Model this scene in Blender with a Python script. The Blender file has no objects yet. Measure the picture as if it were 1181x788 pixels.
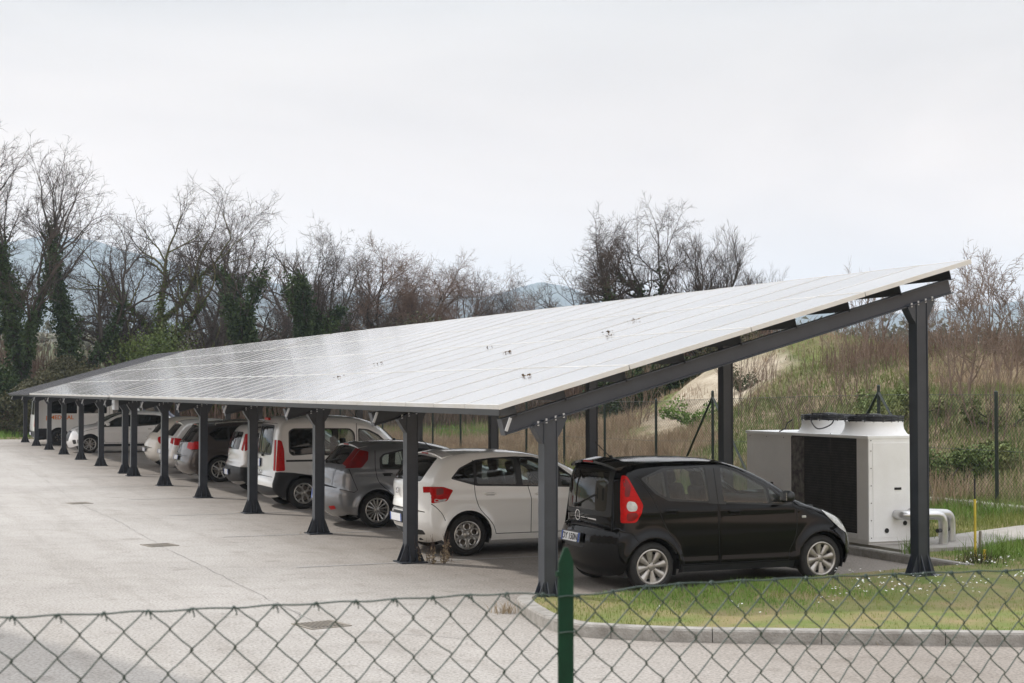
import bpy, bmesh, math, random
import numpy as np
from mathutils import Vector, Matrix
from mathutils.geometry import delaunay_2d_cdt
R = math.radians
scene = bpy.context.scene
col = scene.collection
random.seed(7); rng = np.random.default_rng(7)
SN, CS = 0.388, 0.9217                      # the carport row runs away to the left of the view
PX, PY = 0.40, 17.35                        # foot of the nearest front post
HEAD = math.atan2(SN, CS)
def UW(u, w, z=0.0): return Vector((PX - SN*u + CS*w, PY + CS*u + SN*w, z))

# ------------------------------------------------------------------ materials
MATS = {}
def mat(name, color, rough=0.6, metal=0.0, coat=0.0, var=0.0, vscale=3.0, bump=0.0, bscale=40.0, spec=0.5, color2=None, ior=1.5, coat_rough=0.04, obj_coords=True):
    m = bpy.data.materials.new(name); m.use_nodes = True
    nt = m.node_tree; b = nt.nodes['Principled BSDF']
    b.inputs['Base Color'].default_value = (*color, 1)
    b.inputs['Roughness'].default_value = rough
    b.inputs['Metallic'].default_value = metal
    b.inputs['Coat Weight'].default_value = coat
    b.inputs['Coat Roughness'].default_value = coat_rough
    b.inputs['Specular IOR Level'].default_value = spec
    b.inputs['IOR'].default_value = ior
    if var > 0 or bump > 0 or color2:
        tc = nt.nodes.new('ShaderNodeTexCoord')
        src = tc.outputs['Object' if obj_coords else 'Generated']
    if var > 0 or color2:
        n = nt.nodes.new('ShaderNodeTexNoise'); n.inputs['Scale'].default_value = vscale
        n.inputs['Detail'].default_value = 6; n.inputs['Roughness'].default_value = 0.65
        nt.links.new(src, n.inputs['Vector'])
        r = nt.nodes.new('ShaderNodeValToRGB'); r.color_ramp.elements[0].position = 0.35; r.color_ramp.elements[1].position = 0.65
        c2 = color2 if color2 else tuple(min(1, c*(1+var)) for c in color)
        c1 = color if color2 else tuple(c*(1-var) for c in color)
        r.color_ramp.elements[0].color = (*c1, 1); r.color_ramp.elements[1].color = (*c2, 1)
        nt.links.new(n.outputs['Fac'], r.inputs['Fac']); nt.links.new(r.outputs['Color'], b.inputs['Base Color'])
    if bump > 0:
        n2 = nt.nodes.new('ShaderNodeTexNoise'); n2.inputs['Scale'].default_value = bscale; n2.inputs['Detail'].default_value = 4
        nt.links.new(src, n2.inputs['Vector'])
        bp = nt.nodes.new('ShaderNodeBump'); bp.inputs['Strength'].default_value = bump; bp.inputs['Distance'].default_value = 0.02
        nt.links.new(n2.outputs['Fac'], bp.inputs['Height']); nt.links.new(bp.outputs['Normal'], b.inputs['Normal'])
    MATS[name] = m
    return m
def paint(name, c, metal=0.0, coat=1.0, rough=0.35, dirt=(0.22,0.19,0.155), dirt_amt=0.55):
    """car paint: clear coat over base, with road dust that thickens towards the sills in uneven patches"""
    m = mat(name, c, rough=rough, metal=metal, coat=coat, coat_rough=0.03, spec=.5 if max(c) > .02 else .0)
    if max(c) < .02: m.node_tree.nodes['Principled BSDF'].inputs['Coat IOR'].default_value = 1.32
    nt = m.node_tree; b = nt.nodes['Principled BSDF']
    tc = nt.nodes.new('ShaderNodeTexCoord'); sp = nt.nodes.new('ShaderNodeSeparateXYZ'); nt.links.new(tc.outputs['Object'], sp.inputs[0])
    mr = nt.nodes.new('ShaderNodeMapRange'); mr.inputs[1].default_value = 0.75; mr.inputs[2].default_value = 0.15
    mr.inputs[3].default_value = dirt_amt*.05; mr.inputs[4].default_value = dirt_amt
    nt.links.new(sp.outputs['Z'], mr.inputs[0])
    n = nt.nodes.new('ShaderNodeTexNoise'); n.inputs['Scale'].default_value = 2.6; n.inputs['Detail'].default_value = 8; n.inputs['Roughness'].default_value = .7
    nt.links.new(tc.outputs['Object'], n.inputs['Vector'])
    mu = nt.nodes.new('ShaderNodeMath'); mu.operation = 'MULTIPLY'; nt.links.new(mr.outputs[0], mu.inputs[0]); nt.links.new(n.outputs['Fac'], mu.inputs[1])
    mx = nt.nodes.new('ShaderNodeMix'); mx.data_type = 'RGBA'; mx.inputs[6].default_value = (*c, 1); mx.inputs[7].default_value = (*dirt, 1)
    nt.links.new(mu.outputs[0], mx.inputs[0]); nt.links.new(mx.outputs[2], b.inputs['Base Color'])
    cw = nt.nodes.new('ShaderNodeMath'); cw.operation = 'SUBTRACT'; cw.inputs[0].default_value = coat; nt.links.new(mu.outputs[0], cw.inputs[1]); cw.use_clamp = True
    nt.links.new(cw.outputs[0], b.inputs['Coat Weight'])
    r2 = nt.nodes.new('ShaderNodeMapRange'); r2.inputs[3].default_value = 0.03; r2.inputs[4].default_value = 0.16; nt.links.new(n.outputs['Fac'], r2.inputs[0]); nt.links.new(r2.outputs[0], b.inputs['Coat Roughness'])
    return m
def glassmat(name, tint, refl=1.0, rough=0.02):
    m = bpy.data.materials.new(name); m.use_nodes = True; nt = m.node_tree
    for n in list(nt.nodes): nt.nodes.remove(n)
    o = nt.nodes.new('ShaderNodeOutputMaterial'); t = nt.nodes.new('ShaderNodeBsdfTransparent'); t.inputs[0].default_value = (*tint, 1)
    g = nt.nodes.new('ShaderNodeBsdfGlossy'); g.inputs['Roughness'].default_value = rough; g.inputs[0].default_value = (refl, refl, refl, 1)
    f = nt.nodes.new('ShaderNodeFresnel'); 
    ge = nt.nodes.new('ShaderNodeNewGeometry'); io = nt.nodes.new('ShaderNodeMapRange'); io.inputs[3].default_value = 1.5; io.inputs[4].default_value = 1/1.5
    nt.links.new(ge.outputs['Backfacing'], io.inputs[0]); nt.links.new(io.outputs[0], f.inputs[0])   # the same thin pane seen from either side
    x = nt.nodes.new('ShaderNodeMixShader'); nt.links.new(f.outputs[0], x.inputs[0]); nt.links.new(t.outputs[0], x.inputs[1]); nt.links.new(g.outputs[0], x.inputs[2])
    nt.links.new(x.outputs[0], o.inputs[0]); MATS[name] = m; return m
def dusty(m, amount=0.25, c=(0.30,0.27,0.23)):
    """a thin layer of dust over a surface, in streaks"""
    nt = m.node_tree; out = [n for n in nt.nodes if n.type == 'OUTPUT_MATERIAL'][0]
    src = out.inputs[0].links[0].from_socket
    d = nt.nodes.new('ShaderNodeBsdfDiffuse'); d.inputs[0].default_value = (*c, 1)
    tc = nt.nodes.new('ShaderNodeTexCoord'); n = nt.nodes.new('ShaderNodeTexNoise'); n.inputs['Scale'].default_value = 5; n.inputs['Detail'].default_value = 6
    nt.links.new(tc.outputs['Object'], n.inputs['Vector'])
    mu = nt.nodes.new('ShaderNodeMath'); mu.operation = 'MULTIPLY'; mu.inputs[1].default_value = amount*2; nt.links.new(n.outputs['Fac'], mu.inputs[0])
    x = nt.nodes.new('ShaderNodeMixShader'); nt.links.new(mu.outputs[0], x.inputs[0]); nt.links.new(src, x.inputs[1]); nt.links.new(d.outputs[0], x.inputs[2])
    nt.links.new(x.outputs[0], out.inputs[0])

mat('steel_grey', (0.019,0.023,0.031), rough=0.42, color2=(0.031,0.036,0.045), vscale=2.5, spec=0.55)
mat('steel_dark', (0.014,0.015,0.017), rough=0.5, var=0.2, vscale=2)
mat('sheet_dark', (0.05,0.05,0.055), rough=0.55, var=0.2, vscale=1.5)
mat('galv', (0.45,0.46,0.47), rough=0.45, metal=0.7, var=0.15)
mat('alu_frame', (0.62,0.62,0.615), rough=0.45, metal=0.25, vscale=3, color2=(0.57,0.555,0.52))
mat('pv_back', (0.55,0.55,0.55), rough=0.7)
mat('concrete', (0.36,0.34,0.31), rough=0.9, vscale=2.5, color2=(0.27,0.25,0.225), bump=0.5, bscale=60)
mat('kerb', (0.34,0.325,0.30), rough=0.92, vscale=5, color2=(0.20,0.185,0.165), bump=0.6, bscale=50)
mat('ac_white', (0.88,0.885,0.89), rough=0.45, color2=(0.80,0.80,0.79), vscale=2.2)
mat('ac_side', (0.68,0.67,0.65), rough=0.5, color2=(0.76,0.75,0.73), vscale=1.0)
mat('coil', (0.030,0.028,0.026), rough=0.55, var=0.3, vscale=6, bump=0.4, bscale=120)
mat('coil_bare', (0.22,0.20,0.18), rough=0.6, color2=(0.05,0.045,0.045), vscale=9, metal=0.3)
mat('black_plastic', (0.012,0.012,0.014), rough=0.5, var=0.25, vscale=4)
mat('trim', (0.012,0.013,0.014), rough=0.45, var=0.2, vscale=5)
mat('seam', (0.004,0.004,0.004), rough=0.9)
mat('rubber', (0.012,0.012,0.012), rough=0.85, color2=(0.026,0.024,0.022), vscale=12, bump=0.3, bscale=60)
mat('alloy', (0.55,0.54,0.52), rough=0.32, metal=0.75, color2=(0.36,0.34,0.31), vscale=9)
mat('alloy_dirty', (0.46,0.44,0.41), rough=0.38, metal=0.6, color2=(0.30,0.275,0.245), vscale=9)
mat('rim_dark', (0.02,0.02,0.02), rough=0.7)
mat('chrome', (0.75,0.75,0.76), rough=0.1, metal=1.0)
mat('interior', (0.030,0.031,0.034), rough=0.85, var=0.2)
mat('headliner', (0.13,0.13,0.13), rough=0.9)
mat('seat_cloth', (0.035,0.036,0.04), rough=0.95, var=0.35, vscale=8)
mat('red_lens', (0.50,0.006,0.005), rough=0.3, coat=.08, color2=(0.34,0.003,0.003), vscale=30, spec=.12)
mat('dark_red_lens', (0.20,0.006,0.006), rough=0.3, coat=.15, spec=.2, color2=(0.12,0.01,0.01), vscale=9)
mat('clear_lens', (0.55,0.55,0.52), rough=0.12, coat=1.0, color2=(0.34,0.34,0.33), vscale=16)
mat('orange_lens', (0.7,0.22,0.03), rough=0.2, coat=1.0)
mat('plate_white', (0.68,0.69,0.70), rough=0.5, var=0.06)
mat('plate_blue', (0.03,0.09,0.35), rough=0.5)
mat('ink', (0.02,0.02,0.025), rough=0.6)
mat('orange_mark', (0.72,0.20,0.02), rough=0.5)
mat('green_post', (0.002,0.032,0.016), rough=0.5, spec=.25, var=0.25, vscale=10)
mat('green_wire', (0.010,0.032,0.023), rough=0.4, coat=0.3, color2=(0.024,0.050,0.038), vscale=6)
mat('green_dark', (0.004,0.012,0.008), rough=0.5, var=0.2)
mat('pipe_silver', (0.62,0.62,0.62), rough=0.28, metal=0.9, bump=0.25, bscale=18)
mat('yellow', (0.55,0.42,0.05), rough=0.5, var=0.2)
mat('terracotta', (0.30,0.13,0.07), rough=0.85, var=0.25, bump=0.5, bscale=14)
mat('plaster', (0.55,0.48,0.38), rough=0.9, var=0.1)
glassmat('auto_glass', (0.62,0.68,0.66)); dusty(MATS['auto_glass'], 0.06)
glassmat('dark_glass', (0.12,0.13,0.13)); dusty(MATS['dark_glass'], 0.03)
glassmat('house_glass', (0.1,0.12,0.12))
paint('paint_black', (0.0025,0.0025,0.003), dirt_amt=0.07, dirt=(0.10,0.085,0.07))
paint('paint_white', (0.90,0.89,0.86), dirt_amt=0.16)
paint('paint_pearl', (0.86,0.86,0.855), dirt_amt=0.3)
paint('paint_cream', (0.82,0.79,0.72), dirt_amt=0.4)
paint('paint_silver', (0.68,0.675,0.66), metal=0.25, dirt_amt=0.45)
paint('paint_silver_b', (0.70,0.69,0.67), metal=0.35, dirt_amt=0.4)
paint('paint_grey', (0.17,0.175,0.185), metal=0.5, dirt_amt=0.3)
paint('paint_brown', (0.050,0.038,0.034), metal=0.4, dirt_amt=0.3)
paint('paint_van', (0.78,0.79,0.78), dirt_amt=0.35)
paint('paint_blue', (0.012,0.020,0.060), dirt_amt=0.2)

# ------------------------------------------------------------------ object helpers
def tag(o, label=None, cat=None, group=None, kind=None):
    if label: o['label'] = label
    if cat: o['category'] = cat
    if group: o['group'] = group
    if kind: o['kind'] = kind
    return o
def empty(name, loc, rz=0.0):
    o = bpy.data.objects.new(name, None); o.location = loc; o.rotation_euler = (0, 0, rz); o.empty_display_size = 0.2
    col.objects.link(o); return o
def link_mesh(name, me, mats, parent=None, smooth=False):
    for m in (mats if isinstance(mats, (list, tuple)) else [mats]):
        me.materials.append(MATS[m] if isinstance(m, str) else m)
    o = bpy.data.objects.new(name, me); col.objects.link(o)
    if parent: o.parent = parent
    if smooth: me.shade_smooth()
    return o
def mesh_np(name, verts, faces_list, mats, parent=None, smooth=False, midx=None):
    """verts Nx3; faces_list: list of (M x k) int arrays"""
    me = bpy.data.meshes.new(name)
    verts = np.asarray(verts, dtype=np.float32)
    me.vertices.add(len(verts)); me.vertices.foreach_set('co', verts.ravel())
    li, st, ct = [], [], 0
    for f in faces_list:
        f = np.asarray(f, dtype=np.int32)
        if len(f) == 0: continue
        k = f.shape[1]; li.append(f.ravel()); st.append(ct + np.arange(len(f))*k); ct += f.size
    li = np.concatenate(li); st = np.concatenate(st).astype(np.int32)
    me.loops.add(len(li)); me.loops.foreach_set('vertex_index', li)
    me.polygons.add(len(st)); me.polygons.foreach_set('loop_start', st)
    if midx is not None: me.polygons.foreach_set('material_index', np.asarray(midx, dtype=np.int32))
    me.update(calc_edges=True); me.validate()
    return link_mesh(name, me, mats, parent, smooth)

class MB:
    def __init__(s): s.v = []; s.f = []; s.m = []
    def add(s, vs, fs, m=0):
        b = len(s.v); s.v += [tuple(v) for v in vs]; s.f += [tuple(i+b for i in f) for f in fs]; s.m += [m]*len(fs); return s
    def box(s, c, size, rot=None, m=0, bevel=0.0):
        hx, hy, hz = [d/2 for d in size]; c = Vector(c)
        if bevel <= 0:
            vs = [Vector((x,y,z)) for x in (-hx,hx) for y in (-hy,hy) for z in (-hz,hz)]
            fs = [(0,1,3,2),(4,6,7,5),(0,4,5,1),(2,3,7,6),(0,2,6,4),(1,5,7,3)]
        else:
            bm = bmesh.new(); bmesh.ops.create_cube(bm, size=1.0)
            for v in bm.verts: v.co = Vector((v.co.x*2*hx, v.co.y*2*hy, v.co.z*2*hz))
            bmesh.ops.bevel(bm, geom=bm.edges[:], offset=min(bevel, hx*.95, hy*.95, hz*.95), segments=2, affect='EDGES', profile=0.5)
            bm.verts.index_update()
            vs = [v.co.copy() for v in bm.verts]; fs = [tuple(v.index for v in f.verts) for f in bm.faces]; bm.free()
        if rot is not None: vs = [rot @ v for v in vs]
        return s.add([v + c for v in vs], fs, m)
    def beam(s, a, b, wd, ht, up=(0,0,1), m=0):
        a, b = Vector(a), Vector(b); d = (b-a); L = d.length; d.normalize(); up = Vector(up)
        x = d.cross(up).normalized(); z = x.cross(d).normalized(); M = Matrix((x, d, z)).transposed()
        return s.box((a+b)/2, (wd, L, ht), rot=M, m=m)
    def tube(s, pts, r, n=8, m=0, cap=True, closed=False):
        pts = [Vector(p) for p in pts]; rs = r if isinstance(r, (list, tuple)) else [r]*len(pts)
        ring = []; N = len(pts); prev = None; vs = []
        for i, p in enumerate(pts):
            if closed: d = pts[(i+1) % N] - pts[i-1]
            else: d = pts[min(i+1, N-1)] - pts[max(i-1, 0)]
            d.normalize()
            if prev is None:
                a = Vector((0,0,1)) if abs(d.z) < .9 else Vector((1,0,0)); x = d.cross(a).normalized()
            else: x = (prev - d*prev.dot(d)).normalized()
            prev = x; y = d.cross(x)
            vs += [p + (x*math.cos(2*math.pi*k/n) + y*math.sin(2*math.pi*k/n))*rs[i] for k in range(n)]
        fs = []
        for i in range(N if closed else N-1):
            j = (i+1) % N
            for k in range(n): fs.append((i*n+k, i*n+(k+1)%n, j*n+(k+1)%n, j*n+k))
        if cap and not closed: fs += [tuple(range(n))[::-1], tuple((N-1)*n+k for k in range(n))]
        return s.add(vs, fs, m)
    def lathe(s, prof, c=(0,0,0), n=24, rot=None, m=0, close=False):
        """prof: (r, h) points turned around local z"""
        vs = []; P = len(prof); c = Vector(c)
        for r, h in prof:
            for k in range(n):
                a = 2*math.pi*k/n; v = Vector((r*math.cos(a), r*math.sin(a), h)); vs.append((rot @ v if rot is not None else v) + c)
        fs = []
        for i in range(P if close else P-1):
            j = (i+1) % P
            for k in range(n): fs.append((i*n+k, i*n+(k+1)%n, j*n+(k+1)%n, j*n+k))
        return s.add(vs, fs, m)
    def prism(s, poly, d0, d1, M=None, m=0):
        """poly: 2-D points (a,b); extruded along c; M maps (a,b,c) to space"""
        M = M or (lambda a, b, c: Vector((a, b, c))); n = len(poly)
        vs = [M(a, b, d0) for a, b in poly] + [M(a, b, d1) for a, b in poly]
        fs = [tuple(range(n))[::-1], tuple(range(n, 2*n))] + [(i, (i+1)%n, n+(i+1)%n, n+i) for i in range(n)]
        return s.add(vs, fs, m)
    def build(s, name, mats, parent=None, smooth=False, auto=None):
        me = bpy.data.meshes.new(name); me.from_pydata([tuple(v) for v in s.v], [], s.f)
        for p, mi in zip(me.polygons, s.m): p.material_index = mi
        bm = bmesh.new(); bm.from_mesh(me); bmesh.ops.recalc_face_normals(bm, faces=bm.faces[:]); bm.to_mesh(me); bm.free()
        o = link_mesh(name, me, mats, parent, smooth)
        if auto is not None:
            me.shade_smooth()
            try: me.set_sharp_from_angle(angle=R(auto))
            except Exception: pass
        return o
def copy_tree(o, parent=None):
    c = o.copy(); col.objects.link(c); c.parent = parent
    for ch in list(o.children): copy_tree(ch, c)
    return c
def text_mesh(name, body, size, matname, parent, M, extrude=0.001, align='CENTER'):
    cu = bpy.data.curves.new(name, 'FONT'); cu.body = body; cu.size = size; cu.extrude = extrude; cu.align_x = align; cu.align_y = 'CENTER'; cu.offset = size*0.02
    t = bpy.data.objects.new('tmp_text', cu); col.objects.link(t)
    dg = bpy.context.evaluated_depsgraph_get(); me = bpy.data.meshes.new_from_object(t.evaluated_get(dg)); bpy.data.objects.remove(t)
    me.name = name; me.transform(M); me.materials.clear(); return link_mesh(name, me, matname, parent)
# ------------------------------------------------------------------ terrain
def sstep(x): x = np.clip(x, 0, 1); return x*x*(3-2*x)
def wave(x, y, s, seed):
    r = np.random.default_rng(seed); out = np.zeros_like(x, dtype=float); amp = 1.0; tot = 0
    for k in range(5):
        for j in range(3):
            a = r.uniform(0, 6.28); f = s*(1.9**k)*r.uniform(.8, 1.25); out += amp*np.sin((x*math.cos(a)+y*math.sin(a))*f + r.uniform(0, 6.28) + 1.3*np.sin((x*math.sin(a)-y*math.cos(a))*f*.6)); tot += amp
        amp *= .52
    return out/tot*2.2
def terrain_z(x, y):
    x = np.asarray(x, float); y = np.asarray(y, float)
    u = -SN*(x-PX) + CS*(y-PY); w = CS*(x-PX) + SN*(y-PY)
    n1 = wave(x, y, .12, 1); n2 = wave(x, y, .6, 2)
    z = .105 + .24*sstep((w-7.5)/3.0)*sstep((22-u)/15) - .06*(1-sstep((w-11.0)/1.2))
    out = sstep((w-10.9)/2)
    z = z + out*(.10*n2 + .9*sstep((w-13)/25))
    # the overgrown mound beyond the fence
    mx = sstep((x - 3.4)/9.5); my = sstep((y-29)/20)
    back = 1 - .7*sstep((y-62)/25)
    z = z + out*mx*my*back*(2.75 + .35*n1) + out*mx*my*.22*n2
    # the sandy heap on its left flank
    hx = (x-9.2)/6.0; hy = (y-62)/7.5
    z = z + out*1.05*np.exp(-(hx*hx+hy*hy))*(1+.25*n2)
    # rising country behind
    z = z + 15*sstep((y-110)/420)*(1+.45*sstep((-x-20)/200)) + 10*sstep((y-500)/1500) + sstep((y-90)/60)*.8*wave(x, y, .02, 5)
    # far hills: crest heights by bearing
    b = x/np.maximum(y, 1.0)
    px = 590.5 + 1800*b
    crest = np.interp(px, [-2500,-800,-200,0,60,110,162,257,350,480,560,590,625,655,690,760,900,1060,1181,1600,2400,4000], [352,330,300,284,274,282,297,315,334,346,345,336,326,330,345,352,358,366,352,345,350,372])
    H = (449-crest)/1800*4500
    rid = np.exp(-((y-4500)/1000.0)**2)*(1+.05*wave(x, y, .004, 9)) + .35*np.exp(-((y-2900)/600.0)**2)*(1+.3*wave(x, y, .003, 11))
    z = z + np.maximum(H-24, 0)*np.minimum(rid, 1.03)*sstep((y-1200)/1500)
    # pavement hollow and the bank the photographer's fence stands on
    bank = .80*(1-sstep((y-4.2)/3.8)); lotm = ((w < 6.25) & (y > 8.2) & (u < 63)) | ((y > 8.2) & (y < 14.7-.06*np.maximum(x, 0)) & (x > -5) & (x < 42))
    z = np.where(w < 6.3, np.where((u > 62), .05*sstep((u-62)/1.5), 0)+ (z-.06)*sstep((y-95)/30), z)
    # the left side beyond the pavement also rises gently
    z = np.where(y < 12, bank + np.where(w > 6.3, z*0.9, 0), z)
    z = np.where(lotm, -0.10, z)
    return z
ys = np.concatenate([np.linspace(-30, 8, 30), np.linspace(8.4, 24, 30), np.linspace(24.4, 90, 190), 90*np.power(7500/90., np.linspace(0.012, 1, 150))])
aa = np.concatenate([np.linspace(-2.2, -.5, 40), np.linspace(-.49, .49, 260), np.linspace(.5, 2.2, 40)])
A, Y = np.meshgrid(aa, ys); X = A*(np.maximum(Y, 0)+18)
Z = terrain_z(X, Y); nr, nc = Y.shape
idx = np.arange(nr*nc).reshape(nr, nc)
F = np.stack([idx[:-1,:-1], idx[:-1,1:], idx[1:,1:], idx[1:,:-1]], -1).reshape(-1, 4)
def terrain_material():
    m = bpy.data.materials.new('field_ground'); m.use_nodes = True; nt = m.node_tree; b = nt.nodes['Principled BSDF']
    b.inputs['Roughness'].default_value = .95; b.inputs['Specular IOR Level'].default_value = .15
    tc = nt.nodes.new('ShaderNodeTexCoord'); P = tc.outputs['Object']
    def noise(s, d=6): n = nt.nodes.new('ShaderNodeTexNoise'); n.inputs['Scale'].default_value = s; n.inputs['Detail'].default_value = d; n.inputs['Roughness'].default_value = .65; nt.links.new(P, n.inputs['Vector']); return n.outputs['Fac']
    def ramp(f, stops):
        r = nt.nodes.new('ShaderNodeValToRGB'); e = r.color_ramp.elements
        while len(e) < len(stops): e.new(.5)
        for k, (p, c) in enumerate(stops): e[k].position = p; e[k].color = (*c, 1)
        nt.links.new(f, r.inputs[0]); return r.outputs[0]
    def mix(f, a, b2):
        x = nt.nodes.new('ShaderNodeMix'); x.data_type = 'RGBA'; nt.links.new(f, x.inputs[0]); nt.links.new(a, x.inputs[6]); nt.links.new(b2, x.inputs[7]); return x.outputs[2]
    dry = ramp(noise(1.3), [(.3, (.12,.09,.06)), (.5, (.20,.155,.10)), (.7, (.28,.225,.155))])
    green = ramp(noise(2.1), [(.3, (.075,.10,.03)), (.7, (.155,.17,.06))])
    near = mix(ramp(noise(.16, 7), [(.43, (0,0,0)), (.55, (1,1,1))]), dry, green)
    sand = ramp(noise(1.1), [(.35, (.22,.18,.13)), (.5, (.34,.29,.22)), (.65, (.42,.37,.29))])
    # sand where the heap is: distance from its centre, broken by noise
    sub = nt.nodes.new('ShaderNodeVectorMath'); sub.operation = 'SUBTRACT'; sub.inputs[1].default_value = (7.6,59,2.4); nt.links.new(P, sub.inputs[0])
    sc_ = nt.nodes.new('ShaderNodeVectorMath'); sc_.operation = 'MULTIPLY'; sc_.inputs[1].default_value = (.19,.13,.22); nt.links.new(sub.outputs[0], sc_.inputs[0])
    ln = nt.nodes.new('ShaderNodeVectorMath'); ln.operation = 'LENGTH'; nt.links.new(sc_.outputs[0], ln.inputs[0])
    ad = nt.nodes.new('ShaderNodeMath'); ad.operation = 'MULTIPLY_ADD'; ad.inputs[1].default_value = .9; nt.links.new(noise(.35), ad.inputs[0]); nt.links.new(ln.outputs['Value'], ad.inputs[2])
    sm = ramp(ad.outputs[0], [(0, (1,1,1)), (.98, (1,1,1)), (1.0, (0,0,0))])
    mr0 = nt.nodes.new('ShaderNodeMapRange'); mr0.inputs[1].default_value = 1.06; mr0.inputs[2].default_value = .84; nt.links.new(ad.outputs[0], mr0.inputs[0])
    near = mix(mr0.outputs[0], near, sand)
    far = ramp(noise(.011, 4), [(.40, (.07,.065,.042)), (.47, (.15,.135,.085)), (.50, (.09,.108,.05)), (.60, (.12,.14,.065)), (.66, (.05,.055,.035))])
    sp = nt.nodes.new('ShaderNodeSeparateXYZ'); nt.links.new(P, sp.inputs[0])
    mr = nt.nodes.new('ShaderNodeMapRange'); mr.inputs[1].default_value = 95; mr.inputs[2].default_value = 160; nt.links.new(sp.outputs['Y'], mr.inputs[0])
    c = mix(mr.outputs[0], near, far)
    wood = ramp(noise(.004, 8), [(.42, (.022,.030,.026)), (.62, (.060,.070,.050))])
    mr2 = nt.nodes.new('ShaderNodeMapRange'); mr2.inputs[1].default_value = 1400; mr2.inputs[2].default_value = 2200; nt.links.new(sp.outputs['Y'], mr2.inputs[0])
    c = mix(mr2.outputs[0], c, wood)
    nt.links.new(c, b.inputs['Base Color'])
    bp = nt.nodes.new('ShaderNodeBump'); bp.inputs['Strength'].default_value = .7; bp.inputs['Distance'].default_value = .12; nt.links.new(noise(5), bp.inputs['Height']); nt.links.new(bp.outputs[0], b.inputs['Normal'])
    return m
MATS['field_ground'] = terrain_material()
o = mesh_np('terrain', np.stack([X, Y, Z], -1).reshape(-1, 3), [F], 'field_ground', smooth=True); tag(o, kind='structure')

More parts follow.
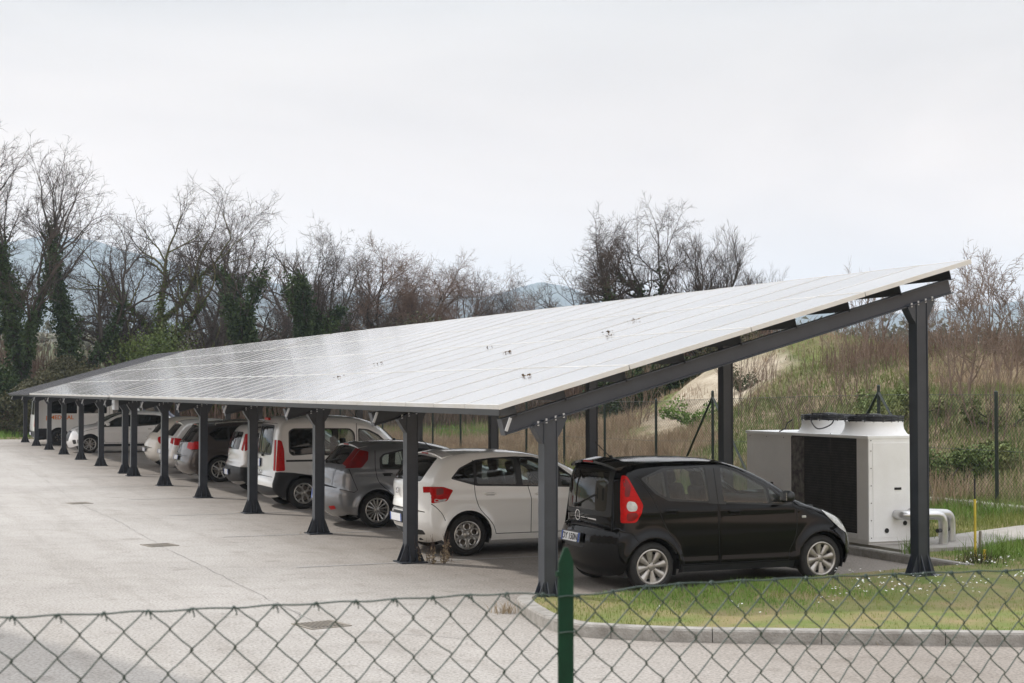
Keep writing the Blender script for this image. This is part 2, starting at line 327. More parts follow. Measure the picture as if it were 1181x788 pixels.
# ------------------------------------------------------------------ pavement
def paving_material():
    m = bpy.data.materials.new('paving'); m.use_nodes = True; nt = m.node_tree; b = nt.nodes['Principled BSDF']
    b.inputs['Roughness'].default_value = .88; b.inputs['Specular IOR Level'].default_value = .3
    tc = nt.nodes.new('ShaderNodeTexCoord'); P = tc.outputs['Object']
    def noise(s, d=6, sc=None, ro=.6):
        n = nt.nodes.new('ShaderNodeTexNoise'); n.inputs['Scale'].default_value = s; n.inputs['Detail'].default_value = d; n.inputs['Roughness'].default_value = ro
        if sc:
            mp = nt.nodes.new('ShaderNodeMapping'); mp.inputs['Scale'].default_value = sc; mp.inputs['Rotation'].default_value = (0,0,R(-22)); nt.links.new(P, mp.inputs[0]); nt.links.new(mp.outputs[0], n.inputs['Vector'])
        else: nt.links.new(P, n.inputs['Vector'])
        return n.outputs['Fac']
    def ramp(f, stops):
        r = nt.nodes.new('ShaderNodeValToRGB'); e = r.color_ramp.elements
        while len(e) < len(stops): e.new(.5)
        for k, (p, c) in enumerate(stops): e[k].position = p; e[k].color = (*c, 1)
        nt.links.new(f, r.inputs[0]); return r.outputs[0]
    def mix(f, a, b2, mode='MIX', fac=None):
        x = nt.nodes.new('ShaderNodeMix'); x.data_type = 'RGBA'; x.blend_type = mode
        if fac is not None: x.inputs[0].default_value = fac
        else: nt.links.new(f, x.inputs[0])
        nt.links.new(a, x.inputs[6]); nt.links.new(b2, x.inputs[7]); return x.outputs[2]
    base = ramp(noise(.22, 5), [(.3, (.300,.281,.260)), (.5, (.345,.325,.302)), (.7, (.372,.352,.330))])
    fine = ramp(noise(34, 4), [(.28, (.50,.50,.50)), (.5, (1,1,1)), (.72, (1.3,1.3,1.3))])
    c = mix(None, base, fine, 'MULTIPLY', 1.0)
    mid = ramp(noise(2.2, 8, None, .75), [(.30, (.78,.765,.745)), (.47, (.97,.97,.97)), (.72, (1.07,1.07,1.07))])
    c = mix(None, c, mid, 'MULTIPLY', .9)
    def dotp(v):
        d = nt.nodes.new('ShaderNodeVectorMath'); d.operation = 'DOT_PRODUCT'; d.inputs[1].default_value = v; nt.links.new(P, d.inputs[0]); return d.outputs['Value']
    cb = nt.nodes.new('ShaderNodeCombineXYZ'); nt.links.new(dotp((CS*1.5, SN*1.5, 0)), cb.inputs[0]); nt.links.new(dotp((-SN*.11, CS*.11, 0)), cb.inputs[1])
    ns = nt.nodes.new('ShaderNodeTexNoise'); ns.inputs['Scale'].default_value = 1.0; ns.inputs['Detail'].default_value = 7; ns.inputs['Roughness'].default_value = .7; ns.inputs['Distortion'].default_value = .3; nt.links.new(cb.outputs[0], ns.inputs['Vector'])
    streak = ramp(ns.outputs['Fac'], [(.36, (.86,.85,.835)), (.50, (1,1,1))])
    spots = ramp(noise(1.9, 3, None, .5), [(.30, (.70,.68,.66)), (.36, (1,1,1))])
    c = mix(None, c, streak, 'MULTIPLY', .8); c = mix(None, c, spots, 'MULTIPLY', .55)
    # darker, browner ground where cars park (a band along the row), ragged edge
    dt = nt.nodes.new('ShaderNodeVectorMath'); dt.operation = 'DOT_PRODUCT'; dt.inputs[1].default_value = (CS, SN, 0); nt.links.new(P, dt.inputs[0])
    a2 = nt.nodes.new('ShaderNodeMath'); a2.operation = 'MULTIPLY_ADD'; a2.inputs[1].default_value = 3.2; nt.links.new(noise(.45, 7), a2.inputs[0]); nt.links.new(dt.outputs['Value'], a2.inputs[2])
    mr = nt.nodes.new('ShaderNodeMapRange'); w0 = CS*PX+SN*PY; mr.inputs[1].default_value = w0-.6; mr.inputs[2].default_value = w0+2.4; nt.links.new(a2.outputs[0], mr.inputs[0])
    st = nt.nodes.new('ShaderNodeRGB'); st.outputs[0].default_value = (.74,.70,.665,1)
    one = nt.nodes.new('ShaderNodeRGB'); one.outputs[0].default_value = (1,1,1,1)
    c = mix(None, c, mix(mr.outputs[0], one.outputs[0], st.outputs[0]), 'MULTIPLY', 1.0)
    nt.links.new(c, b.inputs['Base Color'])
    bp = nt.nodes.new('ShaderNodeBump'); bp.inputs['Strength'].default_value = .35; bp.inputs['Distance'].default_value = .01; nt.links.new(noise(70, 3), bp.inputs['Height']); nt.links.new(bp.outputs[0], b.inputs['Normal'])
    return m
MATS['paving'] = paving_material()
def sheet(name, pts, z, matn, kind='structure'):
    me = bpy.data.meshes.new(name); me.from_pydata([(p[0], p[1], z) for p in pts], [], [tuple(range(len(pts)))]); o = link_mesh(name, me, matn); tag(o, kind=kind); return o
lot = [(-75, 7.2), (30, 7.2), (22, 9.0)] + [tuple(UW(u, 6.2)[:2]) for u in (-4, 62)] + [tuple(UW(62, -45)[:2]), (-90, 50)]
lot = [(-75, 7.2), (40, 7.2), (40, 13.6), tuple(UW(0, 6.22)[:2]), tuple(UW(62, 6.22)[:2]), tuple(UW(62, -60)[:2])]
sheet('pavement', lot, 0.0, 'paving')

def flat_line(mb, a, b, w, z=.003):
    d = (Vector(b[:2])-Vector(a[:2])).normalized(); n = Vector((-d.y, d.x))*w/2; a = Vector(a[:2]); b = Vector(b[:2])
    mb.add([(*(a-n), z), (*(b-n), z), (*(b+n), z), (*(a+n), z)], [(0,1,2,3)])
# worn bay lines and the seam between the two paving strips
m = mat('bay_line', (.31,.295,.28), rough=.9, color2=(.25,.24,.225), vscale=6)
mb = MB()
for k in range(0, 25):
    u = 2.33 + 2.3235*k
    if k % 2 == 0: continue
    q = [UW(u-.05, -1.6), UW(u+.05, -1.6), UW(u+.05, 4.6), UW(u-.05, 4.6)]; mb.add([(p.x, p.y, .004) for p in q], [(3,2,1,0)])
o = mb.build('bay_markings', 'bay_line'); tag(o, kind='structure')
mat('tar', (.19,.18,.17), rough=.9, var=.3, vscale=8)
mb = MB(); r2 = random.Random(3)
seampts = [(-14.5,47), (-9.1,32.8), (-7.0,28.0), (-5.4,24.0), (-3.6,19.8), (-1.93,15.9)]
pp = []
for a, b in zip(seampts[:-1], seampts[1:]):
    for k in range(14): t = k/14; pp.append((a[0]+(b[0]-a[0])*t + r2.uniform(-.02,.02), a[1]+(b[1]-a[1])*t + r2.uniform(-.03,.03)))
for a, b in zip(pp[:-1], pp[1:]): flat_line(mb, a, b, r2.uniform(.004,.014))
for (sx, sy, ang, n) in ((-1.6,15.4,.3,9), (-2.2,16.4,1.9,8)):
    x, y = sx, sy
    for k in range(n):
        nx, ny = x+.16*math.cos(ang), y+.16*math.sin(ang); flat_line(mb, (x,y), (nx,ny), r2.uniform(.004,.010)); x, y = nx, ny; ang += r2.uniform(-.5,.5)
o = mb.build('pavement_seam', 'tar'); tag(o, kind='structure')

def drain(x, y, rz, label, s=.42):
    root = empty('drain_grate', (x, y, 0), rz); tag(root, label, 'drain', 'iron drains set in the pavement')
    f = MB(); 
    for a in (-1, 1): f.box((a*s/2, 0, .004), (.035, s+.035, .01)); f.box((0, a*s/2, .004), (s-.035, .035, .009))
    f.build('frame', 'grate_iron', root)
    g = MB(); g.box((0,0,.0035), (s-.04, s-.04, .003), m=1)
    for k in range(9): g.box((-.17*s/.42+.0425*k*s/.42, 0, .009), (.016, s-.05, .006))
    g.build('grating', ['grate_iron', 'seam'], root)
mat('grate_iron', (.17,.155,.135), rough=.8, color2=(.24,.21,.17), vscale=9)
drain(-1.93, 15.9, .6, 'nearest iron drain grate, in the open pavement just beyond the wire fence')
drain(-5.4, 24.0, .6, 'second iron drain grate, in mid pavement level with the third carport post')
drain(-9.07, 32.8, .6, 'third iron drain grate, small and far off in the open pavement')
drain(-17.2, 49.5, .6, 'farthest iron drain grate, a thin dark patch near the left end of the pavement')

# ------------------------------------------------------------------ kerbs and the raised verge
outer = [(.40,17.62),(.18,17.45),(.06,17.14),(.08,16.75),(.155,16.36),(.32,15.7),(.595,15.2),(.95,15.02),(1.63,14.83),(3.24,14.68),(4.78,14.58),(8,14.35),(14,13.9),(22,13.3)]
def spline(pts, n=6):
    out = []
    P = [Vector(p) for p in pts]; P = [P[0]*2-P[1]] + P + [P[-1]*2-P[-2]]
    for i in range(1, len(P)-2):
        for k in range(n):
            t = k/n; a, b, c, d = P[i-1], P[i], P[i+1], P[i+2]
            out.append(.5*((2*b) + (c-a)*t + (2*a-5*b+4*c-d)*t*t + (-a+3*b-3*c+d)*t**3))
    out.append(P[-2]); return out
oc = spline(outer, 5)
def kerb_mesh(name, path, width, h, side=1, joint=1.0):
    mb = MB(); acc = 0; start = 0
    for i in range(len(path)-1):
        a, b = path[i], path[i+1]; d = (b-a)
        if d.length < 1e-4: continue
        def nrm(k):
            p, q = path[max(k-1, 0)], path[min(k+1, len(path)-1)]; dd = (q-p).normalized(); return Vector((-dd.y, dd.x))*side
        na, nb = nrm(i), nrm(i+1); j0 = .0
        prof = [(0, -.1), (0.0, h-.02), (.012, h), (width, h), (width, -.1)]
        vs = []
        shrink = .004 if (acc + d.length) // joint > acc // joint else 0
        for (p, nn) in ((a, na), (b - d.normalized()*shrink*2, nb)):
            vs += [(p.x+nn.x*o_, p.y+nn.y*o_, hh) for o_, hh in prof]
        mb.add(vs, [(k, k+1, 5+k+1, 5+k) for k in range(4)] + [(0,1,2,3,4), (5,6,7,8,9)])
        acc += d.length
    o = mb.build(name, 'kerb'); tag(o, kind='structure'); return o
kerb_mesh('kerb_front', oc, .16, .125, side=1)
kerb_mesh('kerb_side', [Vector(UW(u, 6.2)[:2]) for u in np.linspace(.6, 62, 124)], .14, .12, side=-1)
def verge_z(x, y): 
    x = np.asarray(x, float); y = np.asarray(y, float)
    u = -SN*(x-PX) + CS*(y-PY); w = CS*(x-PX) + SN*(y-PY)
    return .105 + .24*sstep((w-7.5)/3.0)*sstep((22-u)/15) + .012*wave(x, y, 2.0, 21)*sstep((w-1)/1.5)
inner = [p + Vector((-(oc[min(i+1,len(oc)-1)]-oc[max(i-1,0)]).normalized().y, (oc[min(i+1,len(oc)-1)]-oc[max(i-1,0)]).normalized().x))*.14 for i, p in enumerate(oc)]
vpoly = [tuple(p) for p in inner[3:]] + [(30, 13.1), (30, 23.6), tuple(UW(2, 11.6)[:2]), tuple(UW(62, 11.6)[:2]), tuple(UW(62, 6.30)[:2]), tuple(UW(.72, 6.30)[:2]), tuple(UW(.62, 5.3)[:2]), tuple(UW(.30,3.3)[:2]), tuple(UW(.06,1.75)[:2]), tuple(UW(-.06,.5)[:2]), tuple(UW(-.1,.1)[:2])]
def in_poly(px, py, poly):
    px = np.asarray(px); py = np.asarray(py); inside = np.zeros(px.shape, bool); n = len(poly); j = n-1
    for i in range(n):
        xi, yi = poly[i][0], poly[i][1]; xj, yj = poly[j][0], poly[j][1]
        if yi != yj:
            c = ((yi > py) != (yj > py)) & (px < (xj-xi)*(py-yi)/(yj-yi) + xi); inside ^= c
        j = i
    return inside
def cdt(pts, edges, eps=1e-5):
    v, e, f, ov, oe, of = delaunay_2d_cdt([Vector(p) for p in pts], edges, [], 0, eps); return np.array([tuple(q) for q in v]), [t for t in f if len(t) == 3]
def poly_edges(n, off): return [(off+i, off+(i+1) % n) for i in range(n)]
gx, gy = np.meshgrid(np.arange(-45, 30, .45), np.arange(12, 90, .45)); gx = gx.ravel()+rng.uniform(-.1,.1,gx.size); gy = gy.ravel()+rng.uniform(-.1,.1,gy.size)
k = in_poly(gx, gy, vpoly); pts = list(vpoly) + list(zip(gx[k], gy[k]))
V, T = cdt(pts, poly_edges(len(vpoly), 0)); T = np.array(T); C = V[T].mean(1); T = T[in_poly(C[:,0], C[:,1], vpoly)]
def verge_material():
    m = mat('verge_soil', (.13,.17,.05), rough=.95, vscale=1.3, color2=(.25,.20,.11), bump=.8, bscale=25, spec=.1); return m
verge_material()
V3 = np.column_stack([V, verge_z(V[:,0], V[:,1])])
o = mesh_np('verge', V3, [T], 'verge_soil', smooth=True); tag(o, kind='structure')
# skirt that closes the back edge of the verge down to the pavement
sk = [tuple(p) for p in vpoly[-8:]] ; mb = MB()
for a, b in zip(sk[:-1], sk[1:]):
    za, zb = float(verge_z(*a)), float(verge_z(*b)); d = Vector((-SN, CS))*.10
    mb.add([(a[0],a[1],za),(b[0],b[1],zb),(b[0]+d.x,b[1]+d.y,-.02),(a[0]+d.x,a[1]+d.y,-.02)], [(0,1,2,3)])
o = mb.build('verge_edge', 'verge_soil'); tag(o, kind='structure')
# ------------------------------------------------------------------ the carports
SL = .2813                                            # rise of the roof per metre
TH = math.atan(SL)
def roof_z(w): return 2.40 + SL*w                     # top of the panels
def pv_material():
    m = bpy.data.materials.new('pv_glass'); m.use_nodes = True; nt = m.node_tree; b = nt.nodes['Principled BSDF']
    b.inputs['Roughness'].default_value = .17; b.inputs['IOR'].default_value = 1.5; b.inputs['Specular IOR Level'].default_value = .6
    b.inputs['Coat Weight'].default_value = .7; b.inputs['Coat Roughness'].default_value = .08
    tc = nt.nodes.new('ShaderNodeTexCoord')
    geo = nt.nodes.new('ShaderNodeNewGeometry'); oi = nt.nodes.new('ShaderNodeObjectInfo')
    n = nt.nodes.new('ShaderNodeTexNoise'); n.inputs['Scale'].default_value = .9; n.inputs['Detail'].default_value = 8; nt.links.new(geo.outputs['Position'], n.inputs['Vector'])
    r = nt.nodes.new('ShaderNodeValToRGB'); r.color_ramp.elements[0].position = .3; r.color_ramp.elements[1].position = .7
    r.color_ramp.elements[0].color = (.25,.255,.27,1); r.color_ramp.elements[1].color = (.33,.33,.335,1); nt.links.new(n.outputs['Fac'], r.inputs[0])
    # each module a touch different
    mm = nt.nodes.new('ShaderNodeMix'); mm.data_type = 'RGBA'; mm.blend_type = 'MULTIPLY'; mm.inputs[0].default_value = 1
    r2 = nt.nodes.new('ShaderNodeMapRange'); r2.inputs[3].default_value = .86; r2.inputs[4].default_value = 1.08; nt.links.new(oi.outputs['Random'], r2.inputs[0])
    nt.links.new(r.outputs[0], mm.inputs[6]); nt.links.new(r2.outputs[0], mm.inputs[7]); nt.links.new(mm.outputs[2], b.inputs['Base Color'])
    mr = nt.nodes.new('ShaderNodeMapRange'); mr.inputs[3].default_value = .05; mr.inputs[4].default_value = .20; nt.links.new(n.outputs['Fac'], mr.inputs[0]); nt.links.new(mr.outputs[0], b.inputs['Coat Roughness'])
    n3 = nt.nodes.new('ShaderNodeTexNoise'); n3.inputs['Scale'].default_value = 3.5; nt.links.new(geo.outputs['Position'], n3.inputs['Vector'])
    bp = nt.nodes.new('ShaderNodeBump'); bp.inputs['Strength'].default_value = .08; bp.inputs['Distance'].default_value = .02; nt.links.new(n3.outputs['Fac'], bp.inputs['Height']); nt.links.new(bp.outputs[0], b.inputs['Coat Normal'])
    return m
MATS['pv_glass'] = pv_material()

def make_panel_mesh(wu, lw):
    """a module: aluminium frame with glass set 2 mm below its rim, white back sheet"""
    mb = MB(); t = .056; f = .014
    for s in (-1, 1):
        mb.box((s*(wu/2-f/2), 0, -t/2), (f, lw, t), m=1); mb.box((0, s*(lw/2-f/2), -t/2-.0005), (wu-2*f, f, t-.001), m=1)
    mb.box((0, 0, -.010), (wu-2*f, lw-2*f, .012), m=0)
    mb.box((0, 0, -.0185), (wu-2*f-.002, lw-2*f-.002, .004), m=2)
    return mb
panel_proto = {}
def carport(label, first_u, posts, pan0, pan1, ncols, roof_end, back_posts):
    root = empty('solar_carport', UW(first_u, 0, 0), HEAD); tag(root, label, 'carport', 'solar carports end to end')
    inv = Matrix.Translation(UW(first_u, 0, 0)) @ Matrix.Rotation(HEAD, 4, 'Z'); inv.invert()
    def L(u, w, z): return Vector((w, u-first_u, z))               # local: x = +w, y = +u
    # posts
    for (w0, zt, us, zb) in ((0.0, roof_z(0)-.35, posts, 0.0), (5.02, roof_z(5.02)-.35, back_posts, 0.0)):
        proto = None
        for u in us:
            zb2 = .10 if (w0 > 1 and u < .5) else 0.0
            if proto is None or zb2 != 0 or pz != 0:
                mb = MB(); s = .165; H = zt - zb2
                # H-section post: two flanges across w, a web between (closed box look with shallow recess)
                mb.box((-s/2+.006, 0, H/2), (.012, s, H)); mb.box((s/2-.006, 0, H/2), (.012, s, H))
                mb.box((0, 0, H/2), (s-.024, s*.86, H-.01))
                # flared head plates and sloping cap plate
                mb.prism([(-s/2+.002, H-.27), (-s/2-.05, H-.20), (-s/2-.115, H-.09), (-s/2-.115, H-.058), (s/2+.115, H+.050), (s/2+.115, H+.01), (s/2+.05, H-.13), (s/2-.002, H-.21)], -s*.42, s*.42, M=lambda a, b, c: Vector((a, c, b)))
                c = MB(); pz = zb2
                o = mb.build('post', 'steel_grey', root); o.location = L(u, w0, zb2); proto = o
                cap = MB(); cap.box((0, 0, H+.0), (.40, .17, .014), rot=Matrix.Rotation(-TH, 3, 'Y'))
                for bx in (-.15, -.05, .06, .16): cap.tube([(bx, -.07, H+bx*SL-.022), (bx, -.07, H+bx*SL+.03)], .013, 6, m=1)
                cap.build('head_plate', ['steel_grey', 'galv'], o)
                ft = MB(); ft.box((0, 0, .010), (.38, .38, .02))
                for (dx, dy) in ((1,0),(-1,0),(0,1),(0,-1)):
                    for off in ((-.05, .05) if dx == 0 else (-.06, .06)):
                        if dx: ft.prism([(s/2*dx, .02), (.185*dx, .02), (.165*dx, .06), (s/2*dx, .27)], off-.005, off+.005, M=lambda a, b, c: Vector((a, c, b)))
                        else: ft.prism([(s/2*dy, .021), (.185*dy, .021), (.165*dy, .06), (s/2*dy, .27)], off-.005, off+.005, M=lambda a, b, c: Vector((c, a, b)))
                ft.build('foot_gussets', 'steel_grey', o)
            else:
                c = proto.copy(); col.objects.link(c); c.location = L(u, w0, zb2)
                for ch in proto.children: d = ch.copy(); col.objects.link(d); d.parent = c
                c.parent = root
    # rafters: I-section following the slope
    us_r = sorted(set(posts))
    for u in us_r:
        mb = MB(); a = L(u, -.56, roof_z(-.56)-.04-.14-.088); b = L(u, 5.50, roof_z(5.50)-.04-.14-.088)
        n = Vector((-math.sin(TH), 0, math.cos(TH)))
        mb.beam(a, b, .010, .165, up=n); 
        for s in (-1, 1): mb.beam(a + n*.086*s, b + n*.086*s, .11, .012, up=n)
        mb.box(a, (.012, .13, .19), rot=Matrix.Rotation(-TH, 3, 'Y'))
        mb.build('rafter', 'steel_grey', root)
        br = MB(); br.box(L(u-.34, -.62, roof_z(-.6)-.22), (.032, .010, .15), rot=Matrix.Rotation(.35, 3, 'Y')); br.build('gutter_bracket', 'galv', root)
    # purlins: nine Z-sections along the row
    for k in range(9):
        w = (-.58 if k else -.42) + k*.755; mb = MB(); zz = roof_z(w) - .050 - .07; n = Vector((-math.sin(TH), 0, math.cos(TH))); e = Vector((math.cos(TH), 0, math.sin(TH)))
        A_, B_ = L(pan0+.05, w, zz), L(roof_end, w, zz)
        mb.beam(A_, B_, .005, .132, up=n); mb.beam(A_+n*.066-e*.028, B_+n*.066-e*.028, .055, .005, up=n); mb.beam(A_-n*.066+e*.028, B_-n*.066+e*.028, .055, .005, up=n)
        mb.build('purlin', 'steel_dark', root)
    # eave channel below the first row of panels
    mb = MB(); A_, B_ = L(pan0+.02, -.62, roof_z(-.62)-.090), L(roof_end, -.62, roof_z(-.62)-.090); mb.beam(A_, B_, .02, .068); mb.build('eave_channel', 'steel_dark', root)
    # panels
    wu = (pan1-pan0)/ncols; lw = 6.4/math.cos(TH)/4
    key = round(wu, 3)
    pm = make_panel_mesh(wu-.018, lw-.014); proto = None; cnt = 0; rest = []
    for c in range(ncols):
        for r in range(4):
            w = -.65 + 1.6*(r+.5); u = pan0 + wu*(c+.5)
            loc = L(u, w, roof_z(w)); 
            if cnt >= 99: rest.append(loc); cnt += 1; continue
            if proto is None:
                proto = pm.build('solar_panel', ['pv_glass', 'alu_frame', 'pv_back'], root); o = proto
            else: o = proto.copy(); col.objects.link(o); o.parent = root
            # local panel x = u, y = up-slope
            o.matrix_local = Matrix.Translation(loc + Vector((0, 0, random.uniform(-.002, .002)))) @ Matrix(((0, math.cos(TH), -math.sin(TH), 0), (-1, 0, 0, 0), (0, math.sin(TH), math.cos(TH), 0), (0, 0, 0, 1))) @ Matrix.Rotation(random.uniform(-.0022, .0022), 4, 'X') @ Matrix.Rotation(random.uniform(-.0022, .0022), 4, 'Y') @ Matrix.Diagonal((1,1,1,1))
            cnt += 1
    if rest:
        mm = MB(); Mr = Matrix(((0, math.cos(TH), -math.sin(TH)), (-1, 0, 0), (0, math.sin(TH), math.cos(TH))))
        for loc in rest: mm.add([Mr @ Vector(v) + loc for v in pm.v], pm.f, 0); mm.m[-len(pm.f):] = pm.m
        o = mm.build('remaining_solar_panels', ['pv_glass', 'alu_frame', 'pv_back'], root); o['kind'] = 'stuff'
    return root, L
B = 4.647
cpA, LA = carport('nearest solar panel carport on grey steel posts, sheltering the black and the white hatchback', 0, [B*i for i in range(7)], -.12, 28.05, 27, 28.05, [B*i for i in range(7)])
pb = [B*(6.32+1.01*i) for i in range(7)]
cpB, LB = carport('farther of the two solar carports, its last bays roofed with dark sheet', pb[0], pb, 28.42, 49.4, 20, 58.2, pb)
mb = MB(); n = 0
for u0 in np.arange(49.45, 58.2, .25):
    for (a, b2, dz) in ((0, .16, .0), (.16, .25, .025)):
        p = [LB(u0+a, -.72, roof_z(-.72)-.03+dz), LB(u0+b2, -.72, roof_z(-.72)-.03+dz), LB(u0+b2, 5.80, roof_z(5.80)-.03+dz), LB(u0+a, 5.80, roof_z(5.80)-.03+dz)]
        mb.add(p + [q - Vector((0,0,.012)) for q in p], [(0,1,2,3),(7,6,5,4),(0,4,5,1),(1,5,6,2),(2,6,7,3),(3,7,4,0)])
mb.build('roof_sheet', 'sheet_dark', cpB)
# inverter box and conduit at the joint between the carports
mb = MB(); mb.box(LA(27.6, -.55, 1.98), (.12, .42, .30), bevel=.01); mb.build('junction_box', 'galv', cpA)
# blown leaves caught on the panels
lf = []; r3 = np.random.default_rng(5)
for (u, w) in ((1.9,.55),(4.3,2.9),(4.9,3.6),(3.6,2.6),(5.8,1.9),(7.6,2.4),(10.5,.7),(11.0,1.6)):
    for k in range(r3.integers(4, 11)): 
        q = UW(u + r3.normal(0,.07), w + r3.normal(0,.05), 0); ww = CS*(q.x-PX)+SN*(q.y-PY); lf.append((q.x, q.y, roof_z(ww)+.012))
def leaf_quads(name, pts, size, matn, parent=None, seed=1, aspect=.62, flat=0.0):
    r = np.random.default_rng(seed); P = np.asarray(pts, float); n = len(P)
    a = r.normal(size=(n,3)); a[:,2] *= (1-flat); a /= np.linalg.norm(a, axis=1)[:,None]+1e-9
    b = r.normal(size=(n,3)); b[:,2] *= (1-flat); b -= a*(a*b).sum(1)[:,None]; b /= np.linalg.norm(b, axis=1)[:,None]+1e-9
    s = (r.uniform(.6, 1.35, n)*size/2)[:,None]; bend = np.cross(a, b)*s*.35
    V = np.stack([P - a*s, P + b*s*aspect + bend, P + a*s, P - b*s*aspect + bend], 1).reshape(-1, 3)
    F = np.arange(n*4).reshape(n, 4)
    F = np.concatenate([F[:, [0,1,2]], F[:, [0,2,3]]])
    return mesh_np(name, V, [F], matn, parent)
mat('dead_leaf', (.10,.065,.035), rough=.9, var=.4, vscale=5)
o = leaf_quads('fallen_leaves', lf, .045, 'dead_leaf', seed=3, flat=.5); tag(o, 'small clumps of dead leaves caught on the nearest solar roof', 'leaves', kind='stuff')

# ------------------------------------------------------------------ chiller unit
mat('coil_fin', (.075,.07,.065), rough=.5, metal=.3, var=.3, vscale=6)
acz = .15
def spl3(P, n=5):
    P = [Vector(p) for p in P]; P = [P[0]*2-P[1]] + P + [P[-1]*2-P[-2]]; out = []
    for i in range(1, len(P)-2):
        a, b, c, d = P[i-1:i+3]
        for k in range(n): t = k/n; out.append(.5*((2*b)+(c-a)*t+(2*a-5*b+4*c-d)*t*t+(-a+3*b-3*c+d)*t**3))
    return out+[P[-2]]
mb = MB(); P4 = [UW(2.2, 6.40), UW(2.2, 7.75), UW(6.9, 7.75), UW(6.9, 6.40)]
mb.add([(p.x,p.y,.0) for p in P4] + [(p.x,p.y,acz) for p in P4], [(0,1,2,3),(4,5,6,7),(0,1,5,4),(1,2,6,5),(2,3,7,6),(3,0,4,7)])
Q4 = [UW(2.35, 7.75), UW(2.2, 9.2), UW(3.2, 9.4), UW(3.5, 7.75)]
mb.add([(p.x,p.y,.0) for p in Q4] + [(p.x,p.y,float(verge_z(p.x,p.y))+.035) for p in Q4], [(0,1,2,3),(4,5,6,7),(0,1,5,4),(1,2,6,5),(2,3,7,6),(3,0,4,7)])
o = mb.build('chiller_slab', 'concrete'); tag(o, kind='structure')
ac = empty('chiller', UW(2.92, 6.35, acz), HEAD); tag(ac, 'big white chiller with two fan cowls on a slab past the black car', 'chiller')
D, Ln, Hh = 1.02, 3.30, 1.565       # depth (w), length (u), height
mb = MB(); mb.box((D/2, Ln/2, .05), (D-.04, Ln-.04, .10)); mb.build('base_rail', 'ac_side', ac)
mb = MB(); mb.box((D/2, Ln/2, .08+(Hh-.13)/2), (D-.10, Ln-.06, Hh-.13)); mb.build('core', 'steel_dark', ac)
def acp(name, y0, y1, z0, z1, m, x=0.0, t=.03): 
    mb = MB(); mb.box((x+t/2, (y0+y1)/2, (z0+z1)/2), (t, y1-y0, z1-z0), bevel=.004); return mb.build(name, m, ac)
acp('side_panel', 2.02, Ln, .06, Hh-.04, 'ac_side')
acp('corner_panel', 0, .27, .06, Hh-.04, 'ac_side')
acp('bottom_rail', .272, 2.018, .06, .14, 'ac_side')
c = acp('coil', .95, 1.66, .142, Hh-.06, 'coil', x=.018); 
c = acp('coil', .272, .945, .142, Hh-.06, 'coil', x=.018)
acp('bare_coil', 1.665, 2.018, .142, Hh-.06, 'coil_bare', x=.014)
mb = MB()
for k in range(34): mb.box((.012, .275+.695, .17+k*.039), (.006, 1.37, .005))
mb.box((.0125, .95, .87), (.006, .012, 1.42))
mb.build('coil_guard', 'coil_fin', ac)
mb = MB(); mb.box((D/2, -.004, (Hh+.02)/2), (D, .03, Hh-.06), bevel=.006)
mb.build('end_panel', 'ac_white', ac)
mb = MB(); mb.box((D/2, -.022, Hh*.5), (D-.14, .008, Hh-.20), bevel=.002); mb.build('access_door', 'ac_white', ac)
for (x, z, s) in ((.30,.20,.035),(.62,.30,.033)):
    mb = MB(); mb.lathe([(0,0),(s,0),(s,.01),(0,.01)], c=(x,-.028,z), n=16, rot=Matrix.Rotation(R(90),3,'X')); mb.build('grommet', 'black_plastic', ac)
mb = MB(); mb.box((.50,-.028,.80), (.12,.008,.035)); mb.build('name_plate', 'black_plastic', ac)
mb = MB()
for z in (.10,.35,.6,.85,1.1,1.35,1.5):
    for x in (.04,.98): mb.lathe([(0,0),(.008,0),(.008,.006),(0,.006)], c=(x,-.021,z), n=6, rot=Matrix.Rotation(R(90),3,'X'))
for y in (.5,1.6,2.2,2.7,3.2): mb.box((-.002,y,Hh-.08),(.006,.012,.012)); mb.box((-.002,y,.09),(.006,.012,.012))
mb.box((-.003, 2.55, .75), (.006,.07,.035)); mb.build('screws', 'rim_dark', ac)
mb = MB(); mb.box((D/2, Ln/2-.005, Hh-.02), (D+.03, Ln+.04, .045), bevel=.006); mb.build('lid', 'ac_white', ac)
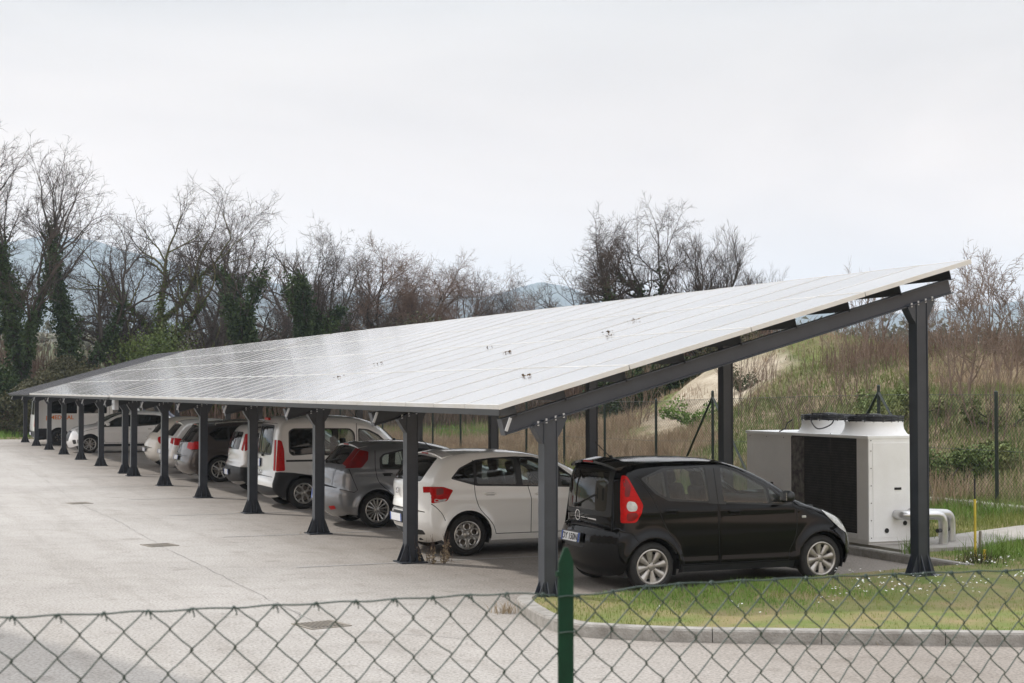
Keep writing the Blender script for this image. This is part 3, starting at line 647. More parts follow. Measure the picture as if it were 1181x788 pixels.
for yc in (.55, 1.70):
    mb = MB(); mb.lathe([(.50,Hh),(.47,Hh+.03),(.435,Hh+.09),(.425,Hh+.14),(.425,Hh+.20),(.41,Hh+.20),(.41,Hh+.05)], c=(D/2, yc, 0), n=40)
    cw = mb.build('fan_cowl', 'ac_white', ac, auto=35)
    g = MB()
    for rr, zz in ((.43,Hh+.225),(.43,Hh+.25),(.43,Hh+.275),(.33,Hh+.285),(.23,Hh+.29),(.13,Hh+.29)):
        g.tube([(D/2+rr*math.cos(a), yc+rr*math.sin(a), zz) for a in np.linspace(0, 2*math.pi, 33)[:-1]], .005 if rr < .4 else .007, 5, closed=True)
    for k in range(20):
        a = k*math.pi/10; g.tube([(D/2+.43*math.cos(a), yc+.43*math.sin(a), Hh+.19), (D/2+.43*math.cos(a), yc+.43*math.sin(a), Hh+.275), (D/2+.33*math.cos(a), yc+.33*math.sin(a), Hh+.285), (D/2, yc, Hh+.29)], .006, 5)
    g.build('fan_guard', 'black_plastic', cw)
    h = MB(); h.lathe([(0,Hh+.12),(.11,Hh+.12),(.13,Hh+.16),(.13,Hh+.28),(.10,Hh+.31),(0,Hh+.315)], c=(D/2,yc,0), n=20)
    h.box((D/2-.34, yc, Hh+.235), (.16,.16,.09), bevel=.02); h.box((D/2-.16, yc, Hh+.295), (.30,.05,.03)); h.build('fan_motor', 'black_plastic', cw)
    bl = MB()
    for k in range(5):
        a = k*2*math.pi/5; bl.add([Vector((D/2+r_*math.cos(a+d_), yc+r_*math.sin(a+d_), Hh+.17+zz)) for r_, d_, zz in ((.12,0,.03),(.39,-.1,.05),(.39,.5,-.03),(.12,.6,-.03))], [(0,1,2,3)])
    bl.build('fan_blades', 'rim_dark', cw)
mb = MB(); mb.tube(spl3([(.06,1.55,Hh+.22),(.04,1.45,Hh+.14),(.03,1.32,Hh+.08),(.03,1.15,Hh+.09),(.05,.98,Hh+.15),(.06,.92,Hh+.22)]), .010, 6); mb.build('cable', 'black_plastic', ac)
mb = MB(); mb.tube([(.10,2.10,Hh+.20),(.05,2.18,Hh+.14),(.03,2.2,Hh+.06),(.02,2.35,Hh+.01)], .010, 6); mb.build('cable', 'black_plastic', ac)
# insulated pipes: out of the end panel, along, and down into the ground
def bend(pts, r=.16, n=6):
    pts = [Vector(p) for p in pts]; out = [pts[0]]
    for a, b, c in zip(pts[:-2], pts[1:-1], pts[2:]):
        d0 = (a-b).normalized(); d1 = (c-b).normalized(); p0 = b+d0*r; p1 = b+d1*r
        for k in range(n+1): t = k/n; out.append(p0*(1-t)**2 + b*2*t*(1-t) + p1*t*t)
    return out + [pts[-1]]
for pts in ([(.47,-.02,.43),(.47,-.22,.43),(1.12,-.26,.42),(1.12,-.26,-.02)], [(.72,-.02,.45),(.72,-.12,.45),(1.50,.05,.40),(1.50,.05,-.02)]):
    mb = MB(); mb.tube(bend(pts, .13), .068, 16); o = mb.build('insulated_pipe', 'pipe_silver', ac, auto=40)
    c2 = MB(); p = Vector(pts[2]); c2.tube([p+Vector((0,0,-.30)), p+Vector((0,0,-.315))], .073, 16); c2.tube([Vector(pts[3])+Vector((0,0,.06)), Vector(pts[3])+Vector((0,0,-.06))], .060, 14, m=1); c2.tube([p+Vector((-.08,-.04,-.22)), p+Vector((-.17,-.08,-.22))], .03, 8, m=1)
    c2.build('pipe_collar', ['pipe_silver', 'black_plastic'], o)
# yellow marker pole, iron stake
p = Vector((6.27, 21.2, 0)); z0 = float(verge_z(p.x, p.y))
root = empty('marker_pole', (p.x, p.y, z0)); tag(root, 'thin yellow pole with a black top, stuck in the grass by the silver pipes', 'pole')
mb = MB(); mb.tube([(0,0,-.05),(0,0,.80)], .017, 10); mb.build('shaft', 'yellow', root); mb = MB(); mb.tube([(0,0,.80),(0,0,1.07)], .013, 8); mb.build('tip', 'black_plastic', root)
mb = MB(); mb.tube([(6.42,21.5,z0-.05),(6.43,21.5,z0+.34)], .02, 8); o = mb.build('iron_stake', 'grate_iron'); tag(o, 'short dark iron stake in the grass just right of the yellow pole', 'stake')
mb = MB(); mb.tube([(6.36,21.1,z0-.05),(6.37,21.1,z0+.13)], .022, 8); o = mb.build('yellow_stub', 'yellow'); tag(o, 'low yellow stub of a cut pole at the foot of the yellow marker pole', 'stub')

# ------------------------------------------------------------------ fence behind the carport
bf = empty('boundary_fence', UW(5.4, 10.75, float(verge_z(*UW(5.4,10.75)[:2])))); tag(bf, 'green wire mesh fence running behind the carport at the foot of the mound', 'fence')
off = Vector(bf.location)
fu = [-6.2, -3.2, -.3, 2.6, 5.4, 8.7, 14.9, 17.6, 20.4, 22.9, 25.5, 28.2, 30.8, 33.4, 36.1, 38.8, 41.5, 44.2, 47, 49.8, 52.6]
mat('plinth', (.42,.39,.35), rough=.9, color2=(.30,.28,.25), vscale=4, bump=.4)
def fz(u): q = UW(u, 10.75); return float(verge_z(q.x, q.y))
for u in fu:
    mb = MB(); a = UW(u, 10.75, fz(u)-.3) - off; h = 2.0 + (.12 if u in (8.7, 14.9) else .0); mb.tube([a, a+Vector((0,0,h+.3))], .033, 7); mb.tube([a+Vector((0,0,h+.3)), a+Vector((0,0,h+.32))], [.035,.012], 7); o = mb.build('fence_post', 'green_dark', bf)
    if u in (8.7, 14.9):
        for s in (-1, 1):
            if True:
                q = UW(u+s*1.75, 10.75, fz(u+s*1.75)) - off; sm_ = MB(); sm_.tube([a+Vector((0,0,h+.18)), q], .027, 6); sm_.build('brace', 'green_dark', o)
for z0_, z1_ in ((.10,.10),(1.0,1.0),(1.95,1.95)):
    mb = MB()
    for a, b in zip(fu[:-1], fu[1:]): mb.tube([UW(a,10.75,fz(a)+z0_)-off, UW(b,10.75,fz(b)+z0_)-off], .0035, 4)
    mb.build('tension_wire', 'green_dark', bf)
vs = []; fs = []; wr = .0024
def diag(u0, u1, s):
    a = UW(u0, 10.75, fz(u0)+.08)-off; b = UW(u1, 10.75, fz(u1)+1.95)-off; d = (b-a).normalized(); n1 = Vector((-CS,-SN,0)); n2 = d.cross(n1); k = len(vs)
    for p in (a, b):
        for t in range(3): an = 2*math.pi*t/3; vs.append(tuple(p + (n1*math.cos(an)+n2*math.sin(an))*wr))
    for t in range(3): fs.append((k+t, k+(t+1)%3, k+3+(t+1)%3, k+3+t))
uu = -6.2
while uu < 50.5:
    diag(uu, uu+1.9, 1); diag(uu+1.9, uu, -1); uu += .082
mesh_np('wire_mesh', vs, [fs], 'green_dark', bf)
mb = MB()
us_ = np.linspace(-6.2, 7.5, 24)
for a, b in zip(us_[:-1], us_[1:]): mb.beam(UW(a,10.62,fz(a)+.02)-off, UW(b,10.62,fz(b)+.02)-off, .30, .20)
mb.build('plinth', 'plinth', bf)

# ------------------------------------------------------------------ fence in front of the photographer
FA, FB = Vector((-.886,2.70,0)), Vector((1.18,3.60,0)); fd = (FB-FA).normalized(); fn = Vector((fd.y,-fd.x,0))
ff = empty('wire_fence', FA + fd*1.079, math.atan2(fd.y, fd.x)); gz = float(terrain_z(ff.location.x, ff.location.y)); ff.location.z = gz
tag(ff, 'green plastic coated chain link fence across the foreground with one pointed post', 'fence')
TZ = 1.99 - gz; cw_, chh = .0775, .079
r4 = np.random.default_rng(11)
def wob(x, z): return (.0035*math.sin(x*7.3+z*5)+.0025*math.sin(x*17+z*11), .003*math.sin(x*5.1+2*z), .003*math.cos(x*6.3+z*9))
def topz(x): return TZ + .006*math.sin(x*2.1+.5) - .012*math.exp(-((x-.04)/.10)**2) + (.016*min(1.2, -x) if x < 0 else -.010*x)
paths = []
ncell = 13 if False else int((TZ-.02)/chh)
for i in range(-42, 44):
    x0 = i*cw_ + .030
    for side in (0, 1):
        pass
    pts = []
    # a wire zigzags down between column i and i+1
    for k in range(0, 2*ncell+1):
        z = topz(x0) - k*chh/2 - .004
        xx = x0 + (cw_/2 if k % 2 else -0.0) * 1.0
        pts.append((xx, z, k))
    paths.append((i, pts, 0))
mbf = MB(); V_, F_ = [], []
def add_wire(P, r, n=6):
    P = np.asarray(P); d = np.gradient(P, axis=0); d /= np.linalg.norm(d, axis=1)[:,None]
    a = np.tile(np.array([[0,1.,0]]), (len(P),1)); a -= d*(a*d).sum(1)[:,None]; a /= np.linalg.norm(a, axis=1)[:,None]; b = np.cross(d, a)
    base = sum(len(q) for q in V_); ring = [P + r*(a*math.cos(2*math.pi*k/n) + b*math.sin(2*math.pi*k/n)) for k in range(n)]
    V_.append(np.stack(ring, 1).reshape(-1, 3)); m_ = len(P); I = np.arange(m_*n).reshape(m_, n)+base
    F_.append(np.stack([I[:-1], np.roll(I[:-1], -1, 1), np.roll(I[1:], -1, 1), I[1:]], -1).reshape(-1, 4))
for i in range(-42, 44):
    # wire i runs from nodes on line x=i to nodes on line x=i+1/2 and back; its neighbour hooks it at every node
    xl, xr = i*cw_ + .03, i*cw_ + .03 + cw_/2
    for half in (0, 1):
        X0 = xl + half*cw_/2; X1 = X0 + cw_/2; zs = topz(X0) - (0 if half == 0 else chh/2)*1.0
        P = []
        jit = [(r4.normal(0,.0011), r4.normal(0,.0011)) for _ in range(2*ncell+3)]
        if half == 0: seq = [(X0 if k % 2 == 0 else X1, topz(X0) - k*chh/2) for k in range(2*ncell)]
        else: seq = [(X1 if k % 2 == 0 else X0, topz(X0) - k*chh/2) for k in range(2*ncell)]
        for k, (x, z) in enumerate(seq):
            wy = wob(x, z); jx, jz = jit[k]; s = 1 if x == X1 else -1; x += wy[0]*.8 + jx; z += wy[2]*.6 + jz
            if k: 
                px_, pz_ = P[-1][0], P[-1][2]
                P.append(((px_*.55+x*.45), .0026*s*-.2+wy[1], (pz_*.55+z*.45)))
            # hook: the bend passes round the neighbouring wire
            if k: P.append((x - s*.0035, wy[1]-.0028*1, z+.0055))
            P.append((x+s*.0015, wy[1], z-(.006 if k == 0 else 0))); P.append((x - s*.0035, wy[1]+.0028, z-.0055))
        add_wire(P, .00145)
mesh_np('chain_link', np.concatenate(V_), [np.concatenate(F_)], 'green_wire', ff, smooth=True)
V_, F_ = [], []
P = [(x, -.004+.0015*math.sin(x*80), topz(x)-.004+.0012*math.sin(x*50)) for x in np.arange(-3.3, 3.4, .012)]; add_wire(P, .0017)
for i in range(-42, 44):   # the twisted ends folded round the top wire
    x0 = i*cw_ + .03
    for sgn in (-1, 1):
        P = []
        for t in np.linspace(0, 1, 16):
            an = t*2*math.pi*1.6; P.append((x0 + sgn*(.001+.0035*t), -.004+.0030*math.cos(an), topz(x0)-.004+.0030*math.sin(an)-.012*t*t*(1 if sgn > 0 else .4)))
        add_wire(P, .0013, 5)
mesh_np('top_wire', np.concatenate(V_), [np.concatenate(F_)], 'green_wire', ff, smooth=True)
V_, F_ = [], []
P = [(x, .004, TZ-.36+.003*math.sin(x*6)) for x in np.arange(-3.3, 3.4, .03)]
add_wire(P, .0016); mesh_np('middle_wire', np.concatenate(V_), [np.concatenate(F_)], 'green_wire', ff, smooth=True)
# T-section post with a notched, pointed head
mb = MB(); h = TZ + .085
mb.prism([(-.016,0),(.016,0),(.016,h-.030),(.004,h),(-.004,h),(-.016,h-.030)], -.0025, .0025, M=lambda a,b,c: Vector((a, c-.010, b)))
mb.prism([(-.0075,0),(.024,0),(.024,h-.045),(.0,h-.010),(-.0075,h-.02)], -.002, .002, M=lambda a,b,c: Vector((c, a, b)))
for zz in (-.02,): mb.box((-.017, -.010, h-.052), (.008,.008,.010))
o = mb.build('post', 'green_post', ff)
t = MB(); t.tube([(-.019,-.016,TZ-.083),(.0,-.020,TZ-.081),(.019,-.016,TZ-.083),(.021,.0,TZ-.085)], .0016, 6); t.build('tie_wire', 'green_wire', o); t = MB(); t.tube([(-.019,-.016,TZ-.012),(.0,-.018,TZ-.010),(.019,-.016,TZ-.012)], .0016, 6); t.build('tie_wire', 'green_wire', o)

# ------------------------------------------------------------------ the building that throws the shadow at lower left
c1, c2 = Vector((-15.0, 23.55)), Vector((-5.75, 13.62)); bd = (c2-c1).normalized(); bn = Vector((-.73,-.683)); Lb = (c2-c1).length
hb = empty('outbuilding', (c1.x, c1.y, 0), math.atan2(bd.y, bd.x)); tag(hb, 'plastered low outbuilding whose roof shadow falls on the pavement at the left', 'building')
mb = MB(); mb.box((Lb/2, -4, 2.35), (Lb-.6, 7.4, 4.7)); mb.build('wall', 'plaster', hb)
mb = MB(); mb.prism([(0,4.7),(0,4.95),(-4,6.0),(-8,4.95),(-8,4.7)], -.1, Lb, M=lambda a,b,c: Vector((c,a,b))); mb.build('roof', 'terracotta', hb)
for x in (2.5, 6, 9.5):
    f = MB(); f.box((x,-.285,2.2),(1.2,.06,1.4)); f_ = f.build('window_frame', 'paint_white', hb); g = MB(); g.box((x-.28,-.25,2.2),(.48,.02,1.22)); g.box((x+.28,-.25,2.2),(.48,.02,1.22)); g.build('window_pane', 'house_glass', f_)

# ------------------------------------------------------------------ vehicles
def cspline(pts, step):
    P = [np.array(p, float) for p in pts]; P = [2*P[0]-P[1]] + P + [2*P[-1]-P[-2]]; out = []
    for i in range(1, len(P)-2):
        a, b, c, d = P[i-1:i+3]; L = np.linalg.norm(c-b); n = max(1, int(round(L/step)))
        t0 = 0; t1 = t0+max(np.linalg.norm(b-a), 1e-4)**.5; t2 = t1+max(L, 1e-4)**.5; t3 = t2+max(np.linalg.norm(d-c), 1e-4)**.5
        for k in range(n):
            t = t1+(t2-t1)*k/n
            A1 = (t1-t)/(t1-t0)*a+(t-t0)/(t1-t0)*b; A2 = (t2-t)/(t2-t1)*b+(t-t1)/(t2-t1)*c; A3 = (t3-t)/(t3-t2)*c+(t-t2)/(t3-t2)*d
            B1 = (t2-t)/(t2-t0)*A1+(t-t0)/(t2-t0)*A2; B2 = (t3-t)/(t3-t1)*A2+(t-t1)/(t3-t1)*A3
            out.append((t2-t)/(t2-t1)*B1+(t-t1)/(t2-t1)*B2)
    out.append(P[-2]); return np.array(out)
def roundpoly(pts, r=.04, n=4):
    P = []
    for p in pts:
        if not P or (Vector(p)-P[-1]).length > 1e-4: P.append(Vector(p))
    while len(P) > 2 and (P[0]-P[-1]).length < 1e-4: P.pop()
    if len(P) < 3: raise ValueError('degenerate region %r' % (pts,))
    out = []
    for i in range(len(P)):
        a, b, c = P[i-1], P[i], P[(i+1) % len(P)]; la, lc = (a-b).length, (c-b).length; rr = min(r, la*.45, lc*.45)
        p0 = b+(a-b)/la*rr; p1 = b+(c-b)/lc*rr
        for k in range(n+1): t = k/n; q = p0*(1-t)**2+b*2*t*(1-t)+p1*t*t; out.append((q.x, q.y))
    return out
def smooth_arr(a, k):
    ker = np.hanning(k+2)[1:-1]; ker /= ker.sum(); return np.convolve(np.pad(a, k//2, mode='edge'), ker, 'valid')[:len(a)]
def seg_dist(p, line):
    p = np.asarray(p); d = np.full(len(p), 9.0)
    for a, b in zip(line[:-1], line[1:]):
        a = np.array(a); b = np.array(b); ab = b-a; t = np.clip(((p-a)@ab)/max(ab@ab, 1e-9), 0, 1); d = np.minimum(d, np.linalg.norm(p-a-t[:,None]*ab, axis=1))
    return d

class Car:
    def __init__(s, c):
        s.c = c; s.h = c.get('res', .04); s.hw = c['hw']; s.S = cspline(c['prof'], .035 if s.h < .05 else .06)
        d = np.gradient(s.S, axis=0); d /= np.linalg.norm(d, axis=1)[:,None]+1e-9
        n = np.column_stack([-d[:,1], d[:,0]]); s.N = np.column_stack([smooth_arr(n[:,0], 7), smooth_arr(n[:,1], 7)]); s.N /= np.linalg.norm(s.N, axis=1)[:,None]
        q = s.N[:,0]**2; rear = s.N[:,0] < 0
        ct, cr, cf = c.get('crown_top', .07), c.get('crown_rear', .12), c.get('crown_front', .28)
        cr_ = np.where(rear, ct+(cr-ct)*q, ct+(cf-ct)*q)
        # crown fades at the under-edge ends
        s.crown = smooth_arr(cr_, 9)
        rt, re_ = c.get('r_top', .12), c.get('r_end', .22); at, ae = c.get('a_top', .07), c.get('a_end', .10)
        s.r = smooth_arr(rt+(re_-rt)*q, 9); s.a = smooth_arr(at+(ae-at)*q, 9)
        s.arc = np.concatenate([[0], np.cumsum(np.linalg.norm(np.diff(s.S, axis=0), axis=1))])
        s.sill = c.get('sill', .22)
    def Wb(s, x, z):
        c = s.c; belt = np.interp(x, *zip(*c['belt'])); up = np.maximum(z-belt, 0)
        w = s.hw - c.get('tum', .22)*up*(up/(up+.06)) - .045*np.clip((.50-z)/.30, 0, 1)**2 - .030*np.clip((z-.62)/(belt-.62+1e-3), 0, 1)**2*(z <= belt) - .030*(z > belt)
        for ax in (c['ra'], c['fa']):
            d = np.hypot(x-ax, z-c['R']); w = w + c.get('flare', .022)*np.exp(-(np.maximum(d-c['arch'], 0)/.06)**2)*(z < belt)
        for (zc, amp, wd) in c.get('crease', [(.70, .010, .05)]): w = w + amp*np.exp(-((z-zc)/wd)**2)
        w = w - .012*np.exp(-((z-.40)/.07)**2)*((x > c['ra']+.4) & (x < c['fa']-.4))
        return w
    def side(s, x, z):
        x = np.asarray(x, float); z = np.asarray(z, float); D2 = (x[:,None]-s.S[:,0])**2 + (z[:,None]-s.S[:,1])**2
        i = D2.argmin(1)
        # distance to neighbouring segments for smoothness
        best = np.full(len(x), 9.0); tt = np.zeros(len(x))
        for o in (-1, 0):
            a = s.S[np.clip(i+o, 0, len(s.S)-2)]; b = s.S[np.clip(i+o, 0, len(s.S)-2)+1]; ab = b-a
            t = np.clip(((x-a[:,0])*ab[:,0]+(z-a[:,1])*ab[:,1])/((ab**2).sum(1)+1e-12), 0, 1); d = np.hypot(x-a[:,0]-t*ab[:,0], z-a[:,1]-t*ab[:,1])
            m = d < best; best = np.where(m, d, best); tt = np.where(m, np.clip(i+o, 0, len(s.S)-2)+t, tt)
        r = np.interp(tt, np.arange(len(s.r)), s.r); a = np.interp(tt, np.arange(len(s.a)), s.a)
        k = np.clip(1-best/r, 0, 1)
        return s.Wb(x, z) - a*(1-np.sqrt(np.maximum(1-k*k, 0)))
    def strip(s, sv, t):
        i = np.interp(sv, s.arc, np.arange(len(s.arc))); f = lambda A: np.interp(i, np.arange(len(A)), A)
        x, z = f(s.S[:,0]), f(s.S[:,1]); nx, nz = f(s.N[:,0]), f(s.N[:,1]); cr = f(s.crown); y = (s.edgeY(i))*t
        b = cr*(1-np.abs(t)**2.3); return np.stack([x+nx*b, y, z+nz*b], -1)
    def edgeY(s, i):
        if not hasattr(s, '_ey'): s._ey = s.Wb(s.S[:,0], s.S[:,1]) - s.a
        return np.interp(i, np.arange(len(s._ey)), s._ey)
    def s_at(s, p, which=None):
        p = np.array(p[:2]); a = s.S[:-1]; ab = s.S[1:]-a; t = np.clip(((p-a)*ab).sum(1)/(ab**2).sum(1), 0, 1); d = np.linalg.norm(a+ab*t[:,None]-p, axis=1); i = d.argmin()
        return float(s.arc[i]+t[i]*(s.arc[i+1]-s.arc[i]))

    def triangulate(s, outline, polys, lines, domain_h):
        pts = list(outline); edges = poly_edges(len(outline), 0)
        for P in polys: o = len(pts); pts += list(P); edges += poly_edges(len(P), o)
        for ln, w in lines:
            P = [np.array(p) for p in ln]
            for sg in (-1, 1):
                o = len(pts); q = []
                for i, p in enumerate(P):
                    d = P[min(i+1, len(P)-1)]-P[max(i-1, 0)]; d = d/np.linalg.norm(d); q.append(tuple(p+np.array([-d[1], d[0]])*sg*w/2))
                pts += q; edges += [(o+i, o+i+1) for i in range(len(q)-1)]
        O = np.array(outline); x0, y0 = O.min(0); x1, y1 = O.max(0)
        gx, gy = np.meshgrid(np.arange(x0, x1, domain_h), np.arange(y0, y1, domain_h)); gx = gx + (np.arange(gx.shape[0]) % 2)[:,None]*domain_h/2
        g = np.column_stack([gx.ravel(), gy.ravel()]); g = g[in_poly(g[:,0], g[:,1], outline)]
        dd = np.full(len(g), 9.0)
        ol = list(outline)+[outline[0]]; dd = np.minimum(dd, seg_dist(g, ol))
        for P in polys: dd = np.minimum(dd, seg_dist(g, list(P)+[P[0]]))
        for ln, w in lines: dd = np.minimum(dd, seg_dist(g, ln))
        g = g[dd > domain_h*.42]; pts += [tuple(p) for p in g]
        V, T = cdt(pts, edges, 1e-6); T = np.array(T); C = V[T].mean(1); return V, T[in_poly(C[:,0], C[:,1], outline)]

    def build(s, name, label, cat, group, loc, rz, paintm, wheels, plate=None):
        c = s.c; root = empty(name, loc, rz); tag(root, label, cat, group); s.root = root; x_mid = c['L']/2; s.xo = x_mid
        wells = [(c['ra'], c['R']+.0), (c['fa'], c['R']+.0)]
        # --- outline of the flank with the wheel openings cut from its lower edge
        def arch_pts(ax, n=18):
            ra = c['arch']; zc = c['R']; zb = s.sill; a0 = math.asin(max(-1, min(1, (zb-zc)/ra))); return [(ax+ra*math.cos(a), zc+ra*math.sin(a)) for a in np.linspace(a0, math.pi-a0, n)]
        ol = [tuple(p) for p in s.S]
        zb = s.sill; bottom = [(s.S[-1,0]-.02, zb)] if s.S[-1,1] > zb+.01 else []
        bottom += arch_pts(c['fa']); xs = np.arange(c['fa']-c['arch']-.1, c['ra']+c['arch']+.06, -.12); bottom += [(x, zb) for x in xs]
        bottom += arch_pts(c['ra']);
        if s.S[0,1] > zb+.01: bottom.append((s.S[0,0]+.02, zb))
        outline = ol + bottom
        regs = [dict(r) for r in c['side']]; 
        for r in regs: r['P'] = roundpoly(r['poly'], r.get('round', .035))
        lines = [(cspline(l, .06) if sm else [tuple(p) for p in l], .010) for l, sm in c.get('lines', [])]
        lines = [([tuple(p) for p in l], w) for l, w in lines]
        V, T = s.triangulate(outline, [r['P'] for r in regs], lines, s.h)
        C = V[T].mean(1); code = np.full(len(T), -1)
        for i, r in reversed(list(enumerate(regs))): code[in_poly(C[:,0], C[:,1], r['P'])] = i
        gap = np.zeros(len(T), bool)
        for l, w in lines: gap |= seg_dist(C, l) < w*.5
        isglass = np.array([k >= 0 and regs[k]['n'] in ('window','tail_light','headlight','side_lamp') for k in code])
        gap &= ~isglass
        def side_pos(P, off=0.0, sg=-1):
            W = s.side(P[:,0], P[:,1]); e = 2e-3
            gxn = -(s.side(P[:,0]+e, P[:,1])-s.side(P[:,0]-e, P[:,1]))/(2*e); gzn = -(s.side(P[:,0], P[:,1]+e)-s.side(P[:,0], P[:,1]-e))/(2*e)
            gxn = np.clip(gxn, -6, 6); gzn = np.clip(gzn, -6, 6)
            n = np.column_stack([gxn, np.ones(len(P)), gzn]); n /= np.linalg.norm(n, axis=1)[:,None]
            # the last millimetres at the silhouette take the normal of the upper surface
            D2 = ((P[:,None,:]-s.S[None])**2).sum(2); j = D2.argmin(1); dmin = np.sqrt(D2.min(1)); k = np.clip(1-dmin/.02, 0, 1)[:,None]
            n = n*(1-k) + np.column_stack([s.N[j,0], np.full(len(j), .35), s.N[j,1]])*k; n /= np.linalg.norm(n, axis=1)[:,None]
            Q = np.column_stack([P[:,0], W, P[:,1]]) + n*off; Q[:,0] -= s.xo; Q[:,1] *= sg; n = n.copy(); n[:,1] *= sg; return Q, n
        # --- parts gathered as lists: key -> [(verts, tris, normals, matidx)]
        parts = {}
        def put(key, Q, T_, n, m, flip):
            if len(T_) == 0: return
            used, inv = np.unique(T_, return_inverse=True); t = inv.reshape(T_.shape)
            if flip: t = t[:, ::-1]
            parts.setdefault(key, []).append((Q[used], t, n[used], np.full(len(t), m)))
        doors = [roundpoly(d, .05) for d in c.get('doors', [])]
        dcode = np.full(len(T), -1)
        for i, d in enumerate(doors): dcode[in_poly(C[:,0], C[:,1], d)] = i
        Qs = {}
        for sg in (-1, 1):
            sd = 'R' if sg < 0 else 'L'; Q0, n0 = side_pos(V, 0, sg); flip = sg > 0
            # CDT triangles are counter-clockwise in (x,z): normal is -y
            Q0[:,1] *= 1
            body = (code == -1) | np.array([k >= 0 and regs[k]['n'] == 'mat' for k in code])
            mi = np.zeros(len(T), int); 
            for k, r in enumerate(regs):
                if r['n'] == 'mat': mi[code == k] = r['m']
            mi[gap] = 2
            sel = body & (dcode < 0); 
            for m_ in np.unique(mi[sel]): put(('body', 0, 0), Q0, T[sel & (mi == m_)], n0, m_, flip)
            for d in range(len(doors)):
                sel = body & (dcode == d)
                for m_ in np.unique(mi[sel]): put(('door', sd, d), Q0, T[sel & (mi == m_)], n0, m_, flip)
            for k, r in enumerate(regs):
                if r['n'] == 'mat': continue
                Qk, nk = side_pos(V, r.get('off', -.006 if r['n'] == 'window' else .006), sg); put((r['n'], sd, r.get('id', k), r.get('mat')), Qk, T[(code == k)], nk, 0, flip)
            # lining
            Wl = Q0.copy(); Wl[:,1] -= sg*.055; zc = C[:,1]; sel = (zc > .45) & ~(np.array([k >= 0 and regs[k]['n'] == 'window' for k in code])) & ((C[:,0] > c['prof'][0][0]+.12) & (C[:,0] < c.get('cabin', (0, c['fa']-.1))[1]))
            put(('interior_lining', 0, 0), Wl, T[sel], n0, 0, not flip)
        # --- upper strip
        tl = .78; n_s = len(s.arc); 
        out2 = [(float(a), -tl) for a in s.arc] + [(float(s.arc[-1]), y) for y in np.linspace(-tl, tl, 16)[1:-1]] + [(float(a), tl) for a in s.arc[::-1]] + [(0.0, y) for y in np.linspace(tl, -tl, 16)[1:-1]]
        regs2 = []
        for r in c['top']:
            P = [(s.s_at(p[0]) + (p[2] if len(p) > 2 else 0), p[1]*tl) for p in r['poly']]
            regs2.append(dict(r, P=roundpoly(P, r.get('round', .04))))
            if r.get('mirror'): regs2.append(dict(r, P=[(a, -b) for a, b in regs2[-1]['P']][::-1], side='L'))
        lines2 = [([(s.s_at(p[0]), p[1]*tl) for p in l], .010) for l in c.get('toplines', [])]
        V2, T2 = s.triangulate(out2, [r['P'] for r in regs2], lines2, s.h*1.15)
        C2 = V2[T2].mean(1); code2 = np.full(len(T2), -1)
        for i, r in reversed(list(enumerate(regs2))): code2[in_poly(C2[:,0], C2[:,1], r['P'])] = i
        gap2 = np.zeros(len(T2), bool)
        for l, w in lines2: gap2 |= seg_dist(C2, l) < w*.5
        def top_pos(P, off=0.0):
            sv, t = P[:,0], P[:,1]/tl; e = .004; Q = s.strip(sv, t)
            a = s.strip(np.minimum(sv+e, s.arc[-1]), t)-s.strip(np.maximum(sv-e, 0), t); b = s.strip(sv, np.clip(t+.01, -1, 1))-s.strip(sv, np.clip(t-.01, -1, 1))
            n = np.cross(a, b); n /= np.linalg.norm(n, axis=1)[:,None]+1e-12
            ref = np.column_stack([np.interp(sv, s.arc, s.N[:,0]), np.zeros(len(sv)), np.interp(sv, s.arc, s.N[:,1])]); sgn = np.sign((n*ref).sum(1)); n *= sgn[:,None]
            Q = Q + n*off; Q[:,0] -= s.xo; return Q, n
        Qt, nt_ = top_pos(V2)
        # orientation test
        def orient(Q, T_, n):
            if len(T_) == 0: return T_
            f = np.cross(Q[T_[:,1]]-Q[T_[:,0]], Q[T_[:,2]]-Q[T_[:,0]]); bad = (f*n[T_].mean(1)).sum(1) < 0; T_ = T_.copy(); T_[bad] = T_[bad][:, ::-1]; return T_
        body = (code2 == -1) | np.array([k >= 0 and regs2[k]['n'] == 'mat' for k in code2]); mi = np.zeros(len(T2), int)
        for k, r in enumerate(regs2):
            if r['n'] == 'mat': mi[code2 == k] = r['m']
        isg2 = np.array([k >= 0 and regs2[k]['n'] != 'mat' for k in code2]); mi[gap2 & ~isg2] = 2
        for m_ in np.unique(mi[body]): put(('body', 0, 0), Qt, T2[body & (mi == m_)], nt_, m_, False)
        for k, r in enumerate(regs2):
            if r['n'] == 'mat': continue
            off = r.get('off', -.005 if 'window' in r['n'] or 'wind' in r['n'] else .006); Qk, nk = top_pos(V2, off)
            put((r['n'], r.get('side', 'R') if r.get('mirror') else 'C', r.get('id', k), r.get('mat')), Qk, T2[code2 == k], nk, 0, False)
        Ql, nl = top_pos(V2, -.06); cab = c.get('cabin', (0, 9)); keep = ~np.array([k >= 0 and regs2[k]['n'] in ('windshield','rear_window') for k in code2])
        sx = Qt[T2].mean(1); keep &= (sx[:,0]+s.xo < cab[1]) & (sx[:,2] > .45)
        put(('interior_lining', 0, 0), Ql, T2[keep], nl, 0, True)
        mats = {'body': [paintm, 'trim', 'seam', c.get('mat3', 'black_plastic'), 'chrome'], 'door': [paintm, 'trim', 'seam', 'black_plastic', 'chrome'], 'window': ['auto_glass'], 'windshield': ['auto_glass'], 'rear_window': ['dark_glass'],
                'tail_light': ['red_lens'], 'headlight': ['clear_lens'], 'interior_lining': ['headliner'], 'side_lamp': ['orange_lens']}
        order = sorted(parts, key=lambda k: str(k)); objs = {}
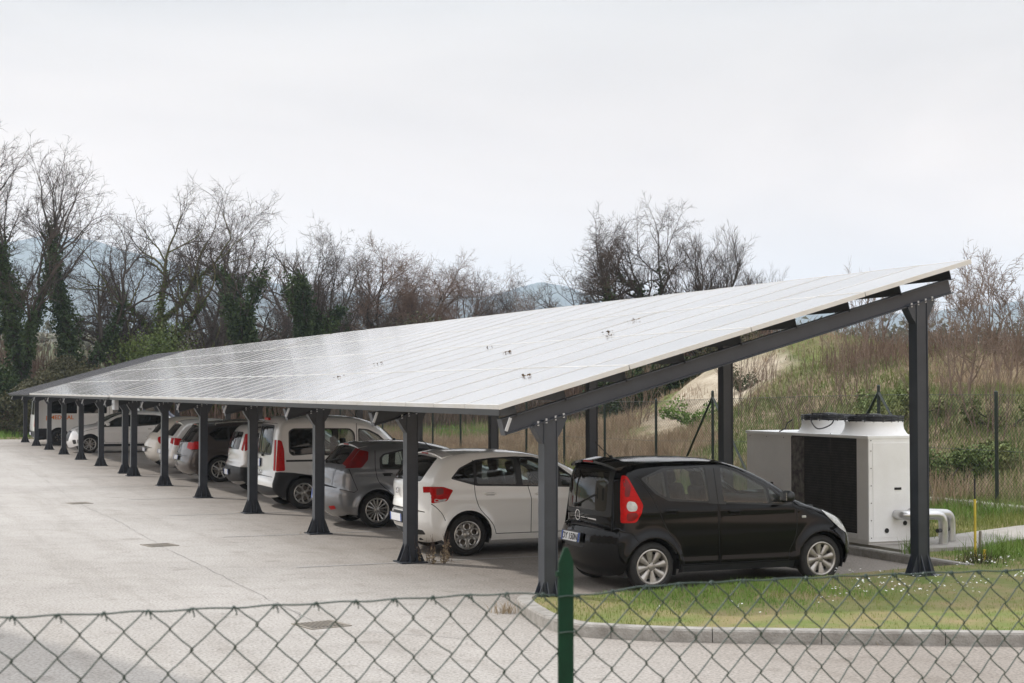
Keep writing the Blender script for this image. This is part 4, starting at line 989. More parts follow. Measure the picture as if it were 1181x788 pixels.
        for key in order:
            ch = parts[key]; Vv, Tt, Nn, Mm = [], [], [], []; b = 0
            for q, t, n, m in ch:
                if key[0] != 'interior_lining': t = orient(q, t, n)
                Vv.append(q); Tt.append(t+b); Nn.append(n); Mm.append(m); b += len(q)
            Vv = np.concatenate(Vv); Tt = np.concatenate(Tt); Nn = np.concatenate(Nn); Mm = np.concatenate(Mm)
            me = bpy.data.meshes.new(key[0]); me.from_pydata(Vv.tolist(), [], Tt.tolist()); me.polygons.foreach_set('material_index', Mm.astype(np.int32)); me.shade_smooth()
            me.update()
            if key[0] != 'interior_lining': me.normals_split_custom_set_from_vertices(Nn.tolist())
            mm_ = [key[3]] if len(key) > 3 and key[3] else mats.get(key[0], ['trim'])
            o = link_mesh(key[0], me, mm_, root)
            objs[key] = o
        s.objs = objs
        # --- wheels, housings, underbody
        wb = MB(); xo = s.xo
        for ax in (c['ra'], c['fa']):
            for sg in (-1, 1):
                y0 = sg*(s.hw-.05); y1 = sg*(s.hw-.36); a_ = [(ax-xo+(c['arch']+.0)*math.cos(t), c['R']+(c['arch'])*math.sin(t)) for t in np.linspace(-.35, math.pi+.35, 16)]
                k0 = len(wb.v); wb.add([(x, y0, z) for x, z in a_] + [(x, y1, z) for x, z in a_], [(i, i+1, 17+i, 16+i) for i in range(15)] + [tuple(range(16, 32))])
        x0 = c['prof'][0][0]+.12; wb.box(((c['L'])/2-xo, 0, .30), (c['fa']-c['ra']-2*c['arch']+.04, 2*s.hw-.16, .12)); wb.box((c['L']/2-xo, 0, .36), (c['L']-.9, .8, .10))
        wb.tube([(c['ra']-xo, -s.hw+.2, c['R']), (c['ra']-xo, s.hw-.2, c['R'])], .04, 8)
        wb.tube([(.16-xo, -.35, .24), (.55-xo, -.35, .26)], .035, 10)
        wb.build('underbody', 'rim_dark', root)
        s.wheels(root, c, wheels)
        s.cabin(root, c)
        s.trim(root, c, paintm, plate)
        return root
    def wheels(s, root, c, st):
        R0, W = c['R'], c.get('tw', .19); rr = R0*st.get('rim', .66)
        M = Matrix.Rotation(R(90), 3, 'X')           # local z -> -y
        t = MB(); prof = [(rr,-.075),(rr+.012,-W/2+.012),(rr+.03,-W/2),(R0-.05,-W/2+.002),(R0-.022,-W/2+.018),(R0-.004,-W/2+.035),(R0,-W/2+.06),(R0,-.02),(R0-.006,-.016),(R0-.006,.016),(R0,.02),(R0,W/2-.06),(R0-.004,W/2-.035),(R0-.022,W/2-.018),(R0-.05,W/2-.002),(rr+.03,W/2),(rr+.012,W/2-.012),(rr,.075)]
        t.lathe(prof, n=44, rot=M, close=True)
        rm = MB(); 
        rm.lathe([(rr-.004,-.07),(rr-.004,.060),(rr+.006,.082),(rr-.006,.086),(rr-.018,.076),(rr-.026,.03),(rr-.03,-.06)], n=40, rot=M)
        rm.lathe([(0,-.02),(rr-.01,-.02)], n=30, rot=M, m=1)
        rm.lathe([(0,.0),(.15,.0)], n=24, rot=M, m=2)      # brake disc
        n = st.get('n', 7); kind = st.get('kind', 'spoke'); rh = .045
        def sp(a, r0, r1, w0, w1, h0, h1, da=0):
            # a tapered spoke with a ridge along its middle
            ca, sa = math.cos(a), math.sin(a); a2 = a+da; cb, sb = math.cos(a2), math.sin(a2)
            p0 = Vector((r0*ca, r0*sa, 0)); p1 = Vector((r1*cb, r1*sb, 0)); d = (p1-p0).normalized(); q = Vector((-d.y, d.x, 0)); vs = []
            for p, w, h in ((p0, w0, h0), ((p0+p1)/2, (w0*.45+w1*.45), (h0+h1)/2), (p1, w1, h1)):
                vs += [p-q*w/2+Vector((0,0,h-.018)), p-q*w*.30+Vector((0,0,h)), p+Vector((0,0,h+.004)), p+q*w*.30+Vector((0,0,h)), p+q*w/2+Vector((0,0,h-.018))]
            fs = []
            for i in range(2):
                for k in range(4): fs.append((i*5+k, i*5+k+1, i*5+6+k, i*5+5+k))
            rm.add([M @ v for v in vs], fs)
        for k in range(n):
            a = 2*math.pi*k/n + st.get('phase', .3)
            if kind == 'spoke': sp(a, rh, rr-.012, st.get('w0', .05), st.get('w1', .075), .052, .068)
            elif kind == 'double':
                for e in (-1, 1): sp(a+e*.13, rh, rr-.012, .028, .034, .050, .070, da=e*.08)
            elif kind == 'y':
                sp(a, rh, rr*.58, .055, .05, .055, .062)
                for e in (-1, 1): sp(a, rr*.52, rr-.012, .04, .045, .06, .070, da=e*.33)
            elif kind == 'ring':
                sp(a, rh, rr-.012, .05, .085, .055, .068)
                c_ = (a+math.pi/n); cx, cy = (rr*.60)*math.cos(c_), (rr*.60)*math.sin(c_); ro = rr*.25
                rm.tube([M @ Vector((cx+ro*math.cos(t_), cy+ro*math.sin(t_), .060)) for t_ in np.linspace(0, 2*math.pi, 17)[:-1]], .013, 6, closed=True)
        rm.lathe([(0,.060),(.026,.060),(.034,.054),(.060,.050),(.062,.02)], n=20, rot=M)
        for k in range(5 if n != 4 else 4):
            a = 2*math.pi*k/5+.2; rm.lathe([(0,.056),(.007,.056),(.008,.046)], c=M @ Vector((.046*math.cos(a), .046*math.sin(a), 0)), n=6, rot=M, m=1)
        first = None
        for ax in (c['ra'], c['fa']):
            for sg in (-1, 1):
                rot = random.uniform(0, 6.28)
                if first is None:
                    w = bpy.data.objects.new('wheel', None); col.objects.link(w); w.empty_display_size = .1; w.parent = root
                    to = t.build('tyre', 'rubber', w, auto=50); ro = rm.build('rim', [st.get('mat', 'alloy'), 'rim_dark', 'grate_iron'], w, auto=40); first = w
                else:
                    w = first.copy(); col.objects.link(w); w.parent = root
                    for ch in first.children: d = ch.copy(); col.objects.link(d); d.parent = w
                w.location = (ax-s.xo, sg*(s.hw-W/2-.005), R0); w.rotation_euler = (0, rot if sg < 0 else -rot, 0 if sg < 0 else math.pi)
    def cabin(s, root, c):
        if c.get('nocabin'): return
        xo = s.xo; fa = c['fa']; xs = c.get('seatx', fa-1.15); zb = c.get('seatz', .52)
        def seat(x, y, w):
            mb = MB(); Rr = Matrix.Rotation(R(-14), 3, 'Y')
            mb.box((x-xo, y, zb), (.50, w, .16), bevel=.06); mb.box((x-.27-xo, y, zb+.32), (.13, w*.94, .60), rot=Rr, bevel=.06)
            o = mb.build('seat', 'seat_cloth', root, smooth=True)
            n = 1 if w < .7 else 3
            for k in range(n):
                yy = y + (0 if n == 1 else (k-1)*.42); h = MB(); h.box((x-.37-xo, yy, zb+.69), (.09, .24, .18), rot=Rr, bevel=.05); h.tube([(x-.35-xo, yy-.05, zb+.55), (x-.37-xo, yy-.05, zb+.65)], .008, 5); h.tube([(x-.35-xo, yy+.05, zb+.55), (x-.37-xo, yy+.05, zb+.65)], .008, 5)
                h.build('headrest', 'seat_cloth', o, smooth=True)
        seat(xs, .35, .50); seat(xs, -.35, .50); 
        if c.get('rear_seat', True): seat(c.get('rearx', xs-.82), 0, 1.20)
        mb = MB(); dx = c.get('dashx', fa-.45); mb.box((dx-xo, 0, zb+.30), (.42, 2*s.hw-.22, .26), bevel=.10); mb.box((dx+.25-xo, 0, zb+.30), (.5, 2*s.hw-.3, .10)); mb.build('dashboard', 'interior', root, smooth=True)
        mb = MB(); Rr = Matrix.Rotation(R(66), 3, 'Y'); cc = Vector((dx-.30-xo, .36, zb+.36))
        mb.tube([cc + Rr @ Vector((.18*math.cos(a), .18*math.sin(a), 0)) for a in np.linspace(0, 6.283, 25)[:-1]], .015, 6, closed=True); mb.tube([cc, cc+Vector((.25, 0, -.10))], .03, 8)
        for a in (0, 2.1, 4.2): mb.tube([cc, cc + Rr @ Vector((.17*math.cos(a), .17*math.sin(a), 0))], .014, 5)
        mb.build('steering_wheel', 'interior', root, smooth=True)
        mb = MB(); mb.box((c['L']/2-xo, 0, .34), (fa-c['ra']+.5, 2*s.hw-.24, .05)); mb.box((fa-.28-xo, 0, .58), (.04, 2*s.hw-.3, .5)); mb.box((c['ra']-.05-xo, 0, .62), (.9, 2*s.hw-.42, .06)); mb.build('cabin_floor', 'interior', root)
        m2 = c.get('rvm')
        if m2:
            mb = MB(); mb.box((m2[0]-xo, 0, m2[1]), (.03, .24, .07), bevel=.02); mb.tube([(m2[0]-xo, 0, m2[1]), (m2[0]+.07-xo, 0, m2[1]+.07)], .012, 5); mb.build('inside_mirror', 'interior', root)
    def trim(s, root, c, paintm, plate):
        xo = s.xo
        def yat(x, z): return float(s.side(np.array([x]), np.array([z]))[0])
        m = c.get('mirror')
        if m:
            for sg in (-1, 1):
                x, z = m; y = yat(x, z); mb = MB(); mb.box((x-.0-xo, sg*(y+.13), z+.055), (.13, .21, .135), bevel=.055); mb.box((x+.02-xo, sg*(y+.02), z), (.08, .10, .05), bevel=.02, m=1)
                o = mb.build('door_mirror', [c.get('mirror_mat', paintm), 'trim'], root, smooth=True); g = MB(); g.box((x-.066-xo, sg*(y+.135), z+.055), (.006, .16, .10), bevel=.002); g.build('mirror_glass', 'chrome', o)
        for (x, z) in c.get('handles', []):
            for sg in (-1, 1):
                y = yat(x, z); dk = [k for k in s.objs if k[0] == 'door' and k[1] == ('R' if sg < 0 else 'L')]
                par = root
                for k in dk:
                    if in_poly(np.array([x]), np.array([z]), s.c['doors'][k[2]])[0]: par = s.objs[k]
                mb = MB(); mb.box((x-xo, sg*(y+.022), z), (.17, .022, .028), bevel=.010); mb.box((x-.075-xo, sg*(y+.010), z), (.03, .03, .026), bevel=.006); mb.box((x+.075-xo, sg*(y+.010), z), (.03, .03, .026), bevel=.006)
                mb.box((x-xo, sg*(y+.0), z-.012), (.13, .008, .055), bevel=.003, m=1); mb.build('handle', [c.get('handle_mat', paintm), 'seam'], par, smooth=False)
        # side indicator
        if c.get('repeater'):
            x, z = c['repeater']
            for sg in (-1, 1): mb = MB(); mb.box((x-xo, sg*(yat(x, z)+.004), z), (.06, .016, .03), bevel=.007); mb.build('indicator', 'clear_lens', root, smooth=True)
        def top_point(p, t, off=0): 
            sv = np.array([s.s_at(p)]); Q = s.strip(sv, np.array([t]))[0]; e = .02
            a = s.strip(np.minimum(sv+e, s.arc[-1]), np.array([t]))[0]-s.strip(np.maximum(sv-e, 0), np.array([t]))[0]; a /= np.linalg.norm(a); n = Vector((-a[2], 0, a[0])) 
            q = Vector((Q[0]-xo, Q[1], Q[2])); return q + n*off, Vector(a), n
        if c.get('antenna'):
            p, t = c['antenna']; q, a, n = top_point(p, t, .0); mb = MB(); mb.tube([q, q+Vector((-.22, 0, .20))], .006, 6); mb.lathe([(.03,0),(.02,.025),(0,.03)], c=q, n=10); mb.build('antenna', 'trim', root)
        if plate:
            p, txt = plate[:2]; q, a, n = top_point(p, plate[3] if len(plate) > 3 else 0.0, .012)
            pw, ph = plate[2] if len(plate) > 2 and plate[2] else (.52, .11)
            # the plate stands vertical-ish on the rear face, facing backwards
            Xp = Vector((0, -1, 0)); Yp = Vector((a[0], 0, a[2])).normalized(); 
            if Yp.z < 0: Yp = -Yp
            Zp = Xp.cross(Yp).normalized(); q = q + Zp*(.012 if Zp.x < 0 else .0)
            M = Matrix.Translation(q) @ Matrix((Xp, Yp, Zp)).transposed().to_4x4()
            def bx(x0, x1, y0, y1, z, m): 
                mb.add([M @ Vector(v) for v in ((x0,y0,z-.006),(x1,y0,z-.006),(x1,y1,z-.006),(x0,y1,z-.006),(x0,y0,z),(x1,y0,z),(x1,y1,z),(x0,y1,z))], [(0,1,2,3),(4,5,6,7),(0,1,5,4),(1,2,6,5),(2,3,7,6),(3,0,4,7)], m)
            mb = MB(); bx(-pw/2-.012, pw/2+.012, -ph/2-.012, ph/2+.012, .004, 2); bx(-pw/2, pw/2, -ph/2, ph/2, .010, 0); bx(-pw/2, -pw/2+.04, -ph/2, ph/2, .0115, 1); bx(pw/2-.04, pw/2, -ph/2, ph/2, .0115, 1)
            o = mb.build('licence_plate', ['plate_white', 'plate_blue', 'trim'], root)
            if txt: text_mesh('lettering', txt, ph*.98, 'ink', o, M @ Matrix.Translation((0,-.004,.0115)))
        b = c.get('badge')
        if b:
            q, a, n = top_point(b, 0.0, .02); Rr = Matrix.Rotation(R(-90), 3, 'Y'); mb = MB(); rb = c.get('badge_r', .05)
            mb.tube([q+Vector((-.004, rb*math.cos(t), rb*math.sin(t))) for t in np.linspace(0, 6.283, 25)[:-1]], .007, 6, closed=True)
            if c.get('bolt'): mb.add([q+Vector((-.006, y, z)) for y, z in ((rb,.004),(-.006,-.001+.010),(.010,-.010),(-rb,-.004),(.006,-.012+.004),(-.010,.010))], [(0,1,5),(1,2,5),(2,3,4),(1,2,4)])
            else: mb.lathe([(0,0),(rb*.8,0)], c=q, n=20, rot=Rr)
            mb.build('badge', 'chrome', root)
        w = c.get('wiper')
        if w:
            q0, a0, n0 = top_point(w[0], w[1], .02); q1, a1, n1 = top_point(w[2], w[3], .015); mb = MB(); mb.tube([q0, q0*.4+q1*.6, q1], .009, 6); mb.box(q0, (.05,.06,.05), bevel=.015); 
            mb.build('wiper', 'trim', root)
        if c.get('rails'):
            for sg in (-1, 1):
                P = []
                for x, z in c['rails']: P.append(Vector((x-xo, sg*(yat(x, z-.03)-.02), z+.05)))
                P = [P[0]-Vector((0,0,.05))] + P + [P[-1]-Vector((0,0,.05))]; mb = MB(); mb.tube(P, .016, 7); mb.build('roof_rail', c.get('rail_mat', 'galv'), root, smooth=True)
        if c.get('spoiler'):
            p, dx = c['spoiler']; q, a, n = top_point(p, 0, 0); e = float(s.edgeY(np.interp(s.s_at(p), s.arc, np.arange(len(s.arc))))); mb = MB(); N_ = 12; vs = []
            for k in range(N_+1):
                t = -1+2*k/N_; Q = s.strip(np.array([s.s_at(p)]), np.array([t*.96]))[0]; x, y, z = Q[0]-xo, Q[1], Q[2]
                vs += [(x+.10, y, z+.035), (x-dx, y*.97, z+.0), (x-dx, y*.97, z-.03), (x+.05, y, z-.03)]
            fs = []
            for k in range(N_): fs += [(k*4+j, k*4+(j+1)%4, k*4+4+(j+1)%4, k*4+4+j) for j in range(4)]
            fs += [(0,1,2,3), (N_*4, N_*4+1, N_*4+2, N_*4+3)]; mb.add(vs, fs); o = mb.build('spoiler', c.get('spoiler_mat', paintm), root, auto=40)
            g = MB(); g.box((q.x-dx-.004, 0, q.z-.014), (.012, .26, .02), bevel=.004); g.build('brake_light', 'red_lens', o)
        for f in c.get('extra', []): f(s, root)
def car_loc(c, uw):
    """uw = point under the near rear wheel (u, w)"""
    return uw
def place(c, u_near, w_ra, nose=1):
    """world location and heading of the car centre, from the near side's position and the rear axle"""
    uc = u_near + c['hw']; wc = w_ra + nose*(c['L']/2 - c['ra']); return UW(uc, wc, 0), (HEAD if nose > 0 else HEAD + math.pi)

W1 = ('wn',)
def win(poly, **k): return dict(n='window', poly=poly, **k)
def mt(poly, m, **k): return dict(n='mat', poly=poly, m=m, **k)

# ---- black mini MPV in front
agila = dict(L=3.74, hw=.84, R=.292, arch=.345, ra=.62, fa=2.98, sill=.21, res=.034, crown_rear=.19, crown_front=.30, crown_top=.035, tum=.20, seatx=1.85, rearx=1.05, seatz=.60, dashx=2.45,
    prof=[(.30,.22),(.20,.33),(.165,.48),(.165,.62),(.20,.70),(.235,.735),(.245,.85),(.255,1.1),(.285,1.34),(.34,1.45),(.45,1.49),(.75,1.515),(1.15,1.525),(1.59,1.505),(1.82,1.455),(2.04,1.375),(2.38,1.205),(2.69,1.01),(2.80,.965),(2.98,.905),(3.18,.825),(3.33,.70),(3.41,.54),(3.43,.38),(3.40,.22)],
    belt=[(0,1.12),(1.0,1.06),(2.6,.98),(3.7,.95)], flare=.035, crease=[(.93,.008,.04),(.33,.012,.05)],
    side=[dict(n='tail_light', poly=[(.235,1.36),(.33,1.37),(.41,1.19),(.50,1.02),(.47,.93),(.40,.82),(.235,.815),(.235,1.05)], id='tl', round=.03), 
          win([(.53,1.325),(.80,1.415),(.82,1.10),(.70,1.17)], id='q', mat='auto_glass'), win([(.845,1.425),(1.37,1.452),(1.40,1.045),(.865,1.09)], id='r'),
          win([(1.585,1.452),(1.80,1.405),(2.20,1.205),(2.24,1.00),(1.60,1.032)], id='f'), win([(2.24,1.19),(2.30,1.165),(2.45,1.02),(2.44,.995),(2.275,1.0)], id='v', round=.015),
          mt([(1.36,1.47),(1.60,1.47),(1.63,1.0),(1.385,1.02)], 1, round=.01), mt([(.49,1.335),(.80,1.45),(1.40,1.475),(1.62,1.475),(1.83,1.42),(2.30,1.20),(2.58,.98),(2.45,.965),(.84,1.06),(.67,1.15)], 1, round=.03),
          mt([(1.02,.21),(1.02,.29),(2.58,.29),(2.58,.21)], 1, round=.005)],
    lines=[([(.43,1.36),(.60,1.15),(.72,.92),(.80,.75),(.93,.56),(1.02,.42),(1.04,.30)], 1), ([(1.50,1.44),(1.52,1.0),(1.535,.30)], 0), ([(1.04,.30),(2.50,.30)], 0), ([(2.58,.98),(2.62,.85),(2.60,.6),(2.52,.42),(2.50,.30)], 1), ([(.20,.72),(.34,.70),(.42,.60)], 0),
           ([(2.60,.965),(2.78,.915),(3.05,.84),(3.20,.77)], 1)],
    doors=[[(.46,1.34),(.62,1.15),(.74,.92),(.82,.75),(.95,.56),(1.04,.42),(1.06,.305),(1.53,.305),(1.515,1.0),(1.495,1.5),(.80,1.49)], [(1.505,1.5),(1.525,1.0),(1.54,.305),(2.49,.305),(2.51,.42),(2.59,.6),(2.61,.85),(2.57,.985),(2.30,1.205),(1.83,1.44)]],
    top=[dict(n='windshield', poly=[((1.72,1.48),-.80),((1.72,1.48),.80),((2.66,1.03),.90),((2.66,1.03),-.90)], round=.08), dict(n='rear_window', poly=[((.20,.93),-.74),((.205,.93),.74),((.27,1.40),.76),((.27,1.40),-.76)], round=.07),
         mt([((.195,.87),-.83),((.195,.87),.83),((.30,1.44),.86),((.30,1.44),-.86)], 1),
         dict(n='headlight', poly=[((3.02,.89),.80),((3.05,.88),1.01),((3.36,.64),1.01),((3.34,.68),.76)], mirror=True, id='hls', round=.03), mt([((3.36,.66),-.55),((3.36,.66),.55),((3.42,.50),.5),((3.42,.50),-.5)], 1), mt([((3.43,.44),-.7),((3.43,.44),.7),((3.41,.27),.7),((3.41,.27),-.7)], 1),
         mt([((.09,.655),-.30),((.09,.655),.30),((.09,.50),.33),((.09,.50),-.33)], 1), mt([((.195,.80),-.5),((.195,.80),.5),((.195,.825),.5),((.195,.825),-.5)], 4, round=.005)],
    toplines=[[((.17,.715),-.9),((.17,.715),.9)], [((.17,.715),.88),((.205,1.3),.86)], [((.17,.715),-.88),((.205,1.3),-.86)], [((2.70,1.0),-.95),((2.70,1.0),.95)], [((2.70,1.0),.93),((3.30,.73),.72)], [((2.70,1.0),-.93),((3.30,.73),-.72)], [((3.30,.73),-.72),((3.30,.73),.72)]],
    cabin=(0,2.75), mirror=(2.42,1.03), mirror_mat='trim', handles=[(.87,.945),(1.74,.915)], repeater=(2.72,.82), antenna=((.6,1.5),.35), badge=(.195,.86), badge_r=.062, bolt=True, wiper=((.205,.98),.1,(.23,1.12),-.5), spoiler=((.33,1.46),.10), rvm=(2.02,1.32))
# headlight reaches on to the flank
agila['side'].insert(0, dict(n='headlight', poly=[(3.00,.895),(3.22,.80),(3.36,.64),(3.35,.60),(3.24,.66),(3.08,.80)], id='hl', round=.03))

c3 = dict(L=3.94, hw=.865, R=.30, arch=.36, ra=.71, fa=3.17, sill=.22, res=.036, crown_rear=.22, crown_front=.30, crown_top=.03, tum=.24, seatx=1.95, rearx=1.10, seatz=.55, dashx=2.6, a_top=.09, r_top=.2,
    prof=[(.34,.24),(.22,.34),(.17,.46),(.165,.66),(.19,.82),(.17,.98),(.19,1.08),(.27,1.21),(.38,1.345),(.47,1.405),(.66,1.45),(1.0,1.475),(1.45,1.465),(1.75,1.435),(2.1,1.345),(2.45,1.185),(2.7,1.04),(2.85,.985),(3.15,.93),(3.40,.83),(3.55,.68),(3.62,.50),(3.62,.36),(3.56,.22)],
    belt=[(0,1.05),(1.0,1.0),(2.7,.95),(4,.9)], flare=.04, crease=[(.80,.010,.05)],
    side=[dict(n='tail_light', poly=[(.10,.93),(.12,1.0),(.34,1.0),(.49,.95),(.39,.80),(.18,.765),(.19,.89)], id='tl', round=.025),
          win([(.50,1.12),(.60,1.235),(.82,1.33),(.82,1.04)], id='q', mat='dark_glass'), win([(.86,1.34),(1.13,1.375),(1.46,1.385),(1.48,1.01),(.86,1.03)], id='r', mat='auto_glass'), win([(1.56,1.385),(1.76,1.375),(2.12,1.27),(2.14,.98),(1.57,.995)], id='f'), win([(2.18,1.25),(2.36,1.12),(2.44,1.0),(2.41,.965),(2.20,.975)], id='v', round=.02),
          mt([(.46,1.11),(.60,1.26),(.85,1.37),(1.13,1.40),(1.48,1.41),(1.78,1.40),(2.14,1.295),(2.50,1.03),(2.50,.945),(1.7,.975),(.86,1.0)], 1, round=.03)],
    lines=[([(.82,1.37),(.82,1.0),(.835,.83),(.90,.66),(1.03,.52),(1.12,.40),(1.15,.31)], 1), ([(1.51,1.40),(1.52,.98),(1.68,.80),(1.70,.30)], 0) if False else ([(1.52,1.40),(1.66,.97),(1.70,.80),(1.70,.31)], 0), ([(1.15,.31),(2.60,.31)], 0), ([(2.55,.96),(2.62,.8),(2.60,.31)], 1), ([(.10,.80),(.18,.76),(.33,.60),(.36,.52)], 1)],
    doors=[[(.83,1.45),(.83,1.0),(.845,.83),(.91,.66),(1.04,.52),(1.13,.40),(1.16,.315),(1.69,.315),(1.69,.80),(1.65,.97),(1.51,1.45)], [(1.53,1.45),(1.67,.97),(1.71,.80),(1.71,.315),(2.59,.315),(2.61,.8),(2.54,.96),(2.12,1.31),(1.78,1.42)]],
    top=[dict(n='windshield', poly=[((1.55,1.49),-.82),((1.55,1.49),.82),((2.72,1.03),.9),((2.72,1.03),-.9)], round=.08), dict(n='rear_window', poly=[((.085,1.06),-.80),((.085,1.06),.80),((.36,1.405),.80),((.36,1.405),-.80)], round=.06),
         dict(n='tail_light', poly=[((.06,.90),.86),((.07,1.0),.86),((.07,1.01),1.01),((.06,.90),1.01)], mirror=True, id='tls', round=.01), mt([((.05,.62),-.34),((.05,.62),.34),((.05,.46),.36),((.05,.46),-.36)], 1),
         dict(n='headlight', poly=[((3.2,.92),.78),((3.2,.92),1.01),((3.55,.68),1.01),((3.52,.72),.74)], mirror=True, id='hls', round=.03), mt([((.14,.30),-.8),((.14,.30),.8),((.08,.37),.8),((.08,.37),-.8)], 1), mt([((3.6,.55),-.5),((3.6,.55),.5),((3.62,.4),.5),((3.62,.4),-.5)], 1)],
    toplines=[[((.045,.64),-.9),((.045,.64),.9)], [((2.8,1.0),-.95),((2.8,1.0),.95)]],
    cabin=(0,2.9), mirror=(2.52,.99), handles=[(1.06,.885),(1.86,.87)], antenna=((.55,1.46),.2), badge=(.07,.92), badge_r=.04, spoiler=((.44,1.44),.06), wiper=((.09,1.08),.0,(.15,1.18),-.45), rvm=(1.95,1.3))
punto = dict(L=4.03, hw=.845, R=.305, arch=.365, ra=.72, fa=3.23, sill=.23, res=.042, crown_rear=.17, crown_front=.34, crown_top=.05, tum=.24, seatx=2.0, rearx=1.15, seatz=.50, dashx=2.65, a_top=.08,
    prof=[(.22,.24),(.07,.36),(.03,.50),(.04,.62),(.09,.72),(.10,.86),(.12,.98),(.20,1.06),(.34,1.22),(.46,1.35),(.60,1.395),(.9,1.43),(1.4,1.435),(1.75,1.40),(2.1,1.31),(2.5,1.14),(2.75,1.0),(3.05,.93),(3.35,.84),(3.55,.70),(3.66,.54),(3.66,.38),(3.6,.24)],
    belt=[(0,1.05),(.8,1.0),(2.7,.93),(4,.9)], flare=.045, crease=[(.95,.012,.05),(.36,.01,.05)],
    side=[dict(n='tail_light', poly=[(.16,1.03),(.30,1.17),(.45,1.34),(.58,1.31),(.56,1.17),(.44,1.04)], id='tl', round=.02, mat='dark_red_lens'),
          win([(.82,1.205),(.87,1.25),(1.22,1.32),(1.45,1.335),(1.46,1.01),(.82,1.03)], id='r', mat='auto_glass'), win([(1.56,1.335),(1.78,1.31),(2.16,1.18),(2.34,1.05),(2.36,.985),(1.57,1.005)], id='f'),
          mt([(.77,1.20),(.84,1.27),(1.22,1.345),(1.5,1.36),(1.80,1.335),(2.2,1.2),(2.5,1.0),(2.45,.965),(.77,1.005)], 1, round=.03)],
    lines=[([(.70,1.33),(.69,1.0),(.74,.80),(.92,.62),(1.06,.48),(1.12,.31)], 1), ([(1.51,1.36),(1.51,.31)], 0), ([(1.12,.31),(2.6,.31)], 0), ([(2.52,.98),(2.6,.8),(2.6,.31)], 1), ([(.22,1.02),(.30,.80),(.36,.66),(.30,.62),(.06,.68)], 0)],
    doors=[[(.71,1.33),(.70,1.0),(.75,.80),(.93,.62),(1.07,.48),(1.13,.315),(1.50,.315),(1.50,1.38),(1.2,1.38)], [(1.52,1.38),(1.52,.315),(2.59,.315),(2.59,.8),(2.51,.985),(2.2,1.22),(1.8,1.36)]],
    top=[dict(n='windshield', poly=[((1.65,1.43),-.82),((1.65,1.43),.82),((2.72,1.02),.9),((2.72,1.02),-.9)], round=.08), dict(n='rear_window', poly=[((.19,1.05),-.80),((.19,1.05),.80),((.45,1.34),.76),((.45,1.34),-.76)], round=.05),
         dict(n='tail_light', poly=[((.20,1.07),.80),((.45,1.34),.80),((.47,1.355),1.01),((.20,1.05),1.01)], mirror=True, id='tls', round=.01, mat='dark_red_lens'),
         mt([((.05,.66),-.46),((.05,.66),.46),((.03,.46),.40),((.03,.46),-.40)], 1), dict(n='headlight', poly=[((3.1,.92),.78),((3.1,.92),1.01),((3.58,.66),1.01),((3.52,.72),.74)], mirror=True, id='hls', round=.03),
         dict(n='tail_light', poly=[((.07,.36),.62),((.07,.36),.86),((.05,.41),.86),((.05,.41),.62)], mirror=True, id='fog', round=.01), mt([((3.64,.55),-.5),((3.64,.55),.5),((3.66,.36),.5),((3.66,.36),-.5)], 1)],
    toplines=[[((.06,.69),-.9),((.06,.69),.9)], [((.08,.70),.70),((.13,1.0),.74)], [((.08,.70),-.70),((.13,1.0),-.74)], [((2.8,1.0),-.95),((2.8,1.0),.95)]],
    cabin=(0,2.9), mirror=(2.5,.98), handles=[(.90,.93),(1.78,.91)], handle_mat='trim', antenna=((1.3,1.43),0), badge=(.10,.88), badge_r=.035, spoiler=((.50,1.37),.06), wiper=((.16,1.02),.0,(.26,1.12),-.5))
